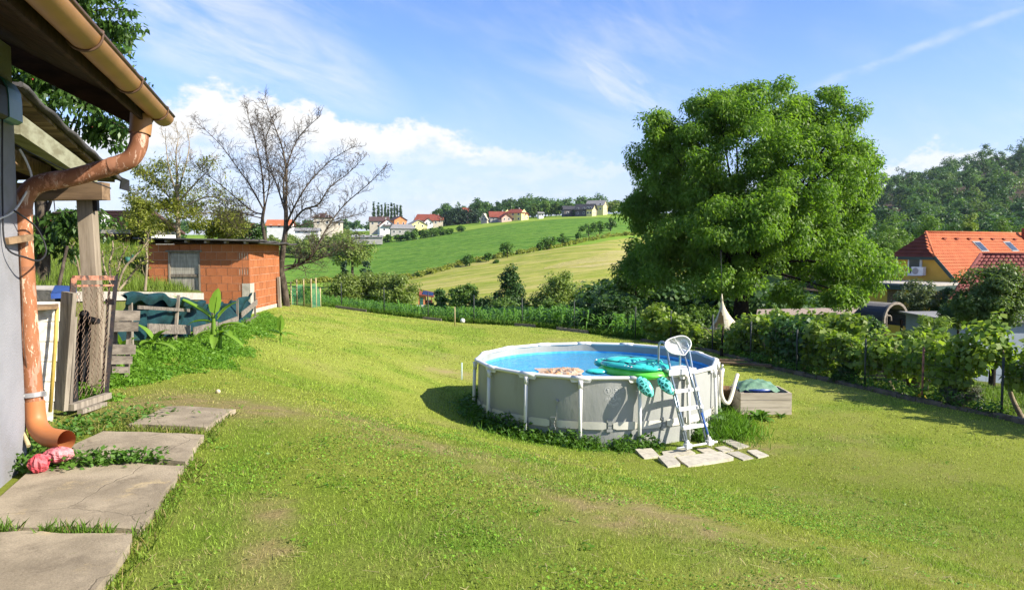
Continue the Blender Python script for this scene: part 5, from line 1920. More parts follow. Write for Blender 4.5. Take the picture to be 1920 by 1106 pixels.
for s in range(NSEG):
 a, b = PH0 + 2 * math.pi * s / NSEG, PH0 + 2 * math.pi * (s + 1) / NSEG
 pa, pb = pol(RW, a, RIM), pol(RW, b, RIM)
 d = (pb - pa).normalized()
 mb = MB()
 pts = [pa + d * 0.1, pb - d * 0.1]
 out = Vector((pa.x + pb.x - 2 * PCX, pa.y + pb.y - 2 * PCY, 0)).normalized()
 n = 12
 vs = []
 for p in pts:
  for k in range(n):
   t = 2 * math.pi * k / n
   vs.append(p + out * 0.045 * math.cos(t) + Vector((0, 0, 0.034 * math.sin(t))))
 mb.add(vs, [(k, (k + 1) % n, n + (k + 1) % n, n + k) for k in range(n)], True)
 mb.build('top_rail', M['pool_white'], pool)
 tn = Vector((math.cos(a), math.sin(a), 0))
 ra = Vector((math.sin(a), -math.cos(a), 0))
 mb = MB()
 vs = []
 for t_, q in ((-0.15, -0.012), (-0.02, 0.0), (0.02, 0.0), (0.15, -0.012)):
  for k in range(n):
   t = 2 * math.pi * k / n
   vs.append(pol(RW, a, RIM) + tn * t_ + ra * (0.052 * math.cos(t) - abs(t_) * 0.18) + Vector((0, 0, 0.041 * math.sin(t) + q * 0)))
 mb.add(vs, [(i * n + k, i * n + (k + 1) % n, (i + 1) * n + (k + 1) % n, (i + 1) * n + k) for i in range(3) for k in range(n)] + [tuple(range(n))[::-1], tuple(range(3 * n, 4 * n))], True)
 mb.build('rail_joint', M['pool_white'], pool)
 mb = MB()
 for sg in (-1, 1):
  c = pol(RW + 0.012, a, RIM - 0.05) + tn * sg * 0.095
  mb.quadslab([c - tn * 0.06 + Vector((0, 0, -0.02)), c + tn * 0.06 + Vector((0, 0, -0.02 + 0.0)), c + tn * 0.085 + Vector((0, 0, 0.03)), c - tn * 0.085 + Vector((0, 0, 0.03))], 0.02)
 mb.build('joint_wing', M['pool_white'], pool)
 foot = pol(POOL_R + 0.07, a, -0.12)
 hd = pol(POOL_R + 0.028, a, RIM - 0.03)
 post = MB().tube([foot, hd], 0.030, 12).build('post', M['pool_white'], pool)
 MB().tube([hd - Vector((0, 0, 0.14)) - ra * 0.002, hd + Vector((0, 0, 0.0))], [0.036, 0.040], 12).build('post_cap', M['pool_white'], post)
 for (u0, u1) in ((0.015, 0.44), (0.56, 0.985)):
  vs, fs = [], []
  nn = 8
  for i in range(nn):
   u = u0 + (u1 - u0) * i / (nn - 1)
   k = u * NSUB
   kr = wall_r(min(k, NSUB - 1e-3), 0.27) + 0.022
   for z in (0.215, 0.345):
    e = 0.02 if i in (0, nn - 1) else 0
    vs.append(pol(kr, a + (b - a) * u, z + (e if z < 0.25 else -e)))
  for i in range(nn - 1):
   fs.append((i * 2, i * 2 + 2, i * 2 + 3, i * 2 + 1))
  MB().add(vs, fs, True).build('band', M['band'], pool)
 kr = wall_r(NSUB / 2, 0.28) + 0.012
 mb = MB()
 mid = (a + b) / 2
 tm = Vector((math.cos(mid), math.sin(mid), 0))
 for z, w in ((0.36, 0.10), (0.31, 0.06), (0.25, 0.06), (0.20, 0.10)):
  mb.beam(pol(kr, mid, z) - tm * w / 2, pol(kr, mid, z) + tm * w / 2, 0.012, 0.045)
 mb.build('buckle', M['liner_out'], pool)
def print_pt(u, z):
 s = 0
 a, b = PH0 + 2 * math.pi * s / NSEG, PH0 + 2 * math.pi * (s + 1) / NSEG
 return pol(wall_r(min(max(u * NSUB, 0), NSUB - 1e-3), z) + 0.006, a + (b - a) * u, z)

mb = MB()
def pring(u, z, r, w=0.006, n=20):
 vs = []
 for k in range(n):
  t = 2 * math.pi * k / n
  for rr in (r, r - w):
   vs.append(print_pt(u + rr * math.cos(t) / 0.95, z + rr * math.sin(t)))
 mb.add(vs, [(2 * k, 2 * ((k + 1) % n), 2 * ((k + 1) % n) + 1, 2 * k + 1) for k in range(n)])
def pbar(u0, z0, u1, z1, w=0.007):
 d = math.hypot((u1 - u0) * 0.95, z1 - z0)
 nx, nz = -(z1 - z0) / d * w / 2, (u1 - u0) * 0.95 / d * w / 2
 mb.add([print_pt(u0 + nx / 0.95, z0 + nz), print_pt(u1 + nx / 0.95, z1 + nz), print_pt(u1 - nx / 0.95, z1 - nz), print_pt(u0 - nx / 0.95, z0 - nz)], [(0, 1, 2, 3)])
pring(0.47, 0.86, 0.058); pring(0.61, 0.86, 0.058); pring(0.555, 0.74, 0.062)
for (u, z) in ((0.47, 0.86), (0.61, 0.86)):
 pbar(u - 0.03, z - 0.02, u + 0.03, z + 0.025); pbar(u + 0.01, z - 0.03, u + 0.01, z + 0.03, 0.012); pring(u - 0.01, z + 0.022, 0.012, 0.011, 8)
pbar(0.515, 0.775, 0.597, 0.70); pbar(0.555, 0.71, 0.555, 0.765, 0.014); pring(0.555, 0.775, 0.012, 0.011, 8)
for (u, z) in ((0.45, 0.72), (0.66, 0.72), (0.50, 0.64), (0.56, 0.615), (0.62, 0.64)):
 pring(u, z, 0.028, 0.005, 12); pbar(u - 0.015, z, u + 0.015, z + 0.01, 0.01)
for k in range(4):
 pbar(0.70, 0.885 - k * 0.018, 0.77 - 0.02 * (k % 2), 0.885 - k * 0.018, 0.004)
mb.build('warning_print', M['print'], pool)
dv = PH0 - 2 * math.pi / NSEG * 0.42
c = pol(POOL_R - 0.02, dv, 0.66)
mb = MB().tube([c, pol(POOL_R + 0.02, dv, 0.66)], [0.026, 0.02], 12)
mb.tube([pol(POOL_R + 0.0, dv, 0.63), pol(POOL_R + 0.0, dv, 0.15)], 0.004, 5)
mb.build('drain_cap', M['liner_out'], pool)

# ------------------------------------------------------------------ ladder
LPH = R(29.5)
lt = Vector((math.cos(LPH), math.sin(LPH), 0))      # along the rim
lr = Vector((math.sin(LPH), -math.cos(LPH), 0))     # outwards
def lad(t, r, z):
 return Vector((PCX, PCY, PZ)) + lr * (POOL_R + r) + lt * t + Vector((0, 0, z))

ladder = thing('pool_ladder', 'A-frame pool ladder with four white steps astride the pool rim', 'ladder', lad(0, 0.5, 0))
LW = 0.235
for sg in (-1, 1):
 t = sg * LW
 MB().tube([lad(t, 0.58, 0.03), lad(t, 0.14, 1.17)], 0.019, 10).build('rail', M['steel'], ladder)
 MB().tube([lad(t * 0.94, 0.50, 0.05), lad(t * 0.94, 0.07, 1.15)], 0.017, 10).build('rail', M['steel'], ladder)
 MB().tube([lad(t, -0.58, 0.03), lad(t, -0.14, 1.17)], 0.019, 10).build('inner_rail', M['steel'], ladder)
 pts = [lad(t, 0.15, 1.15), lad(t, 0.08, 1.40), lad(t, 0.03, 1.55), lad(t, -0.015, 1.615), lad(t, -0.07, 1.635), lad(t, -0.125, 1.615), lad(t, -0.155, 1.55), lad(t, -0.16, 1.40), lad(t, -0.16, 1.10)]
 MB().tube(smooth_path(pts, 5), 0.019, 10).build('handrail', M['steel'], ladder)
 mb = MB()
 mb.box(lad(t, 0.57, 0.035), (0.11, 0.09, 0.075), LPH)
 mb.tube([lad(t, 0.575, 0.05), lad(t, 0.55, 0.12)], [0.04, 0.03], 10)
 mb.build('foot', M['white_plastic'], ladder)
 MB().tube([lad(t, 0.155, 1.09), lad(t, 0.14, 1.17)], 0.030, 10).build('rail_socket', M['white_plastic'], ladder)
for k, (f0) in enumerate((0.24, 0.485, 0.725)):
 r = 0.58 - 0.44 * f0 + 0.0
 z = 0.03 + 1.14 * f0
 c = lad(0, r - 0.015, z)
 mb = MB().box(c, (2 * LW + 0.05, 0.085, 0.045), LPH)
 for sg in (-1, 1):
  mb.tube([lad(sg * LW, r + 0.012, z - 0.035), lad(sg * LW, r - 0.012, z + 0.035)], 0.029, 10)
 mb.build('step', M['white_plastic'], ladder)
for f0 in (0.3, 0.6):
 MB().box(lad(0, -(0.58 - 0.44 * f0), 0.03 + 1.14 * f0), (2 * LW, 0.08, 0.04), LPH).build('inner_step', M['white_plastic'], ladder)
mb = MB().box(lad(0, 0.0, 1.175), (2 * LW + 0.10, 0.34, 0.04), LPH)
mb.box(lad(0, 0.165, 1.15), (2 * LW + 0.11, 0.03, 0.085), LPH)
mb.box(lad(0, -0.165, 1.15), (2 * LW + 0.11, 0.03, 0.085), LPH)
mb.build('platform', M['white_plastic'], ladder)
mb = MB().tube([lad(-LW - 0.22, 0.57, 0.025), lad(LW + 0.16, 0.57, 0.025)], 0.018, 8)
mb.build('base_bar', M['white_plastic'], ladder)

# ------------------------------------------------------------------ leaf net on its pole
net = thing('leaf_net', 'white mesh leaf skimmer on a long blue and white pole leaning on the pool ladder', 'net', lad(0.2, 0.45, 0.3))
ptop, pbot = P(1284, 668, 12.52), P(1334, 838, 12.32)
pmid = ptop.lerp(pbot, 0.62)
MB().tube([ptop, pmid], 0.015, 10).build('pole', M['steel'], net)
MB().tube([pmid, ptop.lerp(pbot, 0.86)], 0.017, 10).build('blue_grip', mat('blue_pole', (0.03, 0.10, 0.35), None, rough=0.4), net)
MB().tube([ptop.lerp(pbot, 0.86), pbot], 0.013, 10).build('lower_pole', M['hose'], net)
outl = [(1283, 666), (1260, 662), (1249, 653), (1247, 645), (1251, 638), (1262, 633), (1275, 630), (1285, 631), (1293, 637), (1295.5, 645), (1293, 653), (1287, 661)]
hp_ = [P(px, py, 12.50 + (645 - py) * 0.0035) for px, py in outl]
loop = smooth_path(hp_ + [hp_[0]], 4)
MB().tube(loop, 0.011, 8, False).build('hoop', M['white_plastic'], net)
cen = sum(hp_, Vector()) / len(hp_) + Vector((0, 0.07, 0))
vs = [cen] + loop[:-1]
n_ = len(loop) - 1
ins = [p.lerp(cen, 0.45) + Vector((0, 0.03 + 0.012 * math.sin(i * 2.1), 0)) for i, p in enumerate(loop[:-1])]
vs += ins
fs = []
for i in range(n_):
 j = (i + 1) % n_
 fs.append((1 + i, 1 + j, 1 + n_ + j, 1 + n_ + i))
 fs.append((1 + n_ + i, 1 + n_ + j, 0))
MB().add(vs, fs, True).build('netting', M['net'], net)
MB().tube([hp_[0], cen, P(1264, 633, 12.53)], 0.007, 6).build('stay', M['white_plastic'], net)

# ------------------------------------------------------------------ the turtle float
tur = thing('turtle_float', 'inflatable teal and lime green turtle lying over the pool rim', 'pool float', P(1190, 700, 12.75))
ta, tb = P(1128, 684, 13.55), P(1252, 702, 12.45)
td = (tb - ta).normalized()
tdh = Vector((td.x, td.y, 0)).normalized()
tw = Vector((-tdh.y, tdh.x, 0))
tc = ta.lerp(tb, 0.52) + Vector((0, 0, 0.04))
tilt = math.asin(td.z)
L2, W2 = 0.66, 0.42

def turt(l, w, h):
 """turtle frame: l along the back, w across, h up"""
 u = td
 upv = tw.cross(u) * -1 if tw.cross(u).z < 0 else tw.cross(u)
 return tc + u * l + tw * w + upv * h

def inflated(nu, nv, fx, zc, hgt, x0, x1, wid, pleat=0.0, ex=2.6):
 """pillow outline: superellipse in plan, rounded section, pleats along the seam"""
 vs, fs = [], []
 for i in range(nu + 1):
  ph = math.pi * i / nu
  for j in range(nv):
   t = 2 * math.pi * j / nv
   c, s = math.cos(t), math.sin(t)
   r = (abs(c) ** ex + abs(s) ** ex) ** (-1 / ex)
   q = math.sin(ph) ** 0.62 * (1 + pleat * math.sin(t * 40) * math.sin(ph) ** 6)
   vs.append(turt((x0 + x1) / 2 + (x1 - x0) / 2 * c * r * q, wid * s * r * q, zc + hgt * math.cos(ph)))
 for i in range(nu):
  for j in range(nv):
   a, b = i * nv + j, i * nv + (j + 1) % nv
   fs.append((a, a + nv, b + nv, b))
 return MB().add(vs, fs, True)

inflated(10, 80, 0, -0.06, 0.10, -L2 * 1.03, L2 * 1.03, W2 * 1.04, 0.008).build('underside', M['float_green'], tur)
inflated(10, 80, 0, 0.045, 0.075, -L2 * 0.97, L2 * 0.98, W2 * 0.96, 0.010).build('shell', M['float_teal'], tur)
for k, (x0, x1, w, h) in enumerate(((-0.52, -0.2, 0.27, 0.05), (-0.22, 0.12, 0.30, 0.06), (0.1, 0.42, 0.27, 0.045))):
 inflated(8, 40, 0, 0.10, h, x0, x1, w).build('shell_cushion', M['float_teal'], tur)
for sg in (-1, 1):
 mb = MB().tube(smooth_path([turt(-0.5 + 0.1 * k, sg * (0.3 + 0.03 * math.sin(k)), 0.115) for k in range(9)], 3), 0.008, 6)
 mb.build('dark_trim', M['tile_black'], tur)
for k in range(3):
 MB().ball(turt(0.10 + 0.07 * k, -W2 * 0.86, 0.065), (0.026, 0.02, 0.02), 10, 6).build('white_spot', M['white_plastic'], tur)
mb = MB()
for sg in (-1, 1):
 mb.tube([turt(0.34, sg * 0.12, 0.12), turt(0.38, sg * 0.12, 0.15), turt(0.46, sg * 0.12, 0.15), turt(0.50, sg * 0.12, 0.118)], 0.014, 8)
mb.build('handle', M['float_teal'], tur)

def flipper(c, dr, ln, wd, th, name, top=M['float_scale']):
 """leaf-shaped inflated flipper from root c along dr; scaled upper half, lime lower half"""
 dr = dr.normalized()
 face = Vector((0, -1, 0.25))
 face = (face - dr * face.dot(dr)).normalized()
 sd = dr.cross(face)
 nu, nv = 16, 12
 for part, m, half in ((name, top, 0), ('flipper_back', M['float_green'], 1)):
  vs, fs = [], []
  for i in range(nu + 1):
   u = i / nu
   w = wd * math.sin(math.pi * (0.06 + 0.94 * u)) ** 0.6 * (1 - 0.12 * u)
   if i == nu: w = 0.002
   bend = -0.05 * u * u
   for j in range(nv + 1):
    t = math.pi * j / nv + (math.pi if half else 0)
    vs.append(c + dr * ln * u + sd * w * math.cos(t) + face * (th * (w / wd) * math.sin(t) * (1.0 if not half else 0.9)))
  for i in range(nu):
   for j in range(nv):
    a = i * (nv + 1) + j
    fs.append((a, a + nv + 1, a + nv + 2, a + 1))
  MB().add(vs, fs, True).build(part, m, tur)

flipper(P(1197, 708, 12.36), P(1221, 741, 12.22) - P(1197, 708, 12.36), 0.385, 0.115, 0.065, 'flipper')
flipper(P(1236, 708, 12.36), P(1260, 737, 12.16) - P(1236, 708, 12.36), 0.37, 0.10, 0.06, 'flipper')
fl = turt(-0.45, -0.34, 0.0)
MB().ball(fl + Vector((-0.10, -0.16, -0.06)), (0.20, 0.12, 0.05), 16, 8).build('flipper', M['float_teal'], tur)
MB().ball(turt(-0.45, 0.46, 0.0), (0.16, 0.18, 0.05), 16, 8).build('flipper', M['float_teal'], tur)
MB().ball(turt(-0.74, 0.0, 0.0), (0.15, 0.12, 0.08), 18, 10).build('head', M['float_teal'], tur)
for sg in (-1, 1):
 MB().ball(turt(-0.80, sg * 0.09, 0.04), (0.03, 0.025, 0.03), 10, 6).build('eye', M['white_plastic'], tur)

def mat_float():
 c = P(1050, 700, 14.15)
 c.z = PZ + 0.87
 nx, ny = 34, 22
 vs, fs = [], []
 for j in range(ny):
  for i in range(nx):
   u, v = i / (nx - 1) - 0.5, j / (ny - 1) - 0.5
   e = max(0, 1 - (2 * u) ** 4) * max(0, 1 - (2 * v) ** 4)
   h = 0.022 * e + 0.02 * e * math.sin(u * 25 + 3 * math.sin(v * 6)) * math.sin(v * 17 + 2 * u) + 0.03 * e * math.sin(u * 61 + v * 33)
   vs.append(c + Vector((u * 0.85 + 0.04 * math.sin(v * 9), v * 1.15 + 0.04 * math.sin(u * 11) + 0.15 * u, h)))
 for j in range(ny - 1):
  for i in range(nx - 1):
   a = j * nx + i
   fs.append((a, a + 1, a + nx + 1, a + nx))
 o = MB().add(vs, fs, True).build('pool_mat', M['orange_float'], None, c)
 tag(o, 'crumpled pale orange air mat drifting in the pool near the front rim', 'pool float')

mat_float()

# ------------------------------------------------------------------ paving slabs under the ladder
PL_LAB = ['leftmost pale slab in the grass before the pool ladder', 'long pale slab right below the ladder feet', 'small pale slab at the front edge of the paving before the ladder',
   'largest pale slab of the paving in front of the ladder', 'rearmost pale slab of the paving, beside the pool wall right of the ladder', 'narrow pale slab between the ladder foot and the largest slab',
   'pale slab right of the largest slab in front of the ladder', 'rightmost small pale slab of the paving by the ladder', 'half overgrown slab under the right ladder foot']
for q, lab in zip(PAV_W, PL_LAB):
 c = sum(q, Vector()) / 4
 ed = []
 for i in range(4):
  a, b = q[i], q[(i + 1) % 4]
  for k in range(4):
   t = k / 4
   p = a.lerp(b, t)
   p += (c - p) * (0.05 * vnoise([p.x * 9], [p.y * 9], 3)[0])
   ed.append((p.x, p.y))
 z = max(p.z for p in q) + 0.016
 o = MB().prism(ed, z - 0.06, z).build('paving_slab', M['paver'], None, (c.x, c.y, z))
 tag(o, lab, 'paving slab', 'loose paving slabs by the pool ladder')

# ------------------------------------------------------------------ pump box right of the pool
bc = Vector((4.83, 14.85, 0))
bz = gz1(4.83, 14.85)
box = thing('wooden_box', 'open bleached wooden box standing in the grass right of the pool', 'box', (bc.x, bc.y, bz))
BW, BD, BH = 0.97, 0.75, 0.42
for k in range(3):
 h = BH / 3
 for (c, s) in (((0, -BD / 2, h * (k + 0.5)), (BW, 0.03, h - 0.008)), ((0, BD / 2, h * (k + 0.5)), (BW, 0.03, h - 0.008)),
     ((-BW / 2 + 0.015, 0, h * (k + 0.5)), (0.03, BD - 0.034, h - 0.008)), ((BW / 2 - 0.015, 0, h * (k + 0.5)), (0.03, BD - 0.034, h - 0.008))):
  MB().box(Vector((bc.x, bc.y, bz)) + Vector(c), s).build('board', M['wood_pale'], box)
for sx in (-1, 1):
 for sy in (-1, 1):
  MB().box(Vector((bc.x + sx * (BW / 2 - 0.05), bc.y + sy * (BD / 2 - 0.04), bz + BH / 2)), (0.04, 0.04, BH)).build('corner_post', M['wood_pale'], box)
pump = thing('filter_pump', 'pool filter tank under a green and navy cover inside the wooden box', 'pump', (bc.x - 0.1, bc.y, bz))
MB().lathe((bc.x - 0.1, bc.y, bz), [(0.0, 0.0), (0.26, 0.02), (0.28, 0.12), (0.28, 0.40), (0.36, 0.44), (0.37, 0.47), (0.0, 0.50)], 24).build('tank', M['blue_tarp'], pump)
mb = MB()
vs, fs = [], []
for j in range(14):
 for i in range(18):
  u, v = i / 17 - 0.5, j / 13 - 0.5
  e = max(0, 1 - (2 * u) ** 2) * max(0, 1 - (2 * v) ** 2)
  vs.append(Vector((bc.x - 0.08 + u * 0.78, bc.y + 0.02 + v * 0.66, bz + 0.44 + 0.16 * e ** 0.6 + 0.03 * math.sin(u * 21) * math.sin(v * 17 + 1))))
for j in range(13):
 for i in range(17):
  a = j * 18 + i
  fs.append((a, a + 1, a + 19, a + 18))
mb.add(vs, fs, True)
mb.build('cover', M['green_tarp'], pump)
hs = MB().tube(smooth_path([P(1343, 697, 14.3), P(1352, 694, 14.2), P(1352.5, 712, 14.1), P(1352, 735, 14.05), P(1357, 751, 14.02), P(1365, 756, 14.02), P(1371, 744, 14.1), P(1377, 722, 14.25), P(1383, 702, 14.5)], 6), 0.036, 10).build('pool_hose', M['hose'])
tag(hs, 'thick cream hose looping from the pool wall to the pump box', 'hose')
sk = thing('inlet_valve', 'grey inlet valve fitting on the pool wall above the cream hose', 'valve', P(1352, 695, 14.2))
MB().tube([P(1353, 706, 14.2), P(1354, 690, 14.2)], [0.05, 0.045], 12).build('body', M['zinc'], sk)
MB().tube([P(1354, 690, 14.2), P(1354.5, 683, 14.2)], [0.02, 0.018], 10).build('handle', M['zinc'], sk)
MB().tube([P(1341, 700, 14.3), P(1352, 699, 14.2)], 0.03, 10).build('nozzle', M['zinc'], sk)
pot = thing('brown_tub', 'brown plastic tub on the grass between the pool and wooden box', 'tub', (X_at(1366, 15.2), 15.2, gz1(4.3, 15.2)))
MB().lathe(WL[pot.name], [(0, 0.01), (0.16, 0.0), (0.20, 0.36), (0.215, 0.36), (0.215, 0.39), (0.19, 0.39), (0.15, 0.05), (0, 0.05)], 20).build('body', M['brown_pot'], pot)
wb = thing('plank_stack', 'two weathered brown planks lying on the lawn behind the pool rim', 'plank', G(1372, 684, 14, 25, 0.03))
c0 = WL[wb.name]
MB().beam(c0 + Vector((-0.45, 0.1, 0.03)), c0 + Vector((0.9, -0.5, 0.03)), 0.16, 0.05).build('plank', M['wood_brown'], wb)
MB().beam(c0 + Vector((-0.55, 0.25, 0.08)), c0 + Vector((0.35, 0.05, 0.085)), 0.14, 0.04).build('plank', M['wood_brown'], wb)
b1 = G(1322, 640, 18, 40)
o = MB().ball(b1 + Vector((0, 0, 0.10)), 0.105).build('ball', M['ball'], None, b1)
tag(o, 'cream ball lying at the shady edge of the lawn behind the pool ladder', 'ball')
b2 = G(868, 605, 18, 45)
o = MB().ball(b2 + Vector((0, -0.2, 0.10)), 0.10).build('ball', M['ball_white'], None, b2)
tag(o, 'small white ball at the far lawn edge in front of the corn', 'ball')
b3 = G(409, 737, 5, 14)
o = MB().ball(b3 + Vector((0, 0, 0.02)), 0.028).build('ball', M['ball'], None, b3)
tag(o, 'tiny yellowish ball on the worn lawn beyond the concrete path', 'ball')
s1 = G(853, 611, 18, 45)
o = MB().tube([s1, s1 + Vector((0, 0, 0.72))], [0.022, 0.016], 8).build('stake', M['cane'], None, s1)
tag(o, 'thin wooden stake standing alone at the far lawn edge', 'stake')
s2 = G(866, 712, 8, 25)
o = MB().tube([s2, s2 + Vector((0, 0, 0.40))], 0.018, 8).build('stake', mesh_mat('clear_plastic', (0.6, 0.75, 0.8), 0.5), None, s2)
tag(o, 'pale translucent plastic stake on the lawn left of the pool', 'stake')

# ------------------------------------------------------------------ plants and trees
RT = random.Random(5)

def grow(mb, p, d, L, r, lev, rd, kids=(4, 4, 3), wander=0.22, up=0.10, ends=None, shrink=0.55, n0=5):
 """one branch and its side shoots, as tapering tubes"""
 n = n0 if lev > 0 else 3
 pts, rs = [p], [r]
 q, dd = p.copy(), d.normalized()
 for i in range(n):
  dd = (dd + Vector((rd.gauss(0, wander), rd.gauss(0, wander), rd.gauss(0, wander) + up))).normalized()
  q = q + dd * (L / n)
  pts.append(q.copy())
  rs.append(max(r * (1 - 0.75 * (i + 1) / n), 0.0045))
 mb.tube(pts, rs, 5 if lev >= 2 else (4 if lev == 1 else 3), False, True)
 if lev <= 0:
  if ends is not None:
   ends.append(pts[-1])
   ends.append(pts[-2])
  return
 k = kids[min(len(kids) - 1, max(0, lev - 1))]
 for c in range(k):
  t = 0.22 + 0.78 * (c + rd.random()) / k
  i = min(int(t * n), n - 1)
  b = pts[i].lerp(pts[i + 1], t * n - i)
  ax = (pts[i + 1] - pts[i]).normalized()
  side = Vector((rd.gauss(0, 1), rd.gauss(0, 1), rd.gauss(0, 1) + 0.25))
  side = (side - ax * side.dot(ax)).normalized()
  a = rd.uniform(0.55, 1.05)
  nd = (ax * math.cos(a) + side * math.sin(a))
  grow(mb, b, nd, L * shrink * rd.uniform(0.65, 1.2), max(rs[i] * 0.55, 0.003), lev - 1, rd, kids, wander, up, ends, shrink, n0)

def limb_path(pts, Y, rd, spread=0.5):
 out = []
 off = 0.0
 for i, (px, py) in enumerate(pts):
  out.append(P(px, py, Y + off))
  off += rd.uniform(-spread, spread)
 return smooth_path(out, 4)

def limbed(mb, pts, Y, r0, r1, rd, kids, tw_len, tw_r, step, lev, ends=None, spread=0.5, up=0.1):
 path = limb_path(pts, Y, rd, spread)
 n = len(path)
 rs = [r0 + (r1 - r0) * (i / (n - 1)) ** 0.8 for i in range(n)]
 mb.tube(path, rs, 8, False, True)
 for i in range(2, n, step):
  ax = (path[min(i + 1, n - 1)] - path[i - 1]).normalized()
  for rep in range(3 if step == 1 else 2):
   side = Vector((rd.gauss(0, 1), rd.gauss(0, 1), rd.gauss(0, 1) + 0.3))
   side = (side - ax * side.dot(ax)).normalized()
   a = rd.uniform(0.5, 1.0)
   f = 1 - 0.72 * i / n
   grow(mb, path[i], ax * math.cos(a) + side * math.sin(a), tw_len * f * rd.uniform(0.5, 1.2), max(rs[i] * 0.45, tw_r), lev, rd, kids, 0.2, up, ends)

def bare_trees():
 rd = random.Random(3)
 YB = 28.3
 gb = gz1(X_at(533, YB), YB)
 t = thing('bare_tree', 'leafless fruit tree with dark crooked trunk beside the right end of the brick shed', 'tree', (X_at(533, YB), YB, gb))
 mb = MB()
 base = Vector((X_at(537, YB), YB, gb - 0.2))
 tp = smooth_path([base, P(531, 530, YB), P(527, 505, YB), P(531, 465, YB), P(536, 425, YB), P(536, 385, YB)], 5)
 mb.tube(tp, list(np.linspace(0.15, 0.07, len(tp))), 10, False, True)
 mb.build('trunk', M['bark'], t)
 kids = (4, 4, 4)
 limbs = [([(536, 390), (537, 330), (530, 280), (514, 235), (497, 188)], 0.085, 0.012),
    ([(535, 400), (532, 340), (547, 285), (566, 250), (600, 218)], 0.075, 0.010),
    ([(537, 420), (556, 380), (582, 340), (622, 300), (662, 276)], 0.07, 0.010),
    ([(533, 440), (566, 396), (596, 384), (618, 352), (652, 326), (682, 296)], 0.075, 0.010),
    ([(529, 508), (560, 496), (585, 478), (612, 430), (645, 385), (690, 346), (717, 318)], 0.09, 0.010),
    ([(527, 500), (575, 493), (612, 480), (640, 462), (672, 452)], 0.06, 0.008),
    ([(535, 398), (520, 350), (502, 300), (500, 255), (518, 220)], 0.06, 0.010),
    ([(534, 430), (575, 420), (628, 412), (680, 400)], 0.045, 0.008)]
 mb = MB()
 for l, a, b in limbs:
  limbed(mb, l, YB, a * 0.62, b * 0.8, rd, (3, 3, 3), 1.05, 0.008, 1, 2, None, 0.5, 0.05)
 mb.build('branches', M['bark'], t)
 YA = 29.6
 ga = gz1(X_at(497, YA), YA)
 t = thing('bare_tree', 'leafless gnarled tree rising behind the brick shed roof', 'tree', (X_at(497, YA), YA, ga))
 mb = MB()
 tp = smooth_path([Vector((X_at(502, YA), YA, ga - 0.2)), P(503, 500, YA), P(497, 450, YA), P(492, 415, YA), P(496, 388, YA)], 5)
 mb.tube(tp, list(np.linspace(0.10, 0.055, len(tp))), 10, False, True)
 mb.build('trunk', M['bark'], t)
 limbs = [([(496, 390), (492, 330), (480, 270), (470, 235), (460, 198)], 0.09, 0.010),
    ([(495, 395), (470, 350), (446, 316), (410, 268), (366, 228)], 0.08, 0.010),
    ([(494, 402), (470, 394), (425, 356), (385, 325), (358, 305)], 0.075, 0.010),
    ([(494, 410), (455, 400), (420, 385), (385, 350)], 0.05, 0.008),
    ([(497, 388), (505, 340), (498, 290), (493, 245), (482, 222)], 0.06, 0.010),
    ([(493, 420), (460, 430), (430, 422), (400, 400)], 0.05, 0.008)]
 mb = MB()
 for l, a, b in limbs:
  limbed(mb, l, YA, a * 0.46, b * 0.7, rd, (3, 3, 3), 1.05, 0.008, 1, 2, None, 0.5, 0.05)
 mb.build('branches', M['bark'], t)

bare_trees()

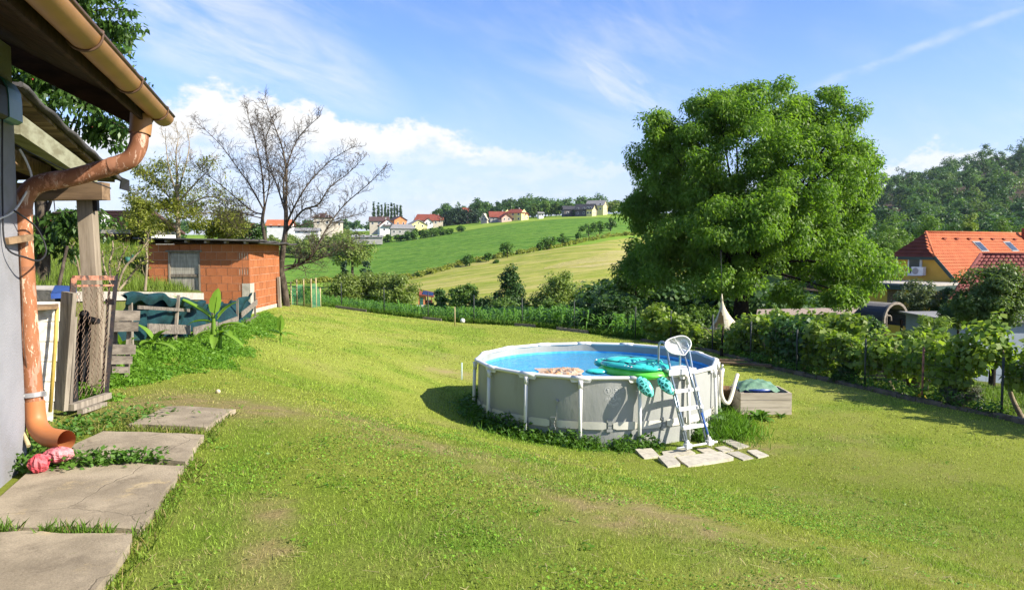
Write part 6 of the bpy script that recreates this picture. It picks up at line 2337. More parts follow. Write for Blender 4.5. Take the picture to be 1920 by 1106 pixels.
def px_tree(name, label, px, ptop, pbase, rx, Y, m, ncl=14, per=120, leaf=None, group=None, shape='round', trunk=True, cat='tree', ry=None, lo=0.45, bark=None, crfac=0.34, base_z=None, droop=0.3, asp=0.55, up=0.6, seed=None):
 """tree or bush from its apparent outline at a distance Y"""
 rg = np.random.default_rng(seed if seed is not None else int(px * 7 + ptop))
 s = Y / F
 x = X_at(px, Y)
 zt = P(px, ptop, Y).z
 zb = P(px, pbase, Y).z if base_z is None else base_z
 g = gz1(x, Y)
 t = thing(name, label, cat, (x, Y, min(g, zb)), group)
 H = zt - zb
 R_ = rx * s
 c = np.array([x, Y, zb + H * 0.52])
 leaf = leaf or max(0.05, 5.0 * s)
 if shape == 'round':
  ells = [(c, (R_ * 0.82, (ry or R_) * 0.82, H * 0.42)), (c + [R_ * 0.2, 0, H * 0.12], (R_ * 0.6, R_ * 0.6, H * 0.34)), (c - [R_ * 0.25, 0, H * 0.1], (R_ * 0.62, R_ * 0.6, H * 0.32))]
  cr = R_ * crfac
 elif shape == 'cone':
  ells = [(np.array([x, Y, zb + H * f]), (R_ * w, R_ * w, H * 0.12)) for f, w in ((0.12, 0.85), (0.28, 0.9), (0.44, 0.78), (0.6, 0.58), (0.75, 0.38), (0.88, 0.16))]
  cr = R_ * crfac
 elif shape == 'column':
  ells = [(np.array([x, Y, zb + H * f]), (R_ * w, R_ * w, H * 0.14)) for f, w in ((0.15, 0.6), (0.32, 0.85), (0.5, 0.85), (0.68, 0.7), (0.86, 0.35))]
  cr = R_ * 0.75
 else:
  ells = [(c, (R_ * 0.9, (ry or R_) * 0.9, H * 0.46))]
  cr = R_ * crfac
 p, d, cs = crown_points(ells, ncl, cr, per, rg, lo)
 p[:, 2] = np.maximum(p[:, 2], min(g, zb) + 0.02)
 leaves('crown', p, leaf, m, t, out=d, rg=rg, droop=droop, asp=asp, up=up)
 if trunk:
  rt = max(0.03, R_ * 0.07)
  mb = MB().tube([Vector((x, Y, min(g, zb) - 0.2)), Vector((x + 0.02 * R_, Y, zb + H * 0.3)), Vector((x, Y, zb + H * 0.75))], [rt, rt * 0.75, rt * 0.3], 7, False)
  for k in range(5):
   q = cs[rg.integers(len(cs))]
   mb.tube([Vector((x, Y, zb + H * (0.2 + 0.08 * k))), Vector(((x + q[0]) / 2, (Y + q[1]) / 2, (zb + H * 0.3 + q[2]) / 2 + 0.05 * H)), Vector(q)], [rt * 0.5, rt * 0.3, rt * 0.12], 5, False)
  mb.build('trunk', bark or M['bark'], t)
 return t

# ---- walnut, the big tree
def walnut():
 Y = 33.0
 s = Y / F
 rg = np.random.default_rng(42)
 x0 = X_at(1393, Y)
 g = gz1(x0, Y)
 t = thing('walnut_tree', 'great spreading walnut tree with dark trunk, tallest tree in the scene', 'tree', (x0, Y, g))
 spec = [(1370, 425, 95, 70, -1.3), (1450, 400, 80, 70, -1.4), (1400, 285, 150, 132, 0), (1300, 330, 105, 130, 0.5), (1500, 330, 110, 130, -0.5), (1395, 440, 200, 112, 0), (1250, 420, 78, 120, 0.3), (1606, 486, 38, 28, -0.5), (1575, 500, 95, 62, -0.6),
   (1215, 500, 50, 70, 0.4), (1530, 545, 85, 42, -0.8), (1545, 225, 70, 66, 0.2), (1600, 330, 44, 84, 0.2), (1560, 420, 80, 80, 0.4), (1330, 215, 70, 60, 0.3), (1225, 330, 50, 80, 0.5), (1420, 205, 95, 60, 0), (1585, 300, 46, 55, -0.2), (1320, 515, 120, 50, -0.6), (1240, 250, 42, 48, 0.2), (1520, 222, 38, 40, 0), (1190, 385, 24, 28, 0.3)]
 ells = []
 for px, py, rx, rz, off in spec:
  c = np.array(P(px, py, Y + off * 2))
  ells.append((c, (rx * s * 0.9, min(rx * s * 1.1, 4.1), rz * s * 0.92)))
 p, d, cs = crown_points(ells, 620, 0.55, 330, rg, 0.5)
 q, dq = [], []
 for c, r in ells:
  a_, b_ = shell_points(c, np.array(r) * 0.97, 1500, 0.5, rg)
  q.append(a_)
  dq.append(b_)
 keep = fbm(np.vstack(q)[:, 0] * 1.5 + np.vstack(q)[:, 1], np.vstack(q)[:, 2] * 1.5, 3, 3) > 0.47
 p, d = np.vstack([p, np.vstack(q)[keep]]), np.vstack([d, np.vstack(dq)[keep]])
 lim = (p[:, 2] > g + 0.6)
 p, d = p[lim], d[lim]
 leaves('crown', p, 0.155, M['walnut'], t, out=d, rg=rg, asp=0.42, up=0.35, droop=0.75, fold=0.2)
 mb = MB()
 tp = smooth_path([Vector((x0 + 0.05, Y, g - 0.3)), Vector((x0, Y, g + 0.5)), P(1390, 560, Y), P(1396, 520, Y), P(1398, 480, Y)], 4)
 mb.tube(tp, list(np.linspace(0.36, 0.26, len(tp))), 12, False)
 mb.build('trunk', M['bark_black'], t)
 mb = MB()
 rd = random.Random(8)
 for k in range(46):
  c = Vector(cs[rg.integers(len(cs))])
  a = tp[rd.randint(len(tp) // 2, len(tp) - 1)]
  mid = a.lerp(c, 0.5) + Vector((rd.uniform(-.3, .3), rd.uniform(-.3, .3), 0.35))
  q = smooth_path([a, a.lerp(mid, 0.5) + Vector((0, 0, 0.15)), mid, c], 4)
  mb.tube(q, list(np.linspace(0.13, 0.018, len(q))), 6, False)
 mb.build('limbs', M['bark_black'], t)

walnut()

# ---- cherry tree over the house corner
def cherry():
 Y = 12.5
 s = Y / F
 rg = np.random.default_rng(9)
 x0 = X_at(72, Y + 0.5)
 t = thing('cherry_tree', 'leafy cherry tree with drooping sprays rising behind the timber canopy', 'tree', (x0, Y, 2.3))
 spec = [(60, 90, 110, 120, 0), (170, 60, 50, 50, 0.2), (120, 200, 95, 85, 0.2), (205, 225, 36, 34, 0.3), (215, 60, 40, 20, 0.4), (40, -60, 150, 90, 0), (150, -20, 60, 40, 0), (95, 440, 66, 60, 0.3), (150, 410, 50, 30, 0.5), (60, 330, 80, 60, 0.3),
   (-60, 150, 120, 160, 0.4)]
 ells = [(np.array(P(a, b, Y + o)), (c * s, c * s * 0.9, e * s)) for a, b, c, e, o in spec]
 p, d, cs = crown_points(ells, 210, 0.20, 95, rg, 0.35)
 leaves('crown', p, 0.125, M['cherry'], t, rg=rg, asp=0.42, up=0.25, droop=1.1, fold=0.2)
 mb = MB()
 rd = random.Random(4)
 sp = []
 for a, b in [((150, 60), (262, 48)), ((160, 100), (235, 88)), ((150, 30), (250, 18)), ((150, 220), (238, 240)), ((170, 190), (245, 215)), ((180, 160), (272, 156)), ((150, 260), (228, 272)), ((140, 20), (225, -20)), ((165, 90), (245, 128)),
     ((100, 400), (215, 412)), ((100, 430), (190, 440))]:
  pa, pb = P(*a, Y + 0.2), P(*b, Y + rd.uniform(-.3, .5))
  q = smooth_path([pa, pa.lerp(pb, 0.5) + Vector((0, 0, 0.06)), pb + Vector((0, 0, -0.03))], 5)
  mb.tube(q, list(np.linspace(0.02, 0.006, len(q))), 5, False)
  for v in q[2:]:
   for k in range(16):
    sp.append(np.array(v) + rg.normal(size=3) * np.array([0.06, 0.07, 0.045]))
 leaves('sprays', np.array(sp), 0.12, M['cherry'], t, rg=rg, asp=0.42, up=0.3, droop=1.2, fold=0.2)
 tr = smooth_path([Vector((x0 + 0.1, Y + .4, 2.2)), P(80, 420, Y + .4), P(70, 300, Y + .3), P(70, 150, Y), P(60, 0, Y)], 4)
 mb.tube(tr, list(np.linspace(0.13, 0.04, len(tr))), 8, False)
 for k in range(24):
  c = Vector(cs[rg.integers(len(cs))])
  a = tr[rd.randint(4, len(tr) - 1)]
  mb.tube([a, a.lerp(c, 0.5) + Vector((0, 0, 0.12)), c], [0.035, 0.022, 0.007], 5, False)
 mb.build('trunk', M['bark'], t)
 mb = MB()
 for k in range(70):
  q = p[rg.integers(len(p))]
  mb.ball(q + np.array([0, -0.06, -0.05]), 0.014, 6, 4)
 mb.build('cherries', M['red'], t)

cherry()
o = MB().tube([Vector((X_at(107, 11.6), 11.6, upper_z(np.array([X_at(107, 11.6)]), np.array([11.6]))[0])), P(126, 462, 12.0)], [0.03, 0.022], 7).build('tree_prop', M['bark'])
tag(o, 'thin dark prop leaning up under the cherry tree left of the post', 'prop')

# ---- pale-stemmed shrub between post and shed
def fig():
 rd = random.Random(13)
 Y = 14.5
 x0 = X_at(222, Y)
 zb = float(upper_z(np.array([x0 - 0.3]), np.array([Y]))[0])
 t = thing('bare_shrub', 'pale bare-stemmed shrub with upcurved twigs left of the brick shed', 'shrub', (x0, Y, zb))
 mb = MB()
 ends = []
 for a in [[(218, 545), (232, 505), (252, 482), (270, 462), (280, 448)], [(214, 545), (205, 500), (212, 465), (208, 440)], [(222, 545), (243, 520), (262, 495), (276, 487)], [(216, 540), (225, 490), (240, 460)],
    [(150, 520), (142, 480), (130, 455)], [(212, 540), (196, 505), (192, 470)], [(272, 545), (276, 490), (274, 460), (282, 430)]]:
  limbed(mb, a, Y, 0.028, 0.010, rd, (2, 2), 0.34, 0.007, 4, 1, ends, 0.12, 0.25)
 mb.build('stems', M['bark_pale'], t)
 rg = np.random.default_rng(5)
 e = np.array([list(v) for v in ends])
 pts = np.repeat(e, 2, 0) + rg.normal(size=(len(e) * 2, 3)) * 0.05
 leaves('crown', pts, 0.07, M['yellow_bush'], t, rg=rg)

fig()

# ---- twiggy yellow-green willow left of the bare trees
def willow():
 rd = random.Random(17)
 Y = 33.0
 g = 1.4
 t = thing('willow_tree', 'twiggy half bare willow with yellow green leaves behind the brick shed', 'tree', (X_at(335, Y), Y, g))
 mb = MB()
 ends = []
 tr = smooth_path([Vector((X_at(336, Y), Y, g - 0.2)), P(334, 440, Y), P(333, 370, Y), P(331, 310, Y)], 4)
 mb.tube(tr, list(np.linspace(0.13, 0.05, len(tr))), 8, False)
 for l in ([(333, 340), (330, 290), (334, 262), (331, 238)], [(333, 370), (318, 320), (312, 280), (310, 250)], [(333, 360), (348, 310), (355, 270), (350, 245)], [(334, 390), (300, 350), (280, 330), (262, 320)], [(334, 380), (370, 340), (390, 320), (400, 300)],
    [(334, 400), (290, 385), (262, 372), (245, 372)], [(334, 395), (385, 370), (420, 375), (445, 395)], [(334, 410), (380, 400), (420, 405), (450, 425)], [(334, 420), (290, 415), (258, 410), (240, 425)]):
  limbed(mb, l, Y, 0.045, 0.008, rd, (3, 3), 1.0, 0.006, 2, 2, ends, 0.5)
 mb.build('trunk', M['bark_pale'], t)
 rg = np.random.default_rng(15)
 s = Y / F
 ells = [(np.array(P(a, b, Y + o)), (c * s, c * s, e * s)) for a, b, c, e, o in [(290, 400, 45, 40, 0), (380, 405, 52, 36, 0), (335, 380, 50, 40, 0.5), (300, 330, 28, 34, 0), (250, 410, 22, 26, 0), (430, 420, 24, 20, 0), (270, 430, 40, 18, -1)]]
 p, d, cs = crown_points(ells, 120, 0.42, 60, rg, 0.3)
 e = np.array([list(v) for v in ends])
 e = e[e[:, 2] < P(0, 300, Y).z]
 p = np.vstack([p, np.repeat(e, 3, 0) + rg.normal(size=(len(e) * 3, 3)) * 0.12])
 leaves('crown', p, 0.16, M['yellow_bush'], t, rg=rg, asp=0.3, droop=0.6)

willow()
for a in [('garden_shrub', 'yellow green bush behind the left end of the brick shed', 262, 372, 470, 38, 30, M['yellow_bush'], 30, 130),
   ('garden_shrub', 'dense olive bush between the willow and the bare trees', 425, 395, 460, 42, 34, M['yellow_bush'], 30, 130),
   ('garden_shrub', 'green bush under the carport, left of the pale-stemmed shrub', 215, 455, 500, 34, 30, M['mid_tree'], 24, 110),
   ('garden_shrub', 'dark bush behind the bare trees above the shed roof', 470, 410, 470, 32, 40, M['dark_tree'], 24, 120),
   ('garden_shrub', 'broad olive bush low at the top of the crop field below the poplars', 660, 440, 510, 44, 160, M['willow'], 40, 120),
   ('garden_shrub', 'weedy bush by the green netting fence right of the bare tree', 555, 535, 580, 26, 33, M['weed'], 20, 90)]:
 px_tree(a[0], a[1], *a[2:8], ncl=a[8], per=a[9], cat='shrub', crfac=0.36)

# ---- bananas
def banana_leaf(mb, base, d, L, W, bend, seed, fold=0.35, tear=True):
 """one broad leaf: curved midrib, two blades folded up from it, ragged edge"""
 rd = random.Random(seed)
 d = d.normalized()
 side = d.cross(Vector((0, 0, 1)))
 if side.length < 0.1: side = Vector((1, 0, 0))
 side.normalize()
 n = 13
 p = base.copy()
 dd = d.copy()
 rows = []
 for i in range(n + 1):
  t = i / n
  w = W * math.sin(math.pi * min(1, (0.05 + 0.97 * t))) ** 0.55 * (1 - 0.25 * t) if t > 0.12 else 0.012
  if i == n: w = 0.004
  nrm = side.cross(dd).normalized()
  wl = w * (1 + (rd.random() - 0.5) * 0.18) * 0.5
  wr = w * (1 + (rd.random() - 0.5) * 0.18) * 0.5
  rows.append((p + side * wl + nrm * wl * fold, p + side * wl * 0.5 + nrm * wl * fold * 0.65, p.copy(), p - side * wr * 0.5 + nrm * wr * fold * 0.65, p - side * wr + nrm * wr * fold))
  dd = (dd + Vector((0, 0, -bend / n))).normalized()
  p = p + dd * (L / n)
 vs = [q for r in rows for q in r]
 fs = []
 for i in range(n):
  for j in range(4):
   a = i * 5 + j
   fs.append((a, a + 1, a + 6, a + 5))
 mb.add(vs, fs, True)
 mb.tube([r[2] - Vector((0, 0, 0.004)) for r in rows[:10]], [0.014] * 3 + [0.009] * 4 + [0.005] * 3, 5, False)

def banana(label, px, py, Y, stems, lv):
 x = X_at(px, Y)
 zb = gz1(x, Y)
 b = Vector((x, Y, zb))
 t = thing('banana_plant', label, 'plant', b, 'young banana plants on the bank')
 for (dx, h, r) in stems:
  MB().tube([b + Vector((dx, 0, -0.05)), b + Vector((dx * 1.2, 0, h * 0.5)), b + Vector((dx * 1.3, 0, h))], [r, r * 0.8, r * 0.5], 9, False).build('stem', M['banana'], t)
 for k, (ox, z0, tx, tz, L, W, bend, yy) in enumerate(lv):
  mb = MB()
  banana_leaf(mb, b + Vector((ox, 0, z0)), Vector((tx, yy, tz)), L, W, bend, k + int(px))
  mb.build('leaf', M['banana'], t)

banana('tallest banana plant with broad bright leaves in front of the green netting', 398, 652, 12.9, [(0.0, 0.62, 0.055), (0.09, 0.42, 0.04)],
  [(0, 0.55, -0.9, 0.75, 0.78, 0.21, 0.35, -0.1), (0.02, 0.6, 0.22, 1.0, 0.50, 0.24, 0.15, -0.2), (0.06, 0.55, 0.55, 0.9, 0.46, 0.20, 0.9, 0.1), (0.08, 0.40, 0.9, 0.55, 0.55, 0.16, 1.0, -0.1),
  (-0.02, 0.50, -0.9, 0.35, 0.42, 0.15, 0.9, -0.2), (0.05, 0.30, 0.9, 0.1, 0.62, 0.13, 0.9, -0.35), (-0.03, 0.34, -0.7, 0.1, 0.40, 0.13, 1.1, -0.5), (0.02, 0.28, 0.25, 0.1, 0.42, 0.16, 1.3, -0.9), (0.1, 0.3, 0.6, 0.5, 0.42, 0.15, 1.2, -0.5)])
banana('drooping small banana plant left of the tallest one, before the plank fence', 285, 665, 10.8, [(0, 0.26, 0.035)],
  [(0, 0.22, -0.5, 0.9, 0.36, 0.16, 0.8, 0), (0, 0.22, 0.5, 0.8, 0.34, 0.14, 1.0, -0.2), (0, 0.2, 0.95, 0.1, 0.40, 0.10, 0.6, -0.3), (0, 0.2, -0.8, 0.3, 0.32, 0.12, 1.2, -0.3), (0.0, 0.2, -0.2, 0.5, 0.3, 0.14, 1.0, -0.8)])
banana('banana plant peeping out behind the broken grey pallet', 224, 655, 9.9, [(0, 0.25, 0.035)],
  [(0, 0.2, -0.2, 0.9, 0.40, 0.2, 0.6, -0.2), (0, 0.2, 0.5, 0.8, 0.34, 0.16, 0.9, -0.2), (0, 0.18, 0.9, 0.4, 0.34, 0.12, 0.9, -0.2), (0, 0.2, -0.6, 0.7, 0.3, 0.15, 1.0, 0)])
banana('smallest banana plant standing alone on the lawn edge by the shed', 524, 640, 16.2, [(0, 0.24, 0.03)],
  [(0, 0.22, 0.10, 1.0, 0.40, 0.17, 0.2, -0.2), (0, 0.2, -0.9, 0.3, 0.42, 0.13, 0.35, 0.1), (0, 0.2, 0.9, 0.15, 0.40, 0.12, 0.7, 0), (0, 0.2, 0.5, 0.4, 0.3, 0.12, 1.2, -0.6)])

# ---- rank weeds on the bank below the netting
def bank_weeds():
 n = 34000
 t = rng.random(n)
 y = 8.0 + 14.5 * t ** 1.1
 xl = np.interp(y, [8.0, 10.2, 13.4, 17, 20.2, 22.5], [-4.9, -5.25, -5.65, -6.2, -6.75, -7.2])
 xr = np.interp(y, [8.0, 9.0, 10.5, 13.0, 16, 20, 22.5], [-4.15, -4.35, -4.15, -4.35, -5.1, -6.0, -6.9]) + 0.5 * (fbm(y * 0.9, y * 0 + 3, 3, 19) - 0.4)
 x = xl + (xr - xl) * rng.random(n)
 u = (x - xl) / (xr - xl)
 k = fbm(x * 1.4, y * 1.4, 3, 12) > 0.28 + 0.25 * u ** 2
 x, y, u = x[k], y[k], u[k]
 n = len(x)
 h = 0.19 * (1 - 0.8 * u) * (0.45 + 0.8 * rng.random(n)) * (0.6 + 0.9 * fbm(x * 0.9, y * 0.9, 2, 14))
 c = (np.array([0.15, 0.30, 0.025]) * (0.65 + 0.7 * rng.random(n))[:, None])
 blades('bank_grass', x, y, h, 0.011 * (0.7 + 0.6 * rng.random(n)), c, M['blade'], 0.9, 0.0, False)
 k = rng.random(n) < 0.30
 p = np.stack([x[k], y[k], gz(x[k], y[k]) + h[k] * (0.3 + 0.7 * rng.random(k.sum()))], -1)
 p = np.vstack([p + rng.normal(size=p.shape) * 0.03 for _ in range(2)])
 tag(leaves('bank_weeds', p, 0.055, M['weed'], asp=0.5, up=1.0, droop=0.1), kind='stuff')

bank_weeds()

def pool_weeds():
 n = 9000
 ph = rng.random(n) * 2 * math.pi
 r = POOL_R + 0.02 + np.abs(rng.normal(size=n)) * 0.16
 d = rng.random(n)
 x, y = POOL_C[0] + r * np.sin(ph), POOL_C[1] - r * np.cos(ph)
 k = (fbm(np.sin(ph) * 7 + 3, np.cos(ph) * 7, 3, 33) > 0.40) & ~in_pavers(x, y)
 x, y, r = x[k], y[k], r[k]
 hm = 0.26 * np.exp(-((r - POOL_R) / 0.25) ** 2) + 0.03
 dens = fbm(x * 2.2, y * 2.2, 2, 35)
 z = gz(x, y) + hm * rng.random(len(x)) * (0.35 + 1.1 * dens)
 tag(leaves('pool_weeds', np.stack([x, y, z], -1), 0.085, M['weed_dark'], asp=0.5, up=0.8, droop=0.0), kind='stuff')
 k = rng.random(len(x)) < 0.7
 xx, yy = x[k], y[k]
 c = np.array([0.085, 0.19, 0.015]) * (0.7 + 0.6 * rng.random(len(xx)))[:, None]
 blades('pool_grass', xx, yy, 0.16 * (0.4 + rng.random(len(xx))), 0.010 * (0.7 + 0.6 * rng.random(len(xx))), c, M['blade'], 0.8, 0, False)
 n = 2600
 x = 3.75 + rng.normal(size=n) * 0.28
 y = 13.6 + rng.normal(size=n) * 0.5
 k = ~in_pool(x, y, POOL_R) & ~in_pavers(x, y)
 x, y = x[k], y[k]
 c = np.array([0.11, 0.235, 0.018]) * (0.7 + 0.6 * rng.random(len(x)))[:, None]
 blades('long_grass', x, y, 0.24 * (0.3 + rng.random(len(x))), 0.012 * (0.7 + 0.6 * rng.random(len(x))), c, M['blade'], 0.9, 0, False)

pool_weeds()

def rosette(label, px, py, Y, k, L, seed):
 rd = random.Random(seed)
 b = Vector((X_at(px, Y), Y, gz1(X_at(px, Y), Y)))
 t = thing('dock_plant', label, 'plant', b)
 for i in range(k):
  a = 2 * math.pi * i / k + rd.uniform(-.3, .3)
  mb = MB()
  banana_leaf(mb, b + Vector((0, 0, 0.01)), Vector((math.cos(a), math.sin(a), rd.uniform(0.3, 1.6))), L * rd.uniform(0.6, 1.1), L * 0.32, rd.uniform(0.6, 1.4), seed * 10 + i)
  mb.build('leaf', M['weed_dark'], t)

rosette('broad leaved dock plant growing in front of the wooden box', 1430, 772, 14.15, 18, 0.34, 3)
rosette('small dock seedling at the right front corner of the wooden box', 1470, 776, 14.3, 9, 0.17, 4)

# ---- corn beyond the far edge of the lawn
def corn():
 rg = np.random.default_rng(77)
 Vs, Fs = [], []
 off = 0
 proto = []
 for v in range(10):
  V, Fc, o = [], [], 0
  hgt = 1.0
  nl = 11
  for i in range(nl):
   z0 = 0.12 + 0.80 * i / nl
   a = (i % 2) * math.pi + rg.normal() * 0.35 + v
   L = (0.36 + 0.34 * math.sin(math.pi * (i + 1) / nl)) * (0.8 + 0.4 * rg.random())
   w = 0.055
   pts = []
   for k in range(5):
    t = k / 4
    rr = L * t * (0.75 if i > nl - 3 else 1.0)
    zz = z0 + L * (0.95 * t - 1.15 * t * t) * (1.0 if i < nl - 3 else 1.3)
    ww = w * (1 - t) ** 0.6 * (0.6 + 1.2 * t * (1 - t))
    pts.append((rr, zz, ww))
   for (rr, zz, ww) in pts:
    V.append((rr * math.cos(a) - ww * math.sin(a), rr * math.sin(a) + ww * math.cos(a), zz))
    V.append((rr * math.cos(a) + ww * math.sin(a), rr * math.sin(a) - ww * math.cos(a), zz + ww * 0.3))
   for k in range(4):
    q = o + k * 2
    Fc.append((q, q + 1, q + 3, q + 2))
   o += 10
  for k in range(3):
   a0, a1 = 2 * math.pi * k / 3, 2 * math.pi * (k + 1) / 3
   V += [(0.014 * math.cos(a0), 0.014 * math.sin(a0), 0), (0.014 * math.cos(a1), 0.014 * math.sin(a1), 0), (0.007 * math.cos(a1), 0.007 * math.sin(a1), 0.95), (0.007 * math.cos(a0), 0.007 * math.sin(a0), 0.95)]
   Fc.append((o, o + 1, o + 2, o + 3))
   o += 4
  proto.append((np.array(V), np.array(Fc)))
 n = 0
 for row in range(20):
  for k in np.arange(-9.3, 9.6, 0.21):
   x = k + rg.normal() * 0.03
   if x > 6.2: continue
   y = far_y(min(x, 4.4)) + 0.9 + row * 0.62 + rg.normal() * 0.05 + (0.4 if x > 4 else 0)
   if x > 4.4: y = 27.4 + (x - 4.4) * 0.2 + row * 0.62
   pv, pf = proto[rg.integers(10)]
   s = (0.60 + 0.26 * sstep(x, -4, 2)) * (0.85 + 0.3 * rg.random()) * (0.9 + 0.25 * vnoise([x * 0.4], [y * 0.4], 6)[0])
   a = rg.random() * 6.28
   c_, s_ = math.cos(a), math.sin(a)
   V = pv * s
   V = np.stack([V[:, 0] * c_ - V[:, 1] * s_ + x, V[:, 0] * s_ + V[:, 1] * c_ + y, V[:, 2] + gz1(x, y) - 0.03], -1)
   Vs.append(V)
   Fs.append(pf + off)
   off += len(V)
   n += 1
 me = np_mesh('corn_crop', np.vstack(Vs), np.vstack(Fs))
 tag(link('corn_crop', me, M['corn']), kind='stuff')

corn()
x = rng.uniform(-8.5, 4.6, 9000)
y = far_y(x) + 0.25 + np.abs(rng.normal(size=9000)) * 0.35
blades('verge_grass', x, y, 0.22 * (0.3 + rng.random(9000)), 0.02 * (0.7 + 0.6 * rng.random(9000)), np.array([0.10, 0.19, 0.02]) * (0.6 + 0.8 * rng.random(9000))[:, None], M['blade'], 0.8, 0, False)
for k, (a, b, lab) in enumerate([((-7.6, -6.2), 0.12, 'dark edging board at the left end of the far lawn edge'), ((-3.7, -2.9), 0.1, 'edging board before the corn near the small white ball'), ((0.1, 0.9), 0.12, 'grey edging board in the middle of the far lawn edge'), ((1.7, 2.8), 0.12, 'grey edging board near the right end of the corn')]):
 x0, x1 = a
 p, q = Vector((x0, far_y(x0) + 0.05, gz1(x0, far_y(x0)) + 0.05)), Vector((x1, far_y(x1) + 0.05, gz1(x1, far_y(x1)) + 0.05))
 tag(MB().beam(p, q, 0.05, b).build('edging_board', M['wood_grey']), lab, 'board')

cf = thing('corn_fence', 'low wire fence on thin dark posts between lawn and corn', 'fence', (-1, 31, 0))
pts = []
for x in np.arange(-7.4, 4.4, 1.95):
 y = float(far_y(x)) + 0.35
 p = Vector((x, y, gz1(x, y)))
 pts.append(p)
 MB().tube([p, p + Vector((0, 0, 1.15))], 0.022, 7).build('post', M['post_steel'], cf)
mb = MB()
for h in (0.35, 0.75, 1.1):
 mb.tube([p + Vector((0, -0.02, h)) for p in pts], 0.004, 4, False)
mb.build('wire', M['post_steel'], cf)

gn = thing('netting_fence', 'light green netting on thin canes right of the bare tree', 'fence', (-7.6, 28.5, 0.9))
xs = [(545, 29.5), (556, 29.8), (569, 30), (583, 29.4), (592, 30.5), (600, 31.5)]
tops = [528, 524, 523, 522, 521, 540]
for (px, Y), pt in zip(xs, tops):
 x = X_at(px, Y)
 MB().tube([Vector((x, Y, gz1(x, Y) - 0.1)), P(px, pt, Y)], 0.026, 7).build('cane', M['cane'], gn)
vs = []
for (px, Y), pt in zip(xs, tops):
 x = X_at(px, Y)
 vs += [Vector((x, Y + 0.03, gz1(x, Y))), Vector((x, Y + 0.03, P(px, pt + 10, Y).z))]
MB().add(vs, [(2 * i, 2 * i + 2, 2 * i + 3, 2 * i + 1) for i in range(len(xs) - 1)]).build('netting', M['shade_net'], gn)

# ------------------------------------------------------------------ right side: wire fence, vines, shrubs
fence = thing('wire_fence', 'low wire mesh fence on dark posts along the right edge of the lawn', 'fence', (8.0, 17.4, 0))
FP = []
for Y in (11.6, 14.3, 15.75, 17.4, 19.4, 21.4, 23.4, 25.0):
 x = float(fence_x(Y)) + 0.08
 FP.append(Vector((x, Y, gz1(x, Y))))
for i, p in enumerate(FP):
 MB().tube([p - Vector((0, 0, 0.1)), p + Vector((0, 0, 1.14))], 0.023, 8).build('post', M['post_steel'] if i != 2 else M['rust'], fence)
mb = MB()
for h in (0.08, 0.3, 0.55, 0.8, 1.05):
 mb.tube([p + Vector((-0.02, 0, h)) for p in FP], 0.0035, 4, False)
mb.build('line_wire', M['post_steel'], fence)
mb = MB()
for a, b in zip(FP[:-1], FP[1:]):
 n = int((b - a).length / 0.14)
 for k in range(n):
  p = a.lerp(b, k / n)
  mb.beam(p + Vector((-0.02, 0, 0.08)), p + Vector((-0.02, 0, 1.05)), 0.0025, 0.0025)
mb.build('mesh_wire', M['post_steel'], fence)
ed = thing('lawn_edging', 'row of dark mossy edging stones between the right lawn edge and the vines', 'edging', (8.0, 17.4, 0))
y = 11.0
k = 0
while y < 25.8:
 L = 0.34 + 0.16 * RT.random()
 x0, x1 = float(fence_x(y)) - 0.03, float(fence_x(y + L)) - 0.03
 h = 0.03 + 0.05 * RT.random()
 MB().beam((x0, y + 0.01, gz1(x0, y) + h / 2), (x1, y + L - 0.01, gz1(x1, y + L) + h / 2), 0.10 + 0.05 * RT.random(), h + 0.05).build('edging_stone', M['kerb'], ed)
 y += L
bed = [(float(fence_x(yy)) + 0.06, yy) for yy in np.arange(11, 26.1, 0.5)]
vs, fs = [], []
for i, (x, yy) in enumerate(bed):
 for dx in (0, 0.35, 0.75):
  vs.append((x + dx, yy, gz1(x + dx, yy) + 0.03 - 0.09 * (dx > 0.7)))
for i in range(len(bed) - 1):
 for j in range(2):
  a = i * 3 + j
  fs.append((a, a + 1, a + 4, a + 3))
tag(MB().add(vs, fs, True).build('flower_bed', M['soil']), kind='structure')

VG = 'grapevines trained along the right-hand fence'

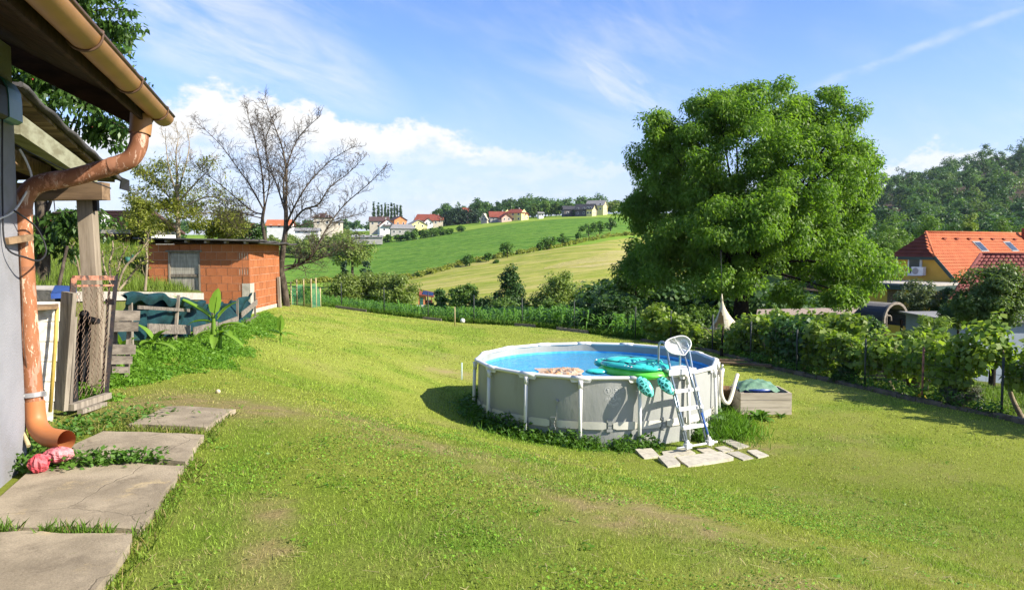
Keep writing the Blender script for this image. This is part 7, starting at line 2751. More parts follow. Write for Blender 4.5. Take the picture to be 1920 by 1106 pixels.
def vine(label, Y, zlo, zhi, n, m=None, w=0.85, off=0.62, trunk=True, size=0.135, lean=0.2, thick=0.30):
 rg = np.random.default_rng(int(Y * 100))
 x0 = float(fence_x(Y)) + off
 g = gz1(x0, Y)
 ax = np.array([float(fence_x(Y + 0.5)) - float(fence_x(Y - 0.5)), 1.0, 0])
 ax /= np.linalg.norm(ax)
 t = thing('grapevine', label, 'vine', (x0, Y, g), VG)
 ncl = 26
 u = rg.uniform(-w, w, ncl)
 zz = g + zlo + (zhi - zlo) * rg.random(ncl) ** 0.8
 cs = np.array([x0, Y, 0]) + ax * u[:, None] + np.stack([rg.normal(size=ncl) * thick * 0.6, np.zeros(ncl), zz], -1)
 p, d = clump_leaves(cs, 0.26 * (0.7 + 0.7 * rg.random(ncl)), n // ncl, rg, 0.85)
 mb = MB()
 sh = []
 for k in range(5):
  b = Vector(cs[rg.integers(ncl)])
  e = b + Vector((rg.normal() * 0.2, rg.normal() * 0.25, 0.18 + 0.28 * rg.random()))
  q = smooth_path([b, b.lerp(e, 0.5) + Vector((0.04, 0, 0)), e + Vector((rg.normal() * .06, 0, 0))], 4)
  mb.tube(q, list(np.linspace(0.007, 0.003, len(q))), 4, False)
  for v in q[1:]:
   for _ in range(4):
    sh.append(np.array(v) + rg.normal(size=3) * 0.05)
 p = np.vstack([p, np.array(sh)])
 d = np.vstack([d, np.zeros((len(sh), 3)) + [0, 0, 0.3]])
 leaves('crown', p, size, m or M['vine'], t, out=d, rg=rg, asp=0.95, up=0.35, droop=0.5, fold=0.18)
 if trunk:
  q = smooth_path([Vector((x0 + lean, Y - lean, g - 0.05)), Vector((x0 + lean * 0.6, Y, g + 0.3)), Vector((x0, Y, g + zlo + 0.15)), Vector((x0 - 0.05, Y + 0.1, g + zhi * 0.8))], 4)
  mb.tube(q, list(np.linspace(0.055, 0.02, len(q))), 7, False)
  b = Vector((x0, Y, g + zlo + 0.3))
  for s_ in (-1, 1):
   e = b + Vector(ax) * s_ * w * 0.9 + Vector((0, 0, 0.2))
   mb.tube([b, b.lerp(e, 0.5) + Vector((0, 0, 0.12)), e], [0.022, 0.016, 0.008], 5, False)
 mb.build('trunk', M['bark_pale'] if trunk else M['bark'], t)

for (lab, Y, zl, zh, n, m, w) in [
 ('grapevine at the right picture edge, hanging over the last fence post', 12.9, 0.45, 1.75, 1700, None, 0.9),
 ('grapevine with big sunlit leaves and slanting pale trunk beside the lavender', 14.7, 0.55, 1.6, 1600, None, 0.9),
 ('low grapevine over the rusty fence post in front of the feathery bush', 16.0, 0.4, 1.1, 1100, None, 0.8),
 ('grapevine on a short pale trunk left of the feathery bush', 17.6, 0.45, 1.12, 1200, None, 0.75),
 ('grapevine between the dark round shrub and the short-trunked vine', 18.9, 0.25, 1.15, 1500, None, 0.8),
 ('shady grapevine tangled with the dark round shrub', 20.3, 0.15, 1.3, 1500, M['vine_dark'], 0.8),
 ('bushy grapevine left of the dark round shrub', 21.6, 0.15, 1.25, 1500, None, 0.8),
 ('grapevine in front of the walnut trunk, right of the hanging tent', 22.8, 0.2, 0.85, 1300, None, 0.8),
 ('grapevine below the cream hanging tent', 24.0, 0.15, 0.5, 700, None, 0.7),
 ('grapevine behind the pool ladder, left of the hanging tent', 25.3, 0.2, 0.85, 1200, None, 0.8),
 ('yellowish grapevine at the far left end of the fence row', 26.7, 0.15, 1.15, 1200, None, 0.8)]:
 vine(lab, Y, zl, zh, n, m, w)
vine('second row grapevine behind the bushy vine at the walnut', 22.0, 0.5, 1.3, 1200, None, 1.0, 1.7)
vine('second row grapevine before the pale gravel patch', 20.2, 0.5, 1.4, 1300, None, 1.0, 1.7)

px_tree('dark_shrub', 'dark green round shrub inside the fence, left of the barrel hut', 1522, 598, 706, 48, 20.6, M['vine_dark'], 40, 150, 0.11, cat='shrub', crfac=0.3)
px_tree('dark_shrub', 'low dark juniper at the foot of the fence below the vines', 1590, 683, 728, 27, 18.1, M['dark_tree'], 26, 120, 0.06, cat='shrub', crfac=0.35, trunk=False)
px_tree('feathery_bush', 'feathery pale green willowy bush behind the rusty fence post', 1745, 588, 716, 50, 17.6, M['bamboo'], 60, 130, 0.12, cat='shrub', crfac=0.27, asp=0.2, droop=-0.4, up=0.1)
px_tree('lavender_bush', 'greyish lavender bush in the bed beside the slanting vine trunk', 1808, 718, 765, 38, 15.4, M['lavender'], 40, 140, 0.09, cat='shrub', crfac=0.3, asp=0.14, droop=-0.7, up=0.0, trunk=False)
px_tree('yellow_flowers', 'small clump of bright yellow flowers at the foot of the fence', 1728, 735, 752, 13, 16.3, M['yellow_flower'], 8, 26, 0.06, cat='flowers', trunk=False)
px_tree('apple_tree', 'gnarled apple tree with dense crown in front of the dark red roof', 1868, 492, 640, 92, 23.5, M['apple'], 110, 170, 0.10, cat='tree', crfac=0.2, lo=0.35, bark=M['bark_black'], base_z=0.25)
px_tree('grey_tree', 'small loose grey green tree in front of the yellow house annex', 1722, 523, 600, 44, 46, M['olive'], 50, 70, 0.17, cat='tree', crfac=0.24)
px_tree('garden_shrub', 'dark bush between barrel hut and apple tree', 1772, 535, 610, 34, 47, M['dark_tree'], 30, 120, 0.2, cat='shrub')
px_tree('garden_shrub', 'mid green bush under the apple tree crown, by the white wall', 1800, 560, 625, 40, 25, M['apple'], 36, 130, 0.12, cat='shrub')
px_tree('garden_shrub', 'low bright green shrub in front of the pale outbuilding', 1822, 652, 712, 46, 20.5, M['mid_tree'], 40, 150, 0.09, cat='shrub', trunk=False)
px_tree('clipped_hedge', 'clipped dark privet hedge in front of the barrel hut', 1600, 591, 640, 58, 25.5, M['dark_tree'], 70, 130, 0.10, cat='hedge', crfac=0.2, ry=0.5, shape='oval', trunk=False)
px_tree('garden_shrub', 'dark hazel mass at the corner where corn meets vines', 1150, 545, 650, 62, 29.5, M['dark_tree'], 60, 170, 0.13, cat='shrub')
px_tree('garden_shrub', 'dark leafy shrub behind the white leaf net, under the walnut', 1235, 560, 640, 50, 30.5, M['vine_dark'], 50, 160, 0.14, cat='shrub')
px_tree('garden_shrub', 'shaded shrub left of the walnut trunk behind the hanging tent', 1310, 570, 640, 48, 30, M['mid_tree'], 44, 140, 0.14, cat='shrub')
px_tree('garden_shrub', 'leafy shrub right of the walnut trunk before the gravel', 1455, 585, 640, 44, 28, M['walnut'], 44, 140, 0.14, cat='shrub')
px_tree('loose_tree', 'tall loose tree standing against the left side of the walnut', 1192, 425, 610, 44, 46, M['mid_tree'], 56, 110, 0.24, cat='tree')

for px, py, r, lab in ((1832, 770, 0.07, 'pale stone in the bed beside the slanting vine trunk'), (1783, 765, 0.05, 'flat pale stone in the bed left of the lavender bush'), (1690, 742, 0.05, 'small pale stone at the foot of the short vine trunk')):
 p = G(px, py, 10, 30)
 o = MB().ball(p + Vector((0, 0, r * 0.5)), (r * 1.5, r, r * 0.8), 9, 6, None, 0.3, int(px)).build('stone', M['stone'], None, p)
 tag(o, lab, 'stone')
pt = thing('bucket', 'dark grey bucket among the vines beside the garden planks', 'bucket', G(1712, 728, 12, 30))
MB().lathe(WL[pt.name], [(0, 0.01), (0.13, 0.0), (0.17, 0.30), (0.18, 0.30), (0.18, 0.32), (0.16, 0.32), (0.12, 0.03), (0, 0.03)], 18).build('body', M['kerb'], pt)
lp = thing('plank_stack', 'stack of pale weathered planks lying behind the vines by the bucket', 'planks', (X_at(1690, 19.2), 19.2, gz1(X_at(1690, 19.2), 19.2)))
for k in range(4):
 c = WL[lp.name] + Vector((0.1 * k, -0.05 * k, 0.06 + 0.11 * k))
 MB().beam(c + Vector((-0.9, 0.1, 0)), c + Vector((0.9, -0.15, 0)), 0.22, 0.05).build('plank', M['wood_grey'], lp)

tt = thing('hanging_tent', 'cream hanging cone tent with open side, hung from the walnut tree', 'tent', P(1358, 618, 25.6))
ap = P(1353.5, 561, 25.6)
vs, fs = [], []
nu, nv = 10, 28
for i in range(nu + 1):
 t = i / nu
 r = 0.03 + 0.50 * t ** 1.7
 for j in range(nv):
  a = 2 * math.pi * j / nv
  sc = 1 + 0.05 * math.cos(a * 5) * t
  vs.append(Vector((ap.x + 0.1 * t + r * sc * math.cos(a), ap.y + r * sc * math.sin(a), ap.z - 1.02 * t + 0.10 * t * t * math.cos(a - 0.4))))
op = set()
for i in range(nu):
 for j in range(nv):
  a_ = math.degrees(2 * math.pi * (j + .5) / nv)
  if 3 <= i <= 9 and abs(a_ - 228) < 30 * math.sin(math.pi * (i - 2.2) / 9.5): continue
  a, b = i * nv + j, i * nv + (j + 1) % nv
  fs.append((a, a + nv, b + nv, b))
MB().add(vs, fs, True).build('canvas', M['canvas'], tt)
MB().tube([ap - Vector((0, 0, 0.05)), ap + Vector((0, 0, 0.18))], [0.045, 0.012], 8).build('peak', M['canvas'], tt)
MB().tube([ap + Vector((0, 0, 0.15)), ap + Vector((0.02, 0.3, 1.6))], 0.008, 5).build('rope', M['cable'], tt)
MB().lathe((ap.x + 0.1, ap.y, ap.z - 1.03), [(0.55, 0.02), (0.53, -0.03), (0.3, -0.10), (0.0, -0.12)], 28).build('floor', M['canvas'], tt)
o = MB().tube([G(1353, 668, 18, 30), P(1354, 640, 22.5), P(1356, 612, 22.4)], [0.05, 0.035, 0.025], 8).build('dark_stake', M['bark_black'])
tag(o, 'dark crooked stake standing below the cream hanging tent', 'stake')

# ------------------------------------------------------------------ valley trees (Y 60-130) and hillside
for a in [('round_bush', 'left of three rounded willow bushes behind the corn', 640, 512, 600, 47, 62, M['willow'], 60, 210),
   ('round_bush', 'middle of three rounded willow bushes behind the corn', 692, 507, 600, 49, 64, M['willow'], 60, 210),
   ('round_bush', 'right of three rounded willow bushes, beside the orange hut', 742, 505, 600, 47, 62, M['willow'], 60, 210),
   ('spruce_tree', 'thin dark spruce tip above the left willow bush', 645, 492, 560, 13, 75, M['spruce'], 20, 60),
   ('spruce_tree', 'wider dark spruce above the middle willow bush', 686, 486, 560, 20, 75, M['spruce'], 24, 70),
   ('valley_tree', 'small dark bush right beside the orange hut', 822, 540, 600, 24, 84, M['dark_tree'], 26, 110),
   ('valley_tree', 'mid green bush between the orange hut and the pointed dark tree', 868, 532, 600, 34, 82, M['mid_tree'], 36, 130),
   ('valley_tree', 'low dark bush at the left foot of the pointed dark tree', 908, 552, 605, 28, 80, M['dark_tree'], 26, 110),
   ('pointed_tree', 'dark dense pointed tree in the middle of the valley', 956, 499, 605, 42, 80, M['dark_tree'], 60, 150),
   ('valley_tree', 'light yellow green bush in front of the pointed dark tree', 940, 553, 600, 30, 74, M['mid_tree'], 26, 110),
   ('valley_tree', 'small bush right of the pointed dark tree', 1003, 552, 605, 26, 78, M['mid_tree'], 26, 110),
   ('willow_tree', 'broad light green willow right of the pointed dark tree', 1052, 508, 605, 54, 78, M['willow'], 60, 150),
   ('valley_tree', 'dark bush at the right foot of the broad willow', 1098, 545, 610, 34, 70, M['dark_tree'], 36, 130),
   ('valley_tree', 'dark thicket tree left of the tall loose tree', 1145, 525, 615, 42, 60, M['dark_tree'], 44, 140),
   ('valley_tree', 'pale bush at the foot of the broad willow', 1035, 560, 610, 28, 66, M['mid_tree'], 26, 110)]:
 px_tree(a[0], a[1], *a[2:8], ncl=a[8], per=a[9], cat='tree' if 'tree' in a[0] else 'bush', shape='cone' if a[0] == 'spruce_tree' else ('cone' if a[0] == 'pointed_tree' else 'round'), crfac=0.3 if a[0] != 'pointed_tree' else 0.26)

def garden_hut():
 Y = 90.0
 s = Y / F
 c = P(796, 570, Y)
 t = thing('garden_hut', 'small orange garden hut with red roof and solar panel among bushes', 'hut', c)
 zb = P(0, 572, Y).z
 gd = gz1(c.x, c.y)
 w, h = 20 * s, 18 * s
 x0 = X_at(784, Y)
 MB().prism([(x0, Y), (x0 + 0.75, Y), (x0 + 0.75, Y + 1.5), (x0, Y + 1.5)], gd - 0.3, zb + h).build('wall', M['wall_orange'], t)
 MB().box((x0 + 0.38, Y - 0.02, zb + 0.45), (0.36, 0.03, 0.9)).build('door', M['door_green'], t)
 for dx in (1.05, 1.55):
  MB().box((x0 + dx, Y + 0.05, (zb + h * 0.9 + gd) / 2), (0.07, 0.07, zb + h * 0.9 - gd + 0.1)).build('post', M['wood_red'], t)
 MB().prism([(x0 + 0.8, Y + 0.5), (x0 + 1.5, Y + 0.5), (x0 + 1.5, Y + 1.4), (x0 + 0.8, Y + 1.4)], gd - 0.2, zb + 0.5).build('bench', M['wood_dark'], t)
 q = [Vector((x0 - 0.15, Y - 0.2, zb + h * 1.12)), Vector((x0 + 1.85, Y - 0.2, zb + h * 0.86)), Vector((x0 + 1.7, Y + 1.7, zb + h * 1.25)), Vector((x0 - 0.1, Y + 1.7, zb + h * 1.62))]
 r = MB().quadslab(q, 0.08).build('roof', M['tile_red'], t)
 nn = (q[1] - q[0]).cross(q[3] - q[0]).normalized() * 0.05
 def rp(u, v): return q[0].lerp(q[1], u).lerp(q[3].lerp(q[2], u), v) + nn
 MB().quadslab([rp(0.3, 0.15), rp(0.95, 0.15), rp(0.95, 0.85), rp(0.3, 0.85)], 0.04).build('solar_panel', M['solar'], r)
 MB().prism([(x0 - 0.2, Y - 0.4), (x0 + 1.8, Y - 0.4), (x0 + 1.8, Y - 0.2), (x0 - 0.2, Y - 0.2)], gd - 0.3, zb + 0.03).build('white_step', M['wall_white'], t)

garden_hut()

HB = [(880, 477, 499, 15, 'left round bush of the hedge line between the two fields'), (916, 474, 491, 10, 'small low bush second from left on the hedge line'), (951, 451, 484, 14, 'tall square bush third from left on the hedge line'),
  (1012, 455, 469, 9, 'tiny bush left of the twin bushes on the hedge line'), (1029, 442, 467, 16, 'larger of the twin bushes on the hedge line'), (1055, 438, 461, 13, 'smaller right twin bush on the hedge line'),
  (1103, 413, 444, 17, 'big bush at the upper end of the hedge line'), (1124, 411, 440, 15, 'bush second from the upper end of the hedge line'), (1144, 409, 434, 14, 'topmost right bush of the hedge line'), (1085, 436, 450, 8, 'tiny bush below the upper bushes of the hedge line'), (930, 487, 494, 5, 'tuft between the hedge line bushes'), (783, 512, 521, 7, 'lowest left tuft of the hedge line')]
for px, pt, pb, rx, lab in HB:
 p = GF(px, pb)
 px_tree('hedge_bush', lab, px, pt, pb, rx, p.y, M['hedge_far'], 16 if rx > 8 else 8, 70, 3.2 * p.y / F, 'bushes on the hedge line', crfac=0.36, cat='bush', trunk=rx > 8)
TB = [(748, 436, 452, 9), (762, 433, 451, 12), (778, 430, 450, 13), (794, 428, 447, 13), (810, 426, 445, 13), (826, 425, 442, 12), (842, 428, 440, 8), (865, 422, 436, 8), (690, 440, 456, 10), (708, 442, 456, 9), (728, 440, 455, 8), (640, 452, 466, 14), (665, 448, 462, 12)]
TBL = ['leftmost bush of the dark hedge below the yellow gable', 'second bush of the dark hedge below the village', 'third bush of the dark hedge below the village', 'middle bush of the dark hedge below the village', 'fifth bush of the dark hedge below the village', 'sixth bush of the dark hedge below the village', 'last low bush at the right end of the dark hedge',
  'lone round bush on the bright meadow', 'bush before the white gabled house', 'bush right of the white gabled house', 'bush before the grey shed in the village', 'hedge bush far left at the crop field top', 'hedge bush at the crop field top left of the white house']
for (px, pt, pb, rx), lab in zip(TB, TBL):
 p = GF(px, pb)
 px_tree('village_bush', lab, px, pt, pb, rx, p.y, M['hedge_far'], 16, 70, 3.2 * p.y / F, 'bushes at the top of the crop field', crfac=0.36, cat='bush')

PX = [(702, 379, 415, 3.0), (710.5, 378, 418, 3.0), (717, 383, 418, 1.9), (723.5, 381, 416, 2.4), (729, 382, 416, 2.0), (735, 380, 416, 2.4), (740.5, 381, 416, 2.1), (745.5, 383, 416, 2.0), (752, 382, 416, 3.2)]
ORD = ['first', 'second', 'third', 'fourth', 'fifth', 'sixth', 'seventh', 'eighth', 'last']
for (px, pt, pb, rx), o_ in zip(PX, ORD):
 px_tree('poplar', o_ + ' poplar from the left in the row of columnar poplars', px, pt - 1, pb + 6, rx, 520.0, M['poplar'], 80, 50, 0.6, 'columnar poplars behind the village', 'column', cat='tree', base_z=gz1(X_at(px, 520), 520) - 1)

# ------------------------------------------------------------------ village houses
def house_far(name, label, px, pbase, Y, w, d, h, rh, rot, wall, roof, wins=(), overhang=0.6, chimney=True, door=False, hip=0.0, deep=True):
 """gabled house: w along its ridge, d deep, gable ends at +-w/2; rot about the vertical"""
 w, d, h, rh = w * 0.9, d * 0.9, h * 0.88, rh * 0.88
 x = X_at(px, Y)
 zb = P(px, pbase, Y).z
 g = gz1(x, Y)
 base = Vector((x, Y, zb))
 m = Matrix.Rotation(rot, 3, 'Z')
 t = thing(name, label, 'house' if 'barn' not in name and 'shed' not in name else 'barn', base)
 def L(a, b, c): return base + m @ Vector((a, b, c))
 hw, hd = w / 2, d / 2
 zlow = min(g - zb, 0) - 1.2 if deep else -2.0
 vs = [L(-hw, -hd, zlow), L(hw, -hd, zlow), L(hw, hd, zlow), L(-hw, hd, zlow), L(-hw, -hd, h), L(hw, -hd, h), L(hw, hd, h), L(-hw, hd, h), L(-hw, 0, h + rh), L(hw, 0, h + rh)]
 MB().add(vs, [(3, 2, 1, 0), (0, 1, 5, 4), (2, 3, 7, 6), (1, 2, 6, 9, 5), (3, 0, 4, 8, 7)]).build('wall', M[wall], t)
 mb = MB()
 e = overhang
 sl_ = rh / hd
 for s_ in (-1, 1):
  a, b = L(-hw - e, s_ * (hd + e), h - e * sl_ + 0.12), L(hw + e, s_ * (hd + e), h - e * sl_ + 0.12)
  c_, d_ = L(hw + e - hip, 0, h + rh + 0.12), L(-hw - e + hip, 0, h + rh + 0.12)
  q = [a, b, c_, d_] if s_ < 0 else [b, a, d_, c_]
  mb.quadslab(q, 0.22)
 if hip > 0:
  for s_ in (-1, 1):
   a, b, c_ = L(s_ * (hw + e), -hd - e, h - e * sl_ + 0.12), L(s_ * (hw + e), hd + e, h - e * sl_ + 0.12), L(s_ * (hw + e - hip), 0, h + rh + 0.12)
   mb.add([a, b, c_] if s_ > 0 else [b, a, c_], [(0, 1, 2)])
 rf = mb.build('roof', M[roof], t)
 if chimney:
  MB().box(L(w * 0.18, 0.3, h + rh + 0.2), (0.7, 0.7, 1.6), m).build('chimney', M['wall_grey'], rf)
 nw = max(2, int(w / 3.2))
 for sd in (-1, 1):
  for fl in range(2 if h > 3.9 else 1):
   for k in range(nw):
    u = -hw + w * (k + 0.5) / nw
    f = MB().box(L(u, sd * (hd + 0.01), 1.6 + fl * 2.8), (1.3, 0.08, 1.4), m).build('window', M['frame_white'], t)
    MB().box(L(u, sd * (hd + 0.05), 1.6 + fl * 2.8), (1.05, 0.06, 1.15), m).build('pane', M['glass'], f)
 for sx in (-1, 1):
  for k in range(2):
   u = (-0.22 + 0.44 * k) * d
   for zz in ([1.6, 4.4] if h > 3.9 else [1.6]):
    f = MB().box(L(sx * (hw + 0.01), u, zz), (0.08, 1.2, 1.3), m).build('window', M['frame_white'], t)
    MB().box(L(sx * (hw + 0.05), u, zz), (0.06, 0.95, 1.05), m).build('pane', M['glass'], f)
  if rh > 2.5:
   f = MB().box(L(sx * (hw + 0.01), 0, h + rh * 0.35), (0.08, 1.1, 1.2), m).build('window', M['frame_white'], t)
   MB().box(L(sx * (hw + 0.05), 0, h + rh * 0.35), (0.06, 0.85, 0.95), m).build('pane', M['glass'], f)
 if door:
  MB().box(L(0.3, -hd - 0.03, 1.0), (1.1, 0.1, 2.1), m).build('door', M['wood_brown'], t)
 return t, L

t_, L_ = house_far('village_house', 'white gabled house with bright red roof below the poplars', 726, 436, 455, 9, 10.5, 4.6, 4.2, R(108), 'wall_white', 'tile_red')
MB().box(L_(-4.9, 0, 4.0), (1.1, 5.5, 0.9), Matrix.Rotation(R(108), 3, 'Z')).build('balcony', M['wall_dark'], t_)
house_far('village_house', 'orange gabled house behind the white one', 747, 424, 480, 11, 9, 4.2, 2.6, R(118), 'wall_orange', 'tile_brown')
house_far('village_house', 'brown roofed house left of the orange one, under the poplars', 712, 424, 490, 13, 9, 3.6, 3.0, R(8), 'wall_beige', 'tile_brown')
house_far('village_house', 'low grey house with wide slate roof in front of the village', 755, 440, 440, 15, 9, 4.0, 2.6, R(14), 'wall_grey', 'tile_grey', hip=2.0)
house_far('village_house', 'low yellow gabled house beside the grey roofed one', 782, 429, 465, 9, 12, 2.6, 3.2, R(114), 'wall_pale_yellow', 'tile_grey', chimney=False)
house_far('village_house', 'long house with red hipped roof and white bay, right of the village', 800, 422, 500, 17, 10, 3.6, 4.2, R(10), 'wall_beige', 'tile_red', hip=2.5)
house_far('village_house', 'small white gable house joined to the long red roofed house', 803, 424, 488, 6, 6, 3.0, 2.6, R(105), 'wall_white', 'tile_red', chimney=False)
house_far('village_house', 'red roofed wing at the right end of the long house', 818, 420, 505, 10, 8, 3.2, 3.2, R(6), 'wall_beige', 'tile_red')
house_far('village_house', 'red roofed farmhouse left of the tall yellow house', 936, 415.5, 470, 13, 9, 3.2, 3.6, R(8), 'wall_grey', 'tile_red')
house_far('village_house', 'small red gabled cottage between farmhouse and yellow house', 947, 416.5, 455, 6, 7, 2.8, 2.6, R(112), 'wall_pink', 'tile_red', chimney=False)
house_far('village_house', 'tall bright yellow house with brown hipped roof on the meadow', 967, 416, 460, 12, 9, 6.0, 2.4, R(-24), 'wall_pale_yellow', 'tile_red', hip=3.0)
house_far('village_house', 'yellow annex right of the tall yellow house', 981, 413.5, 462, 5, 6, 3.6, 1.4, R(-24), 'wall_pale_yellow', 'tile_red', chimney=False)
house_far('hay_barn', 'long charcoal barn with yellow gable end on the hill', 1098, 405, 475, 13, 8, 4.6, 3.6, R(-26), 'wall_dark', 'tile_black', chimney=False)
o_t, LB = house_far('hay_barn', 'yellow gable end building joined to the charcoal barn', 1108, 404.5, 468, 4, 7.8, 4.6, 3.4, R(-26), 'wall_pale_yellow', 'tile_black', chimney=False)
house_far('village_house', 'yellow house with pale grey roof at the top of the hill', 1118, 397, 505, 13, 9, 4.6, 3.6, R(-26), 'wall_pale_yellow', 'tile_grey')
house_far('hay_barn', 'dark low barn left of the charcoal barn among trees', 1068, 404, 485, 10, 7, 4.2, 2.4, R(10), 'wall_dark', 'tile_black', chimney=False)
house_far('garden_shed', 'tiny pale gable between the conifers and the red farmhouse', 909, 416, 478, 4, 4.5, 2.2, 3.6, R(75), 'wall_beige', 'wall_beige', chimney=False)
house_far('garden_shed', 'small white hut alone on the meadow left of the barn', 1013, 408, 470, 3.4, 3, 3.0, 0.7, R(20), 'wall_white', 'tile_grey', chimney=False)
house_far('village_house', 'red roof peeping out of the conifer grove', 875, 412, 520, 6, 6, 6.5, 2.4, R(30), 'wall_beige', 'tile_red', chimney=False)
house_far('village_house', 'long orange roofed white house seen through the bare branches', 528, 431, 345, 12, 7, 2.4, 2.6, R(4), 'wall_white', 'tile_orange')
house_far('village_house', 'small red roofed house far left behind the bare trees', 462, 440, 300, 7, 6, 2.8, 2.2, R(30), 'wall_white', 'tile_red')
house_far('village_house', 'brown hipped house behind the bare tree, left of the white block', 607, 424, 360, 9, 8, 4.6, 2.0, R(12), 'wall_beige', 'tile_brown', hip=3)
house_far('village_house', 'flat white house in the village right of the bare tree trunk', 628, 426, 420, 9, 7, 3.2, 0.5, R(25), 'wall_beige', 'tile_grey', chimney=False)
house_far('village_house', 'low white building at the crop field top behind bare twigs', 578, 441, 330, 11, 6, 2.2, 1.2, R(5), 'wall_white', 'tile_grey', chimney=False)
house_far('garden_shed', 'long grey roofed greenhouse left of the white gabled house', 690, 450, 360, 15, 5, 1.6, 0.8, R(8), 'wall_grey', 'tile_grey', chimney=False, deep=False)
house_far('village_house', 'tiny brick house on the wooded hilltop at far right', 1700, 333, 640, 5, 5, 3.6, 0.6, R(10), 'wall_pink', 'tile_brown', chimney=False)

# ------------------------------------------------------------------ woods
def wood_mass(name, spots, leaf, m, ncl=11, per=46, kind='stuff', seed=1):
 """spots: (x, y, zbase, radius, height) -> one mass of leaves"""
 rg = np.random.default_rng(seed)
 P_, D_ = [], []
 for (x, y, z, r, h) in spots:
  k = ncl
  d = unit(rg.normal(size=(k, 3)))
  d[:, 2] = np.abs(d[:, 2]) * 1.1 - 0.35
  cs = np.array([x, y, z + h * 0.52]) + d * np.array([r * 0.75, r * 0.75, h * 0.40])
  p, dd = clump_leaves(cs, r * 0.42 * (0.7 + 0.6 * rg.random(k)), per, rg, 0.8)
  P_.append(p); D_.append(dd)
 V, Fc = leaf_geo(np.vstack(P_), leaf, asp=0.75, up=0.5, droop=0.2, out=np.vstack(D_), rg=rg)
 return tag(link(name, np_mesh(name, V, Fc), m), kind=kind)

def spots_in(pxr, Yr, n, r, h, seed, cond=None):
 rd = random.Random(seed)
 out = []
 while len(out) < n:
  px, Y = rd.uniform(*pxr), math.exp(rd.uniform(math.log(Yr[0]), math.log(Yr[1])))
  if cond and not cond(px, Y): continue
  x = X_at(px, Y)
  k = rd.uniform(0.7, 1.35)
  out.append((x, Y, gz1(x, Y) - 0.5, r * k, h * k * rd.uniform(0.85, 1.2)))
 return out

polar('wood_floor', np.arange(1470, 2290, 12), 185.0, 760.0, 60, M['soil'], 0.35)
wood_mass('hillside_wood', spots_in((1480, 2250), (190, 720), 400, 5.4, 14.0, 4), 1.1, M['forest_leaf'], 14, 44, seed=3)
wood_mass('hillside_wood', spots_in((1480, 2250), (190, 720), 260, 4.8, 16.0, 44), 1.0, M['forest_dark'], 14, 48, seed=23)
wood_mass('hillside_wood', spots_in((1480, 2250), (190, 720), 130, 5.0, 12.5, 45), 1.0, M['forest_light'], 14, 48, seed=24)
wood_mass('hillside_wood', spots_in((1560, 2200), (120, 215), 75, 4.0, 10.0, 14), 0.62, M['forest_leaf'], 16, 90, seed=5)
wood_mass('ridge_wood', spots_in((985, 1330), (520, 640), 90, 5.5, 12, 6), 1.3, M['forest_leaf'], 12, 40, seed=7)
wood_mass('ridge_wood', spots_in((820, 1010), (540, 660), 60, 5.0, 14, 8), 1.3, M['forest_leaf'], 12, 40, seed=9)
wood_mass('distant_wood', spots_in((380, 720), (520, 700), 70, 4.5, 9, 10), 1.4, M['forest_leaf'], 10, 34, seed=11)
wood_mass('distant_wood', spots_in((-700, 460), (300, 600), 90, 5, 10, 20), 1.4, M['forest_leaf'], 10, 34, seed=12)
wood_mass('field_edge_scrub', spots_in((430, 700), (290, 460), 90, 3.0, 5.0, 21), 0.75, M['willow'], 10, 50, seed=13)
wood_mass('valley_thicket', spots_in((1125, 1500), (48, 105), 46, 2.8, 3.6, 22), 0.42, M['dark_tree'], 14, 90, seed=14)
wood_mass('field_edge_scrub', spots_in((450, 655), (296, 322), 46, 2.6, 8.5, 61), 0.6, M['willow'], 11, 60, seed=63)
hl = []
for px in np.arange(560, 1280, 2.2):
 Y = HEDGE_LINE(px) + rng.normal() * 1.5
 x = X_at(px, Y)
 if rng.random() < 0.75: hl.append((x, Y, gz1(x, Y) - 0.1, 0.9 + 0.8 * rng.random(), 0.5 + 1.1 * rng.random() ** 2))
wood_mass('field_margin', hl, 0.42, M['yellow_bush'], 5, 24, seed=51)
for k, (px, pt, pb, rx, m) in enumerate([(832, 399, 420, 7, 'spruce'), (843, 394, 421, 7, 'spruce'), (853, 390, 421, 8, 'spruce'), (862, 388, 421, 7, 'spruce'), (872, 392, 420, 7, 'spruce'), (884, 390, 419, 8, 'spruce'), (893, 393, 418, 7, 'spruce')]):
 px_tree('conifer', ['left edge', 'second', 'third', 'middle', 'fifth', 'sixth', 'right edge'][k] + ' conifer of the dark grove on the field skyline', px, pt, pb + 2, rx, 505.0, M[m], 22, 70, 1.2, 'conifers of the skyline grove', 'column', cat='tree', base_z=gz1(X_at(px, 505), 505) - 1)
for k, (px, pt, rx, m, lab) in enumerate([(1000, 382, 12, 'mid_tree', 'round tree right behind the tall yellow house'), (1022, 377, 13, 'mid_tree', 'broad tree behind the small white hut'), (1042, 380, 12, 'mid_tree', 'light green tree left of the dark low barn'),
           (1082, 386, 6, 'dark_tree', 'dark tree in front of the charcoal barn'), (1150, 372, 17, 'willow', 'large light tree right of the hilltop house'), (1060, 372, 14, 'forest_leaf', 'dark tall tree on the ridge above the barn'),
           (920, 397, 7, 'mid_tree', 'small tree left of the red farmhouse'), (1172, 376, 12, 'forest_leaf', 'tree on the ridge beside the walnut crown')]):
 Y = 480.0 if px in (1082, 920) else 515.0
 px_tree('ridge_tree', lab, px, pt, 408, rx, Y, M[m], 24, 80, 1.2, cat='tree', base_z=gz1(X_at(px, Y), Y) - 0.5)
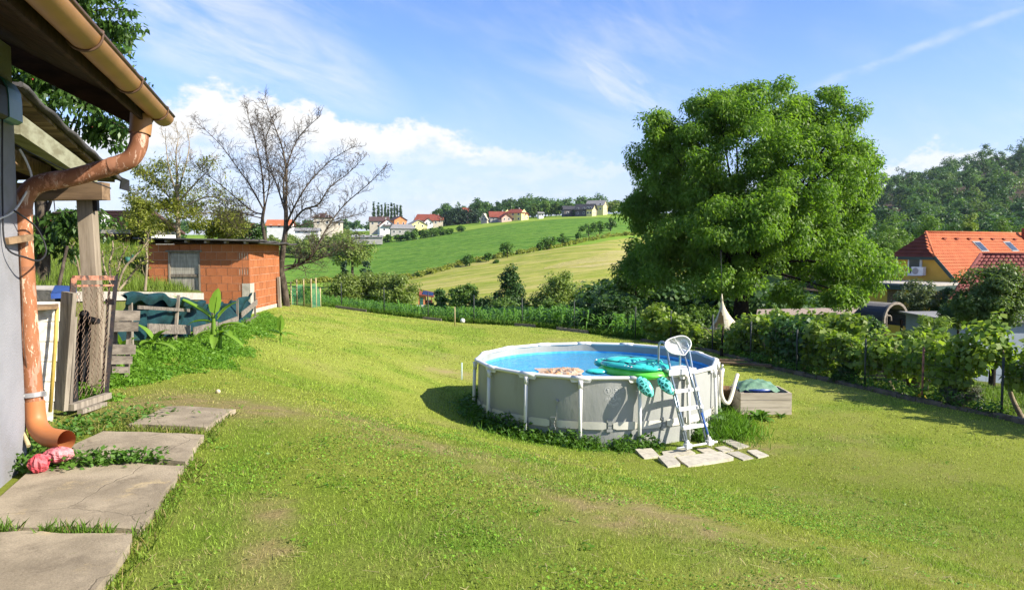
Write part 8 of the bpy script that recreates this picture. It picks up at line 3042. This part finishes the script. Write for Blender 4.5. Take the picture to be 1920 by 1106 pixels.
for px, pt, pb, rx, Y, m, lab in [(1665, 400, 470, 48, 100, 'mid_tree', 'broad green tree above the left end of the orange roof'), (1735, 402, 460, 44, 110, 'mid_tree', 'green tree behind the ridge of the orange roof'), (1815, 392, 450, 20, 120, 'willow', 'pale slender tree behind the orange roof'),
         (1880, 405, 460, 46, 110, 'mid_tree', 'green tree above the right part of the orange roof'), (1640, 425, 520, 32, 80, 'mid_tree', 'green tree between walnut and yellow house'), (1780, 410, 460, 40, 125, 'dark_tree', 'dark tree in the gap behind the orange roof')]:
 px_tree('backdrop_tree', lab, px, pt, pb + 60, rx, Y, M[m], 50, 130, 3.8 * Y / F, cat='tree', crfac=0.28)
for px, pt, pb, rx, Y, lab in [(1832, 268, 330, 22, 600, 'tallest dark tree on the wooded skyline'), (1770, 290, 340, 20, 620, 'rounded tree on the wooded skyline left of the tallest'), (1905, 255, 330, 26, 600, 'skyline tree at the right picture edge')]:
 px_tree('skyline_tree', lab, px, pt, pb, rx, Y, M['forest_leaf'], 26, 80, 1.3, cat='tree', base_z=gz1(X_at(px, Y), Y) - 1)

# ------------------------------------------------------------------ neighbours on the right
def neighbour():
 W, LEN = 7.0, 26.0
 be = R(30)
 r = Vector((math.cos(be), math.sin(be), 0))
 q = Vector((-math.sin(be), math.cos(be), 0))
 G0 = P(1712, 520, 61.0)
 G0.z = 0
 ze, zr = 0.75, 4.25
 t = thing('neighbour_house', 'ochre yellow house with a big orange tiled half-hipped roof', 'house', Vector((G0.x, G0.y, -4.5)))
 def L(a, b, c): return G0 + r * a + q * b + Vector((0, 0, c))
 hw = W / 2
 hipz, hipl = 2.75, 1.5
 hb = hw * (zr - hipz) / (zr - ze)
 vs = [L(0, -hw, -5.5), L(LEN, -hw, -5.5), L(LEN, hw, -5.5), L(0, hw, -5.5), L(0, -hw, ze), L(LEN, -hw, ze), L(LEN, hw, ze), L(0, hw, ze), L(0, -hb, hipz - 0.05), L(0, hb, hipz - 0.05), L(LEN, 0, zr - 0.1)]
 MB().add(vs, [(0, 1, 5, 4), (2, 3, 7, 6), (3, 0, 4, 8, 9, 7), (1, 2, 6, 10, 5)]).build('wall', M['wall_ochre'], t)
 sl_ = (zr - ze) / hw
 e = 0.55
 rf = MB().quadslab([L(-0.4, -hw - e, ze - e * sl_), L(LEN + 0.4, -hw - e, ze - e * sl_), L(LEN + 0.4, 0, zr), L(hipl, 0, zr)], 0.15)
 rf.quadslab([L(LEN + 0.4, hw + e, ze - e * sl_), L(-0.4, hw + e, ze - e * sl_), L(hipl, 0, zr), L(LEN + 0.4, 0, zr)], 0.15)
 roof = rf.build('roof', M['tile_orange'], t)
 mb = MB()
 rows, cw = 17, 0.30
 sl_len = math.hypot(hw + e, (hw + e) * sl_)
 nrm = (r.cross(Vector((0, 0, 0)) + (q * (hw + e) + Vector((0, 0, (hw + e) * sl_))).normalized())).normalized()
 if nrm.z < 0: nrm = -nrm
 for i in range(rows):
  f0, f1 = i / rows, (i + 1) / rows
  b0, b1 = -(hw + e) * (1 - f0), -(hw + e) * (1 - f1)
  z0, z1 = ze - e * sl_ + (zr - ze + e * sl_) * f0, ze - e * sl_ + (zr - ze + e * sl_) * f1
  a_s = -0.4 + max(0, (z0 - hipz) / (zr - hipz)) * (hipl + 0.4)
  n = int((LEN + 0.4 - a_s) / cw)
  for k in range(n):
   a0 = a_s + k * cw
   vs = []
   for (bb, zz, up) in ((b0, z0, 0.075), (b1, z1, 0.03)):
    for u, hgt in ((0, 0.0), (0.3, 0.045), (0.65, 0.045), (0.98, 0.0)):
     vs.append(L(a0 + cw * u, bb, zz) + nrm * (up + hgt))
   mb.add(vs, [(0, 1, 5, 4), (1, 2, 6, 5), (2, 3, 7, 6)], False)
 tag(mb.build('roof_tile', M['tile_orange'], roof), kind='stuff')
 MB().tube([L(hipl, 0, zr + 0.08), L(LEN + 0.4, 0, zr + 0.08)], 0.12, 8).build('ridge_tiles', M['tile_orange'], roof)
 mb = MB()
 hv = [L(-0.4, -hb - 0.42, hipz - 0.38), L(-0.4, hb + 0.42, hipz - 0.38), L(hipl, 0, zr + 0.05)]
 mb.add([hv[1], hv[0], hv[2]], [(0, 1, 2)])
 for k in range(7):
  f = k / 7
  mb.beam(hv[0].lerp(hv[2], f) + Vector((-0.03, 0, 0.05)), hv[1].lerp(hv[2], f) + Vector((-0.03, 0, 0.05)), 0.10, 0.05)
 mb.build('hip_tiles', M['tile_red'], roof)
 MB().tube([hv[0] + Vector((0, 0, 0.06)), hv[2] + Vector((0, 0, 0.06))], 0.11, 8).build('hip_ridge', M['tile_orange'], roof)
 MB().beam(hv[0] + Vector((0, 0, -0.1)), hv[1] + Vector((0, 0, -0.1)), 0.2, 0.22).build('hip_gutter', M['fascia_green'], roof)
 for s_ in (-1, 1):
  MB().beam(L(-0.42, s_ * (hw + e), ze - e * sl_ - 0.12), L(-0.42, s_ * (hb + 0.42), hipz - 0.38), 0.06, 0.26).build('bargeboard', M['fascia_green'], roof)
 w0 = -0.15
 f = MB().box(L(-0.04, w0, 1.75), (0.12, 1.15, 1.75), be).build('window', M['frame_white'], t)
 MB().box(L(-0.09, w0 + 0.02, 1.78), (0.06, 0.85, 1.42), be).build('pane', M['glass'], f)
 for a in (7.2, 11.8):
  f0 = 0.60
  c = L(a, -(hw + e) * (1 - f0 - 0.12), ze - e * sl_ + (zr - ze + e * sl_) * (f0 + 0.12)) + nrm * 0.12
  ya = (q * (hw + e) + Vector((0, 0, (hw + e) * sl_))).normalized()
  wv = MB().quadslab([c - r * 0.55 - ya * 0.6, c + r * 0.55 - ya * 0.6, c + r * 0.55 + ya * 0.6, c - r * 0.55 + ya * 0.6], 0.1).build('roof_light', M['tile_grey'], roof)
  c2 = c + nrm * 0.02
  MB().quadslab([c2 - r * 0.42 - ya * 0.45, c2 + r * 0.42 - ya * 0.45, c2 + r * 0.42 + ya * 0.45, c2 - r * 0.42 + ya * 0.45], 0.03).build('pane', M['glass'], wv)
 for k in range(10):
  a = 3.0 + k * 1.75
  c = L(a, -(hw + e) * 0.13, ze - e * sl_ + (zr - ze + e * sl_) * 0.87) + nrm * 0.14
  MB().box(c, (0.32, 0.2, 0.16), be).build('vent_tile', M['tile_red'], roof)
 MB().box(L(15.2, -0.5, zr + 0.1), (0.3, 0.3, 0.9), be).build('vent_pipe', M['tile_red'], roof)
 ac = thing('air_conditioner', 'white air conditioner unit on the flat annex roof below the gable window', 'air conditioner', L(-0.5, -0.7, 0.95))
 MB().box(L(-0.5, -0.75, 1.28), (0.4, 0.95, 0.66), be).build('casing', M['white_plastic'], ac)
 MB().tube([L(-0.71, -0.62, 1.28), L(-0.73, -0.62, 1.28)], 0.25, 16).build('fan_grille', M['wall_grey'], ac)
 a0 = thing('flat_annex', 'flat roofed yellow annex with green fascia below the gable', 'annex', L(-2.5, 0.4, -4.5))
 MB().prism([tuple(L(-0.06, -4.6, 0))[:2], tuple(L(-0.06, 4.4, 0))[:2], tuple(L(-5.2, 4.4, 0))[:2], tuple(L(-5.2, -4.6, 0))[:2]], -5.5, 0.02).build('wall', M['wall_ochre'], a0)
 MB().prism([tuple(L(-0.03, -5.2, 0))[:2], tuple(L(-0.03, 5.0, 0))[:2], tuple(L(-5.8, 5.0, 0))[:2], tuple(L(-5.8, -5.2, 0))[:2]], 0.05, 0.40).build('fascia', M['fascia_green'], a0)
 MB().prism([tuple(L(-0.12, -5.0, 0))[:2], tuple(L(-0.12, 4.8, 0))[:2], tuple(L(-5.6, 4.8, 0))[:2], tuple(L(-5.6, -5.0, 0))[:2]], 0.41, 0.50).build('roof_gravel', M['cap_stone'], a0)
 MB().box(L(-5.25, -2.0, -1.0), (0.1, 1.2, 1.9), be).build('door', M['wood_brown'], a0)

neighbour()

def red_house():
 Y = 44.0
 t = thing('red_roof_house', 'neighbouring house with dark red tiled hipped roof behind the apple tree', 'house', (X_at(1880, Y), Y, -3))
 x0, x1, x2 = X_at(1762, Y), X_at(1838, Y + 3.5), X_at(2100, Y + 3.5)
 zr, ze = P(0, 480, Y + 3.5).z, P(0, 566, Y).z
 x3 = X_at(2180, Y)
 a, b, c, d = Vector((x0, Y - 1, ze)), Vector((x3, Y - 1, ze)), Vector((x2, Y + 3.5, zr)), Vector((x1, Y + 3.5, zr))
 e, f = Vector((X_at(1806, Y + 7.5), Y + 7.5, ze)), Vector((x3, Y + 7.5, ze))
 mb = MB().quadslab([a, b, c, d], 0.12)
 mb.quadslab([f, e, d, c], 0.12)
 mb.add([e, a, d], [(0, 1, 2)])
 mb.add([b, f, c], [(0, 1, 2)])
 roof = mb.build('roof', M['tile_dark'], t)
 rows = 13
 nrm = (b - a).cross(d - a).normalized()
 mb = MB()
 for i in range(rows):
  p0, p1 = a.lerp(d, i / rows), b.lerp(c, i / rows)
  q0, q1 = a.lerp(d, (i + 1) / rows), b.lerp(c, (i + 1) / rows)
  n = int((p1 - p0).length / 0.3)
  for k in range(n):
   u0, u1 = k / n, (k + 0.97) / n
   vs = []
   for (s0, s1, up) in ((p0, p1, 0.09), (q0, q1, 0.03)):
    for w_, hg in ((0, 0), (0.3, 0.05), (0.7, 0.05), (1, 0)):
     vs.append(s0.lerp(s1, u0 + (u1 - u0) * w_) + nrm * (up + hg))
   mb.add(vs, [(0, 1, 5, 4), (1, 2, 6, 5), (2, 3, 7, 6)])
 tag(mb.build('roof_tile', M['tile_dark'], roof), kind='stuff')
 MB().tube([d + Vector((0, 0, 0.08)), c + Vector((0, 0, 0.08))], 0.12, 8).build('ridge_tiles', M['tile_dark'], roof)
 MB().tube([a + Vector((0, 0, 0.1)), d + Vector((0, 0, 0.1))], 0.11, 8).build('hip_tiles', M['tile_dark'], roof)
 MB().prism([(x0 + 0.9, Y - 0.4), (x3 - 0.5, Y - 0.4), (x3 - 0.5, Y + 6.9), (x0 + 4.2, Y + 6.9)], -4.5, ze + 0.05).build('wall', M['wall_ochre'], t)

red_house()
ob = thing('pale_outbuilding', 'pale bluish plastered outbuilding under the apple tree branches', 'outbuilding', (X_at(1850, 27), 27, -1.5))
xa, xb = X_at(1798, 27), X_at(2060, 27)
MB().prism([(xa, 27), (xb, 27), (xb, 30.5), (xa, 30.5)], -2.2, P(0, 604, 27).z).build('wall', mat('blue_grey_plaster', (0.30, 0.35, 0.40), (0.26, 0.30, 0.35), 2, 0.9), ob)
MB().prism([(xa - 0.2, 26.8), (xb, 26.8), (xb, 30.7), (xa - 0.2, 30.7)], P(0, 604, 27).z + 0.004, P(0, 600, 27).z).build('roof', M['tile_grey'], ob)

def barrel():
 Y = 40.0
 c = P(1678, 601, Y)
 s = Y / F
 rad = 33 * s
 t = thing('barrel_hut', 'barrel shaped wooden garden hut with grey shingle roof and open arch', 'hut', Vector((c.x, c.y, c.z - 1.9)))
 ax = Vector((-0.46, 0.888, 0))
 sd = Vector((0.888, 0.46, 0))
 LEN = 3.4
 def bp(l, a, r): return c + ax * l + sd * r * math.cos(a) + Vector((0, 0, r * math.sin(a)))
 nS = 18
 for k in range(nS):
  a0, a1 = math.pi * (-0.12 + 1.24 * k / nS), math.pi * (-0.12 + 1.24 * (k + 0.97) / nS)
  MB().add([bp(0, a0, rad), bp(0, a1, rad), bp(LEN, a1, rad), bp(LEN, a0, rad), bp(0, a0, rad - 0.07), bp(0, a1, rad - 0.07), bp(LEN, a1, rad - 0.07), bp(LEN, a0, rad - 0.07)],
     [(0, 1, 2, 3), (7, 6, 5, 4), (0, 4, 5, 1), (3, 2, 6, 7), (0, 3, 7, 4), (1, 5, 6, 2)]).build('shingle_strip', M['shingle'] if k in range(0, 18) and (k < 5 or k > 11) else M['shingle_grey'], t)
 ring = []
 for k in range(25):
  a = math.pi * (-0.14 + 1.28 * k / 24)
  ring.append(bp(-0.04, a, rad + 0.0))
 mb = MB()
 for p, q_ in zip(ring[:-1], ring[1:]):
  mb.beam(p, q_, 0.10, 0.13, (p - c))
 mb.build('arch_trim', M['wood_grey'], t)
 vs = [bp(1.0, math.pi * k / 16, rad - 0.08) for k in range(17)] + [bp(1.0, 0, rad - 0.08) - Vector((0, 0, 1.9)), bp(1.0, math.pi, rad - 0.08) - Vector((0, 0, 1.9))]
 MB().add(vs, [tuple(range(17)) + (18, 17)]).build('end_wall', M['wood_dark'], t)
 pts = [bp(0.02, math.pi, rad * 0.7) + sd * 0.0 + Vector((0, 0, z)) for z in (-0.5, 0.1, 0.35)] + [bp(0.02, math.pi * 0.85, rad * 0.68), bp(0.02, math.pi * 0.8, rad * 0.45), bp(0.02, math.pi, rad * 0.3)]
 MB().tube(smooth_path(pts, 4), 0.045, 8).build('door_frame', M['wood_grey'], t)
 mb = MB()
 for l in (0.2, LEN - 0.2):
  mb.beam(bp(l, 0, rad * 0.9) - Vector((0, 0, 2.0)), bp(l, 0, rad * 0.9), 0.1, 0.12)
  mb.beam(bp(l, math.pi, rad * 0.9) - Vector((0, 0, 2.0)), bp(l, math.pi, rad * 0.9), 0.1, 0.12)
 mb.build('legs', M['wood_dark'], t)

barrel()
vs = []
for px, py in ((1418, 592), (1600, 588), (1612, 576), (1420, 580)):
 vs.append(P(px, py, 36 if py > 585 else 41))
for v in vs: v.z = max(v.z, gz1(v.x, v.y) + 0.05)
tag(MB().add(vs, [(0, 1, 2, 3)]).build('gravel_yard', M['gravel']), kind='structure')

# ------------------------------------------------------------------ far left: carport, woodpile, old house
def carport():
 Y = 30.0
 t = thing('carport', 'dark flat roofed carport on red posts left of the brick shed', 'carport', (X_at(205, Y), Y, 3.0))
 z0 = P(0, 438, Y).z
 x0, x1 = X_at(120, Y), X_at(246, Y)
 MB().prism([(x0, Y), (x1, Y), (x1, Y + 4), (x0, Y + 4)], z0, z0 + 0.16).build('roof', M['cap_stone'], t)
 MB().prism([(x0, Y - 0.05), (x1 + 0.03, Y - 0.05), (x1 + 0.03, Y + 0.12), (x0, Y + 0.12)], z0 - 0.22, z0 - 0.004).build('front_beam', M['wood_dark'], t)
 for px in (240, 186):
  x = X_at(px, Y)
  MB().box((x, Y + 0.03, (z0 - 0.2 + 1.6) / 2), (0.13, 0.13, z0 - 0.2 - 1.6)).build('post', M['wood_red'] if px == 240 else M['wood_dark'], t)
 for k in range(16):
  x = X_at(198 + k * 3.2, Y + 2.5)
  MB().box((x, Y + 2.5, 2.7), (0.062, 0.03, 1.1)).build('fence_board', M['wood_red'], t)
 wp_ = thing('woodpile', 'small heap of pale split firewood under the carport', 'firewood', (X_at(206, Y - .3), Y - 0.3, 2.2))
 rd = random.Random(2)
 for k in range(22):
  c = P(198 + rd.random() * 22, 492 - rd.random() * 14 - 3, Y - 0.5 + rd.random() * 0.3)
  MB().box(c, (0.30, 0.16, 0.13), Matrix.Rotation(rd.random() * 3, 3, 'Y') @ Matrix.Rotation(rd.random(), 3, 'Z')).build('log', M['wood_pale'], wp_)
 can = thing('watering_can', 'green plastic watering can hanging among the pale shrub twigs', 'watering can', P(240, 487, 20))
 MB().tube([P(240, 492, 20), P(240, 482, 20)], [0.07, 0.06], 12).build('body', M['door_green'], can)
 MB().tube(smooth_path([P(243, 484, 20), P(247, 483, 20), P(249, 478, 20)], 3), [0.02] * 6 + [0.03], 8).build('spout', M['door_green'], can)
 h = thing('old_house', 'old house with purple brown tiled roof behind the carport', 'house', (X_at(190, 46), 46, 3))
 zb, zr = P(0, 432, 46).z, P(0, 396, 50).z
 xa, xb = X_at(60, 46), X_at(236, 46)
 MB().prism([(xa, 46), (xb - 0.4, 46), (xb - 0.4, 54), (xa, 54)], 0.5, zb).build('wall', M['wall_white'], h)
 rf = MB().quadslab([Vector((xa - .4, 45.4, zb)), Vector((xb, 45.4, zb)), Vector((xb, 50, zr)), Vector((xa - .4, 50, zr))], 0.15)
 rf.quadslab([Vector((xb, 54.6, zb)), Vector((xa - .4, 54.6, zb)), Vector((xa - .4, 50, zr)), Vector((xb, 50, zr))], 0.15)
 rr = rf.build('roof', M['tile_brown'], h)
 for k in range(12):
  f = (k + 0.5) / 12
  a = Vector((xa - .4, 45.4, zb)).lerp(Vector((xa - .4, 50, zr)), f) + Vector((0, -0.02, 0.06))
  b = Vector((xb, 45.4, zb)).lerp(Vector((xb, 50, zr)), f) + Vector((0, -0.02, 0.06))
  MB().beam(a, b, 0.3, 0.05).build('tile_course', M['tile_brown'], rr)
 f = MB().box((X_at(180, 46), 45.97, P(0, 445, 46).z), (0.9, 0.06, 0.9)).build('window', M['frame_white'], h)
 MB().box((X_at(180, 46), 45.93, P(0, 445, 46).z), (0.7, 0.05, 0.7)).build('pane', M['glass'], f)
 dsh = thing('satellite_dish', 'grey white satellite dish on a bracket above the carport roof', 'satellite dish', P(196, 425, 29.8))
 c = P(196, 414, 29.8)
 mb = MB()
 vs, fs = [], []
 tow = Vector((0.35, -0.85, 0.4)).normalized()
 uu = tow.cross(Vector((0, 0, 1))).normalized()
 vv = uu.cross(tow)
 for i in range(5):
  r = 0.24 * i / 4
  for j in range(16):
   a = 2 * math.pi * j / 16
   vs.append(c + (uu * math.cos(a) + vv * math.sin(a) * 1.1) * r + tow * 0.7 * r * r)
 for i in range(4):
  for j in range(16):
   a, b = i * 16 + j, i * 16 + (j + 1) % 16
   fs.append((a, a + 16, b + 16, b))
 mb.add(vs, fs, True).build('dish', M['white_plastic'], dsh)
 MB().tube([c, c - tow * 0.1, P(196, 432, 29.9)], 0.025, 7).build('bracket', M['zinc'], dsh)
 MB().tube([c - vv * 0.24, c + tow * 0.30 - vv * 0.06], 0.012, 6).build('feed_arm', M['zinc'], dsh)

carport()

def upper_grass():
 n = 42000
 y = 8.5 + 25 * rng.random(n) ** 1.4
 x = ledge_x(np.minimum(y, 19)) - 0.3 - np.maximum(y - 19, 0) * 0.6 - rng.random(n) * 9
 z = upper_z(x, y)
 h = 0.22 * (0.3 + rng.random(n)) * (0.5 + fbm(x, y, 3, 5))
 a = rng.random(n) * 6.28
 w = 0.02
 b = np.stack([x, y, z], -1)
 off = np.stack([np.cos(a) * w / 2, np.sin(a) * w / 2, 0 * a], -1)
 tip = b + np.stack([rng.normal(size=n) * 0.06, rng.normal(size=n) * 0.06, h], -1)
 V = np.stack([b - off, b + off, tip], 1).reshape(-1, 3)
 me = np_mesh('meadow_grass', V, np.arange(n * 3).reshape(-1, 3))
 set_col(me, np.repeat(np.array([0.13, 0.19, 0.022]) * (0.6 + 0.8 * rng.random(n))[:, None], 3, 0))
 tag(link('meadow_grass', me, M['blade']), kind='stuff')

upper_grass()

def garden_grass():
 """rougher grass in the garden behind the vines"""
 n = 40000
 y = 10.5 + 22 * rng.random(n)
 x = fence_x(y) + 0.6 + rng.random(n) ** 1.3 * 9
 z = gz(x, y) - 0.07
 h = 0.10 * (0.4 + rng.random(n))
 a = rng.random(n) * 6.28
 b = np.stack([x, y, z], -1)
 off = np.stack([np.cos(a) * 0.012, np.sin(a) * 0.012, 0 * a], -1)
 tip = b + np.stack([rng.normal(size=n) * 0.03, rng.normal(size=n) * 0.03, h], -1)
 V = np.stack([b - off, b + off, tip], 1).reshape(-1, 3)
 me = np_mesh('garden_grass', V, np.arange(n * 3).reshape(-1, 3))
 set_col(me, np.repeat(np.array([0.12, 0.20, 0.022]) * (0.6 + 0.8 * rng.random(n))[:, None], 3, 0))
 tag(link('garden_grass', me, M['blade']), kind='stuff')
 n = 9000
 y = 11.2 + 14.5 * rng.random(n)
 x = fence_x(y) - 0.10 + np.abs(rng.normal(size=n)) * 0.34
 k = fbm(x * 1.5, y * 1.5, 3, 9) > 0.43
 x, y = x[k], y[k]
 p = np.stack([x, y, gz(x, y) + 0.02 + (0.12 + 0.3 * fbm(x * 2, y * 2, 2, 4)) * rng.random(len(x)) ** 1.6], -1)
 tag(leaves('bed_weeds', p, 0.075, M['weed_dark'], up=0.9, droop=0), kind='stuff')

garden_grass()

# ------------------------------------------------------------------ the summer air
hz = MB().box((500, 1280, 51.5), (8400, 3300, 130)).build('haze', None)
hz['kind'] = 'stuff'
ht = NT('summer_haze')
pv = ht.n('ShaderNodeVolumePrincipled')
pv.inputs['Color'].default_value = (0.72, 0.84, 1.0, 1)
pv.inputs['Density'].default_value = 0.00006
pv.inputs['Anisotropy'].default_value = 0.2
ht.l(pv.outputs[0], ht.out.inputs['Volume'])
hz.data.materials.append(ht.m)
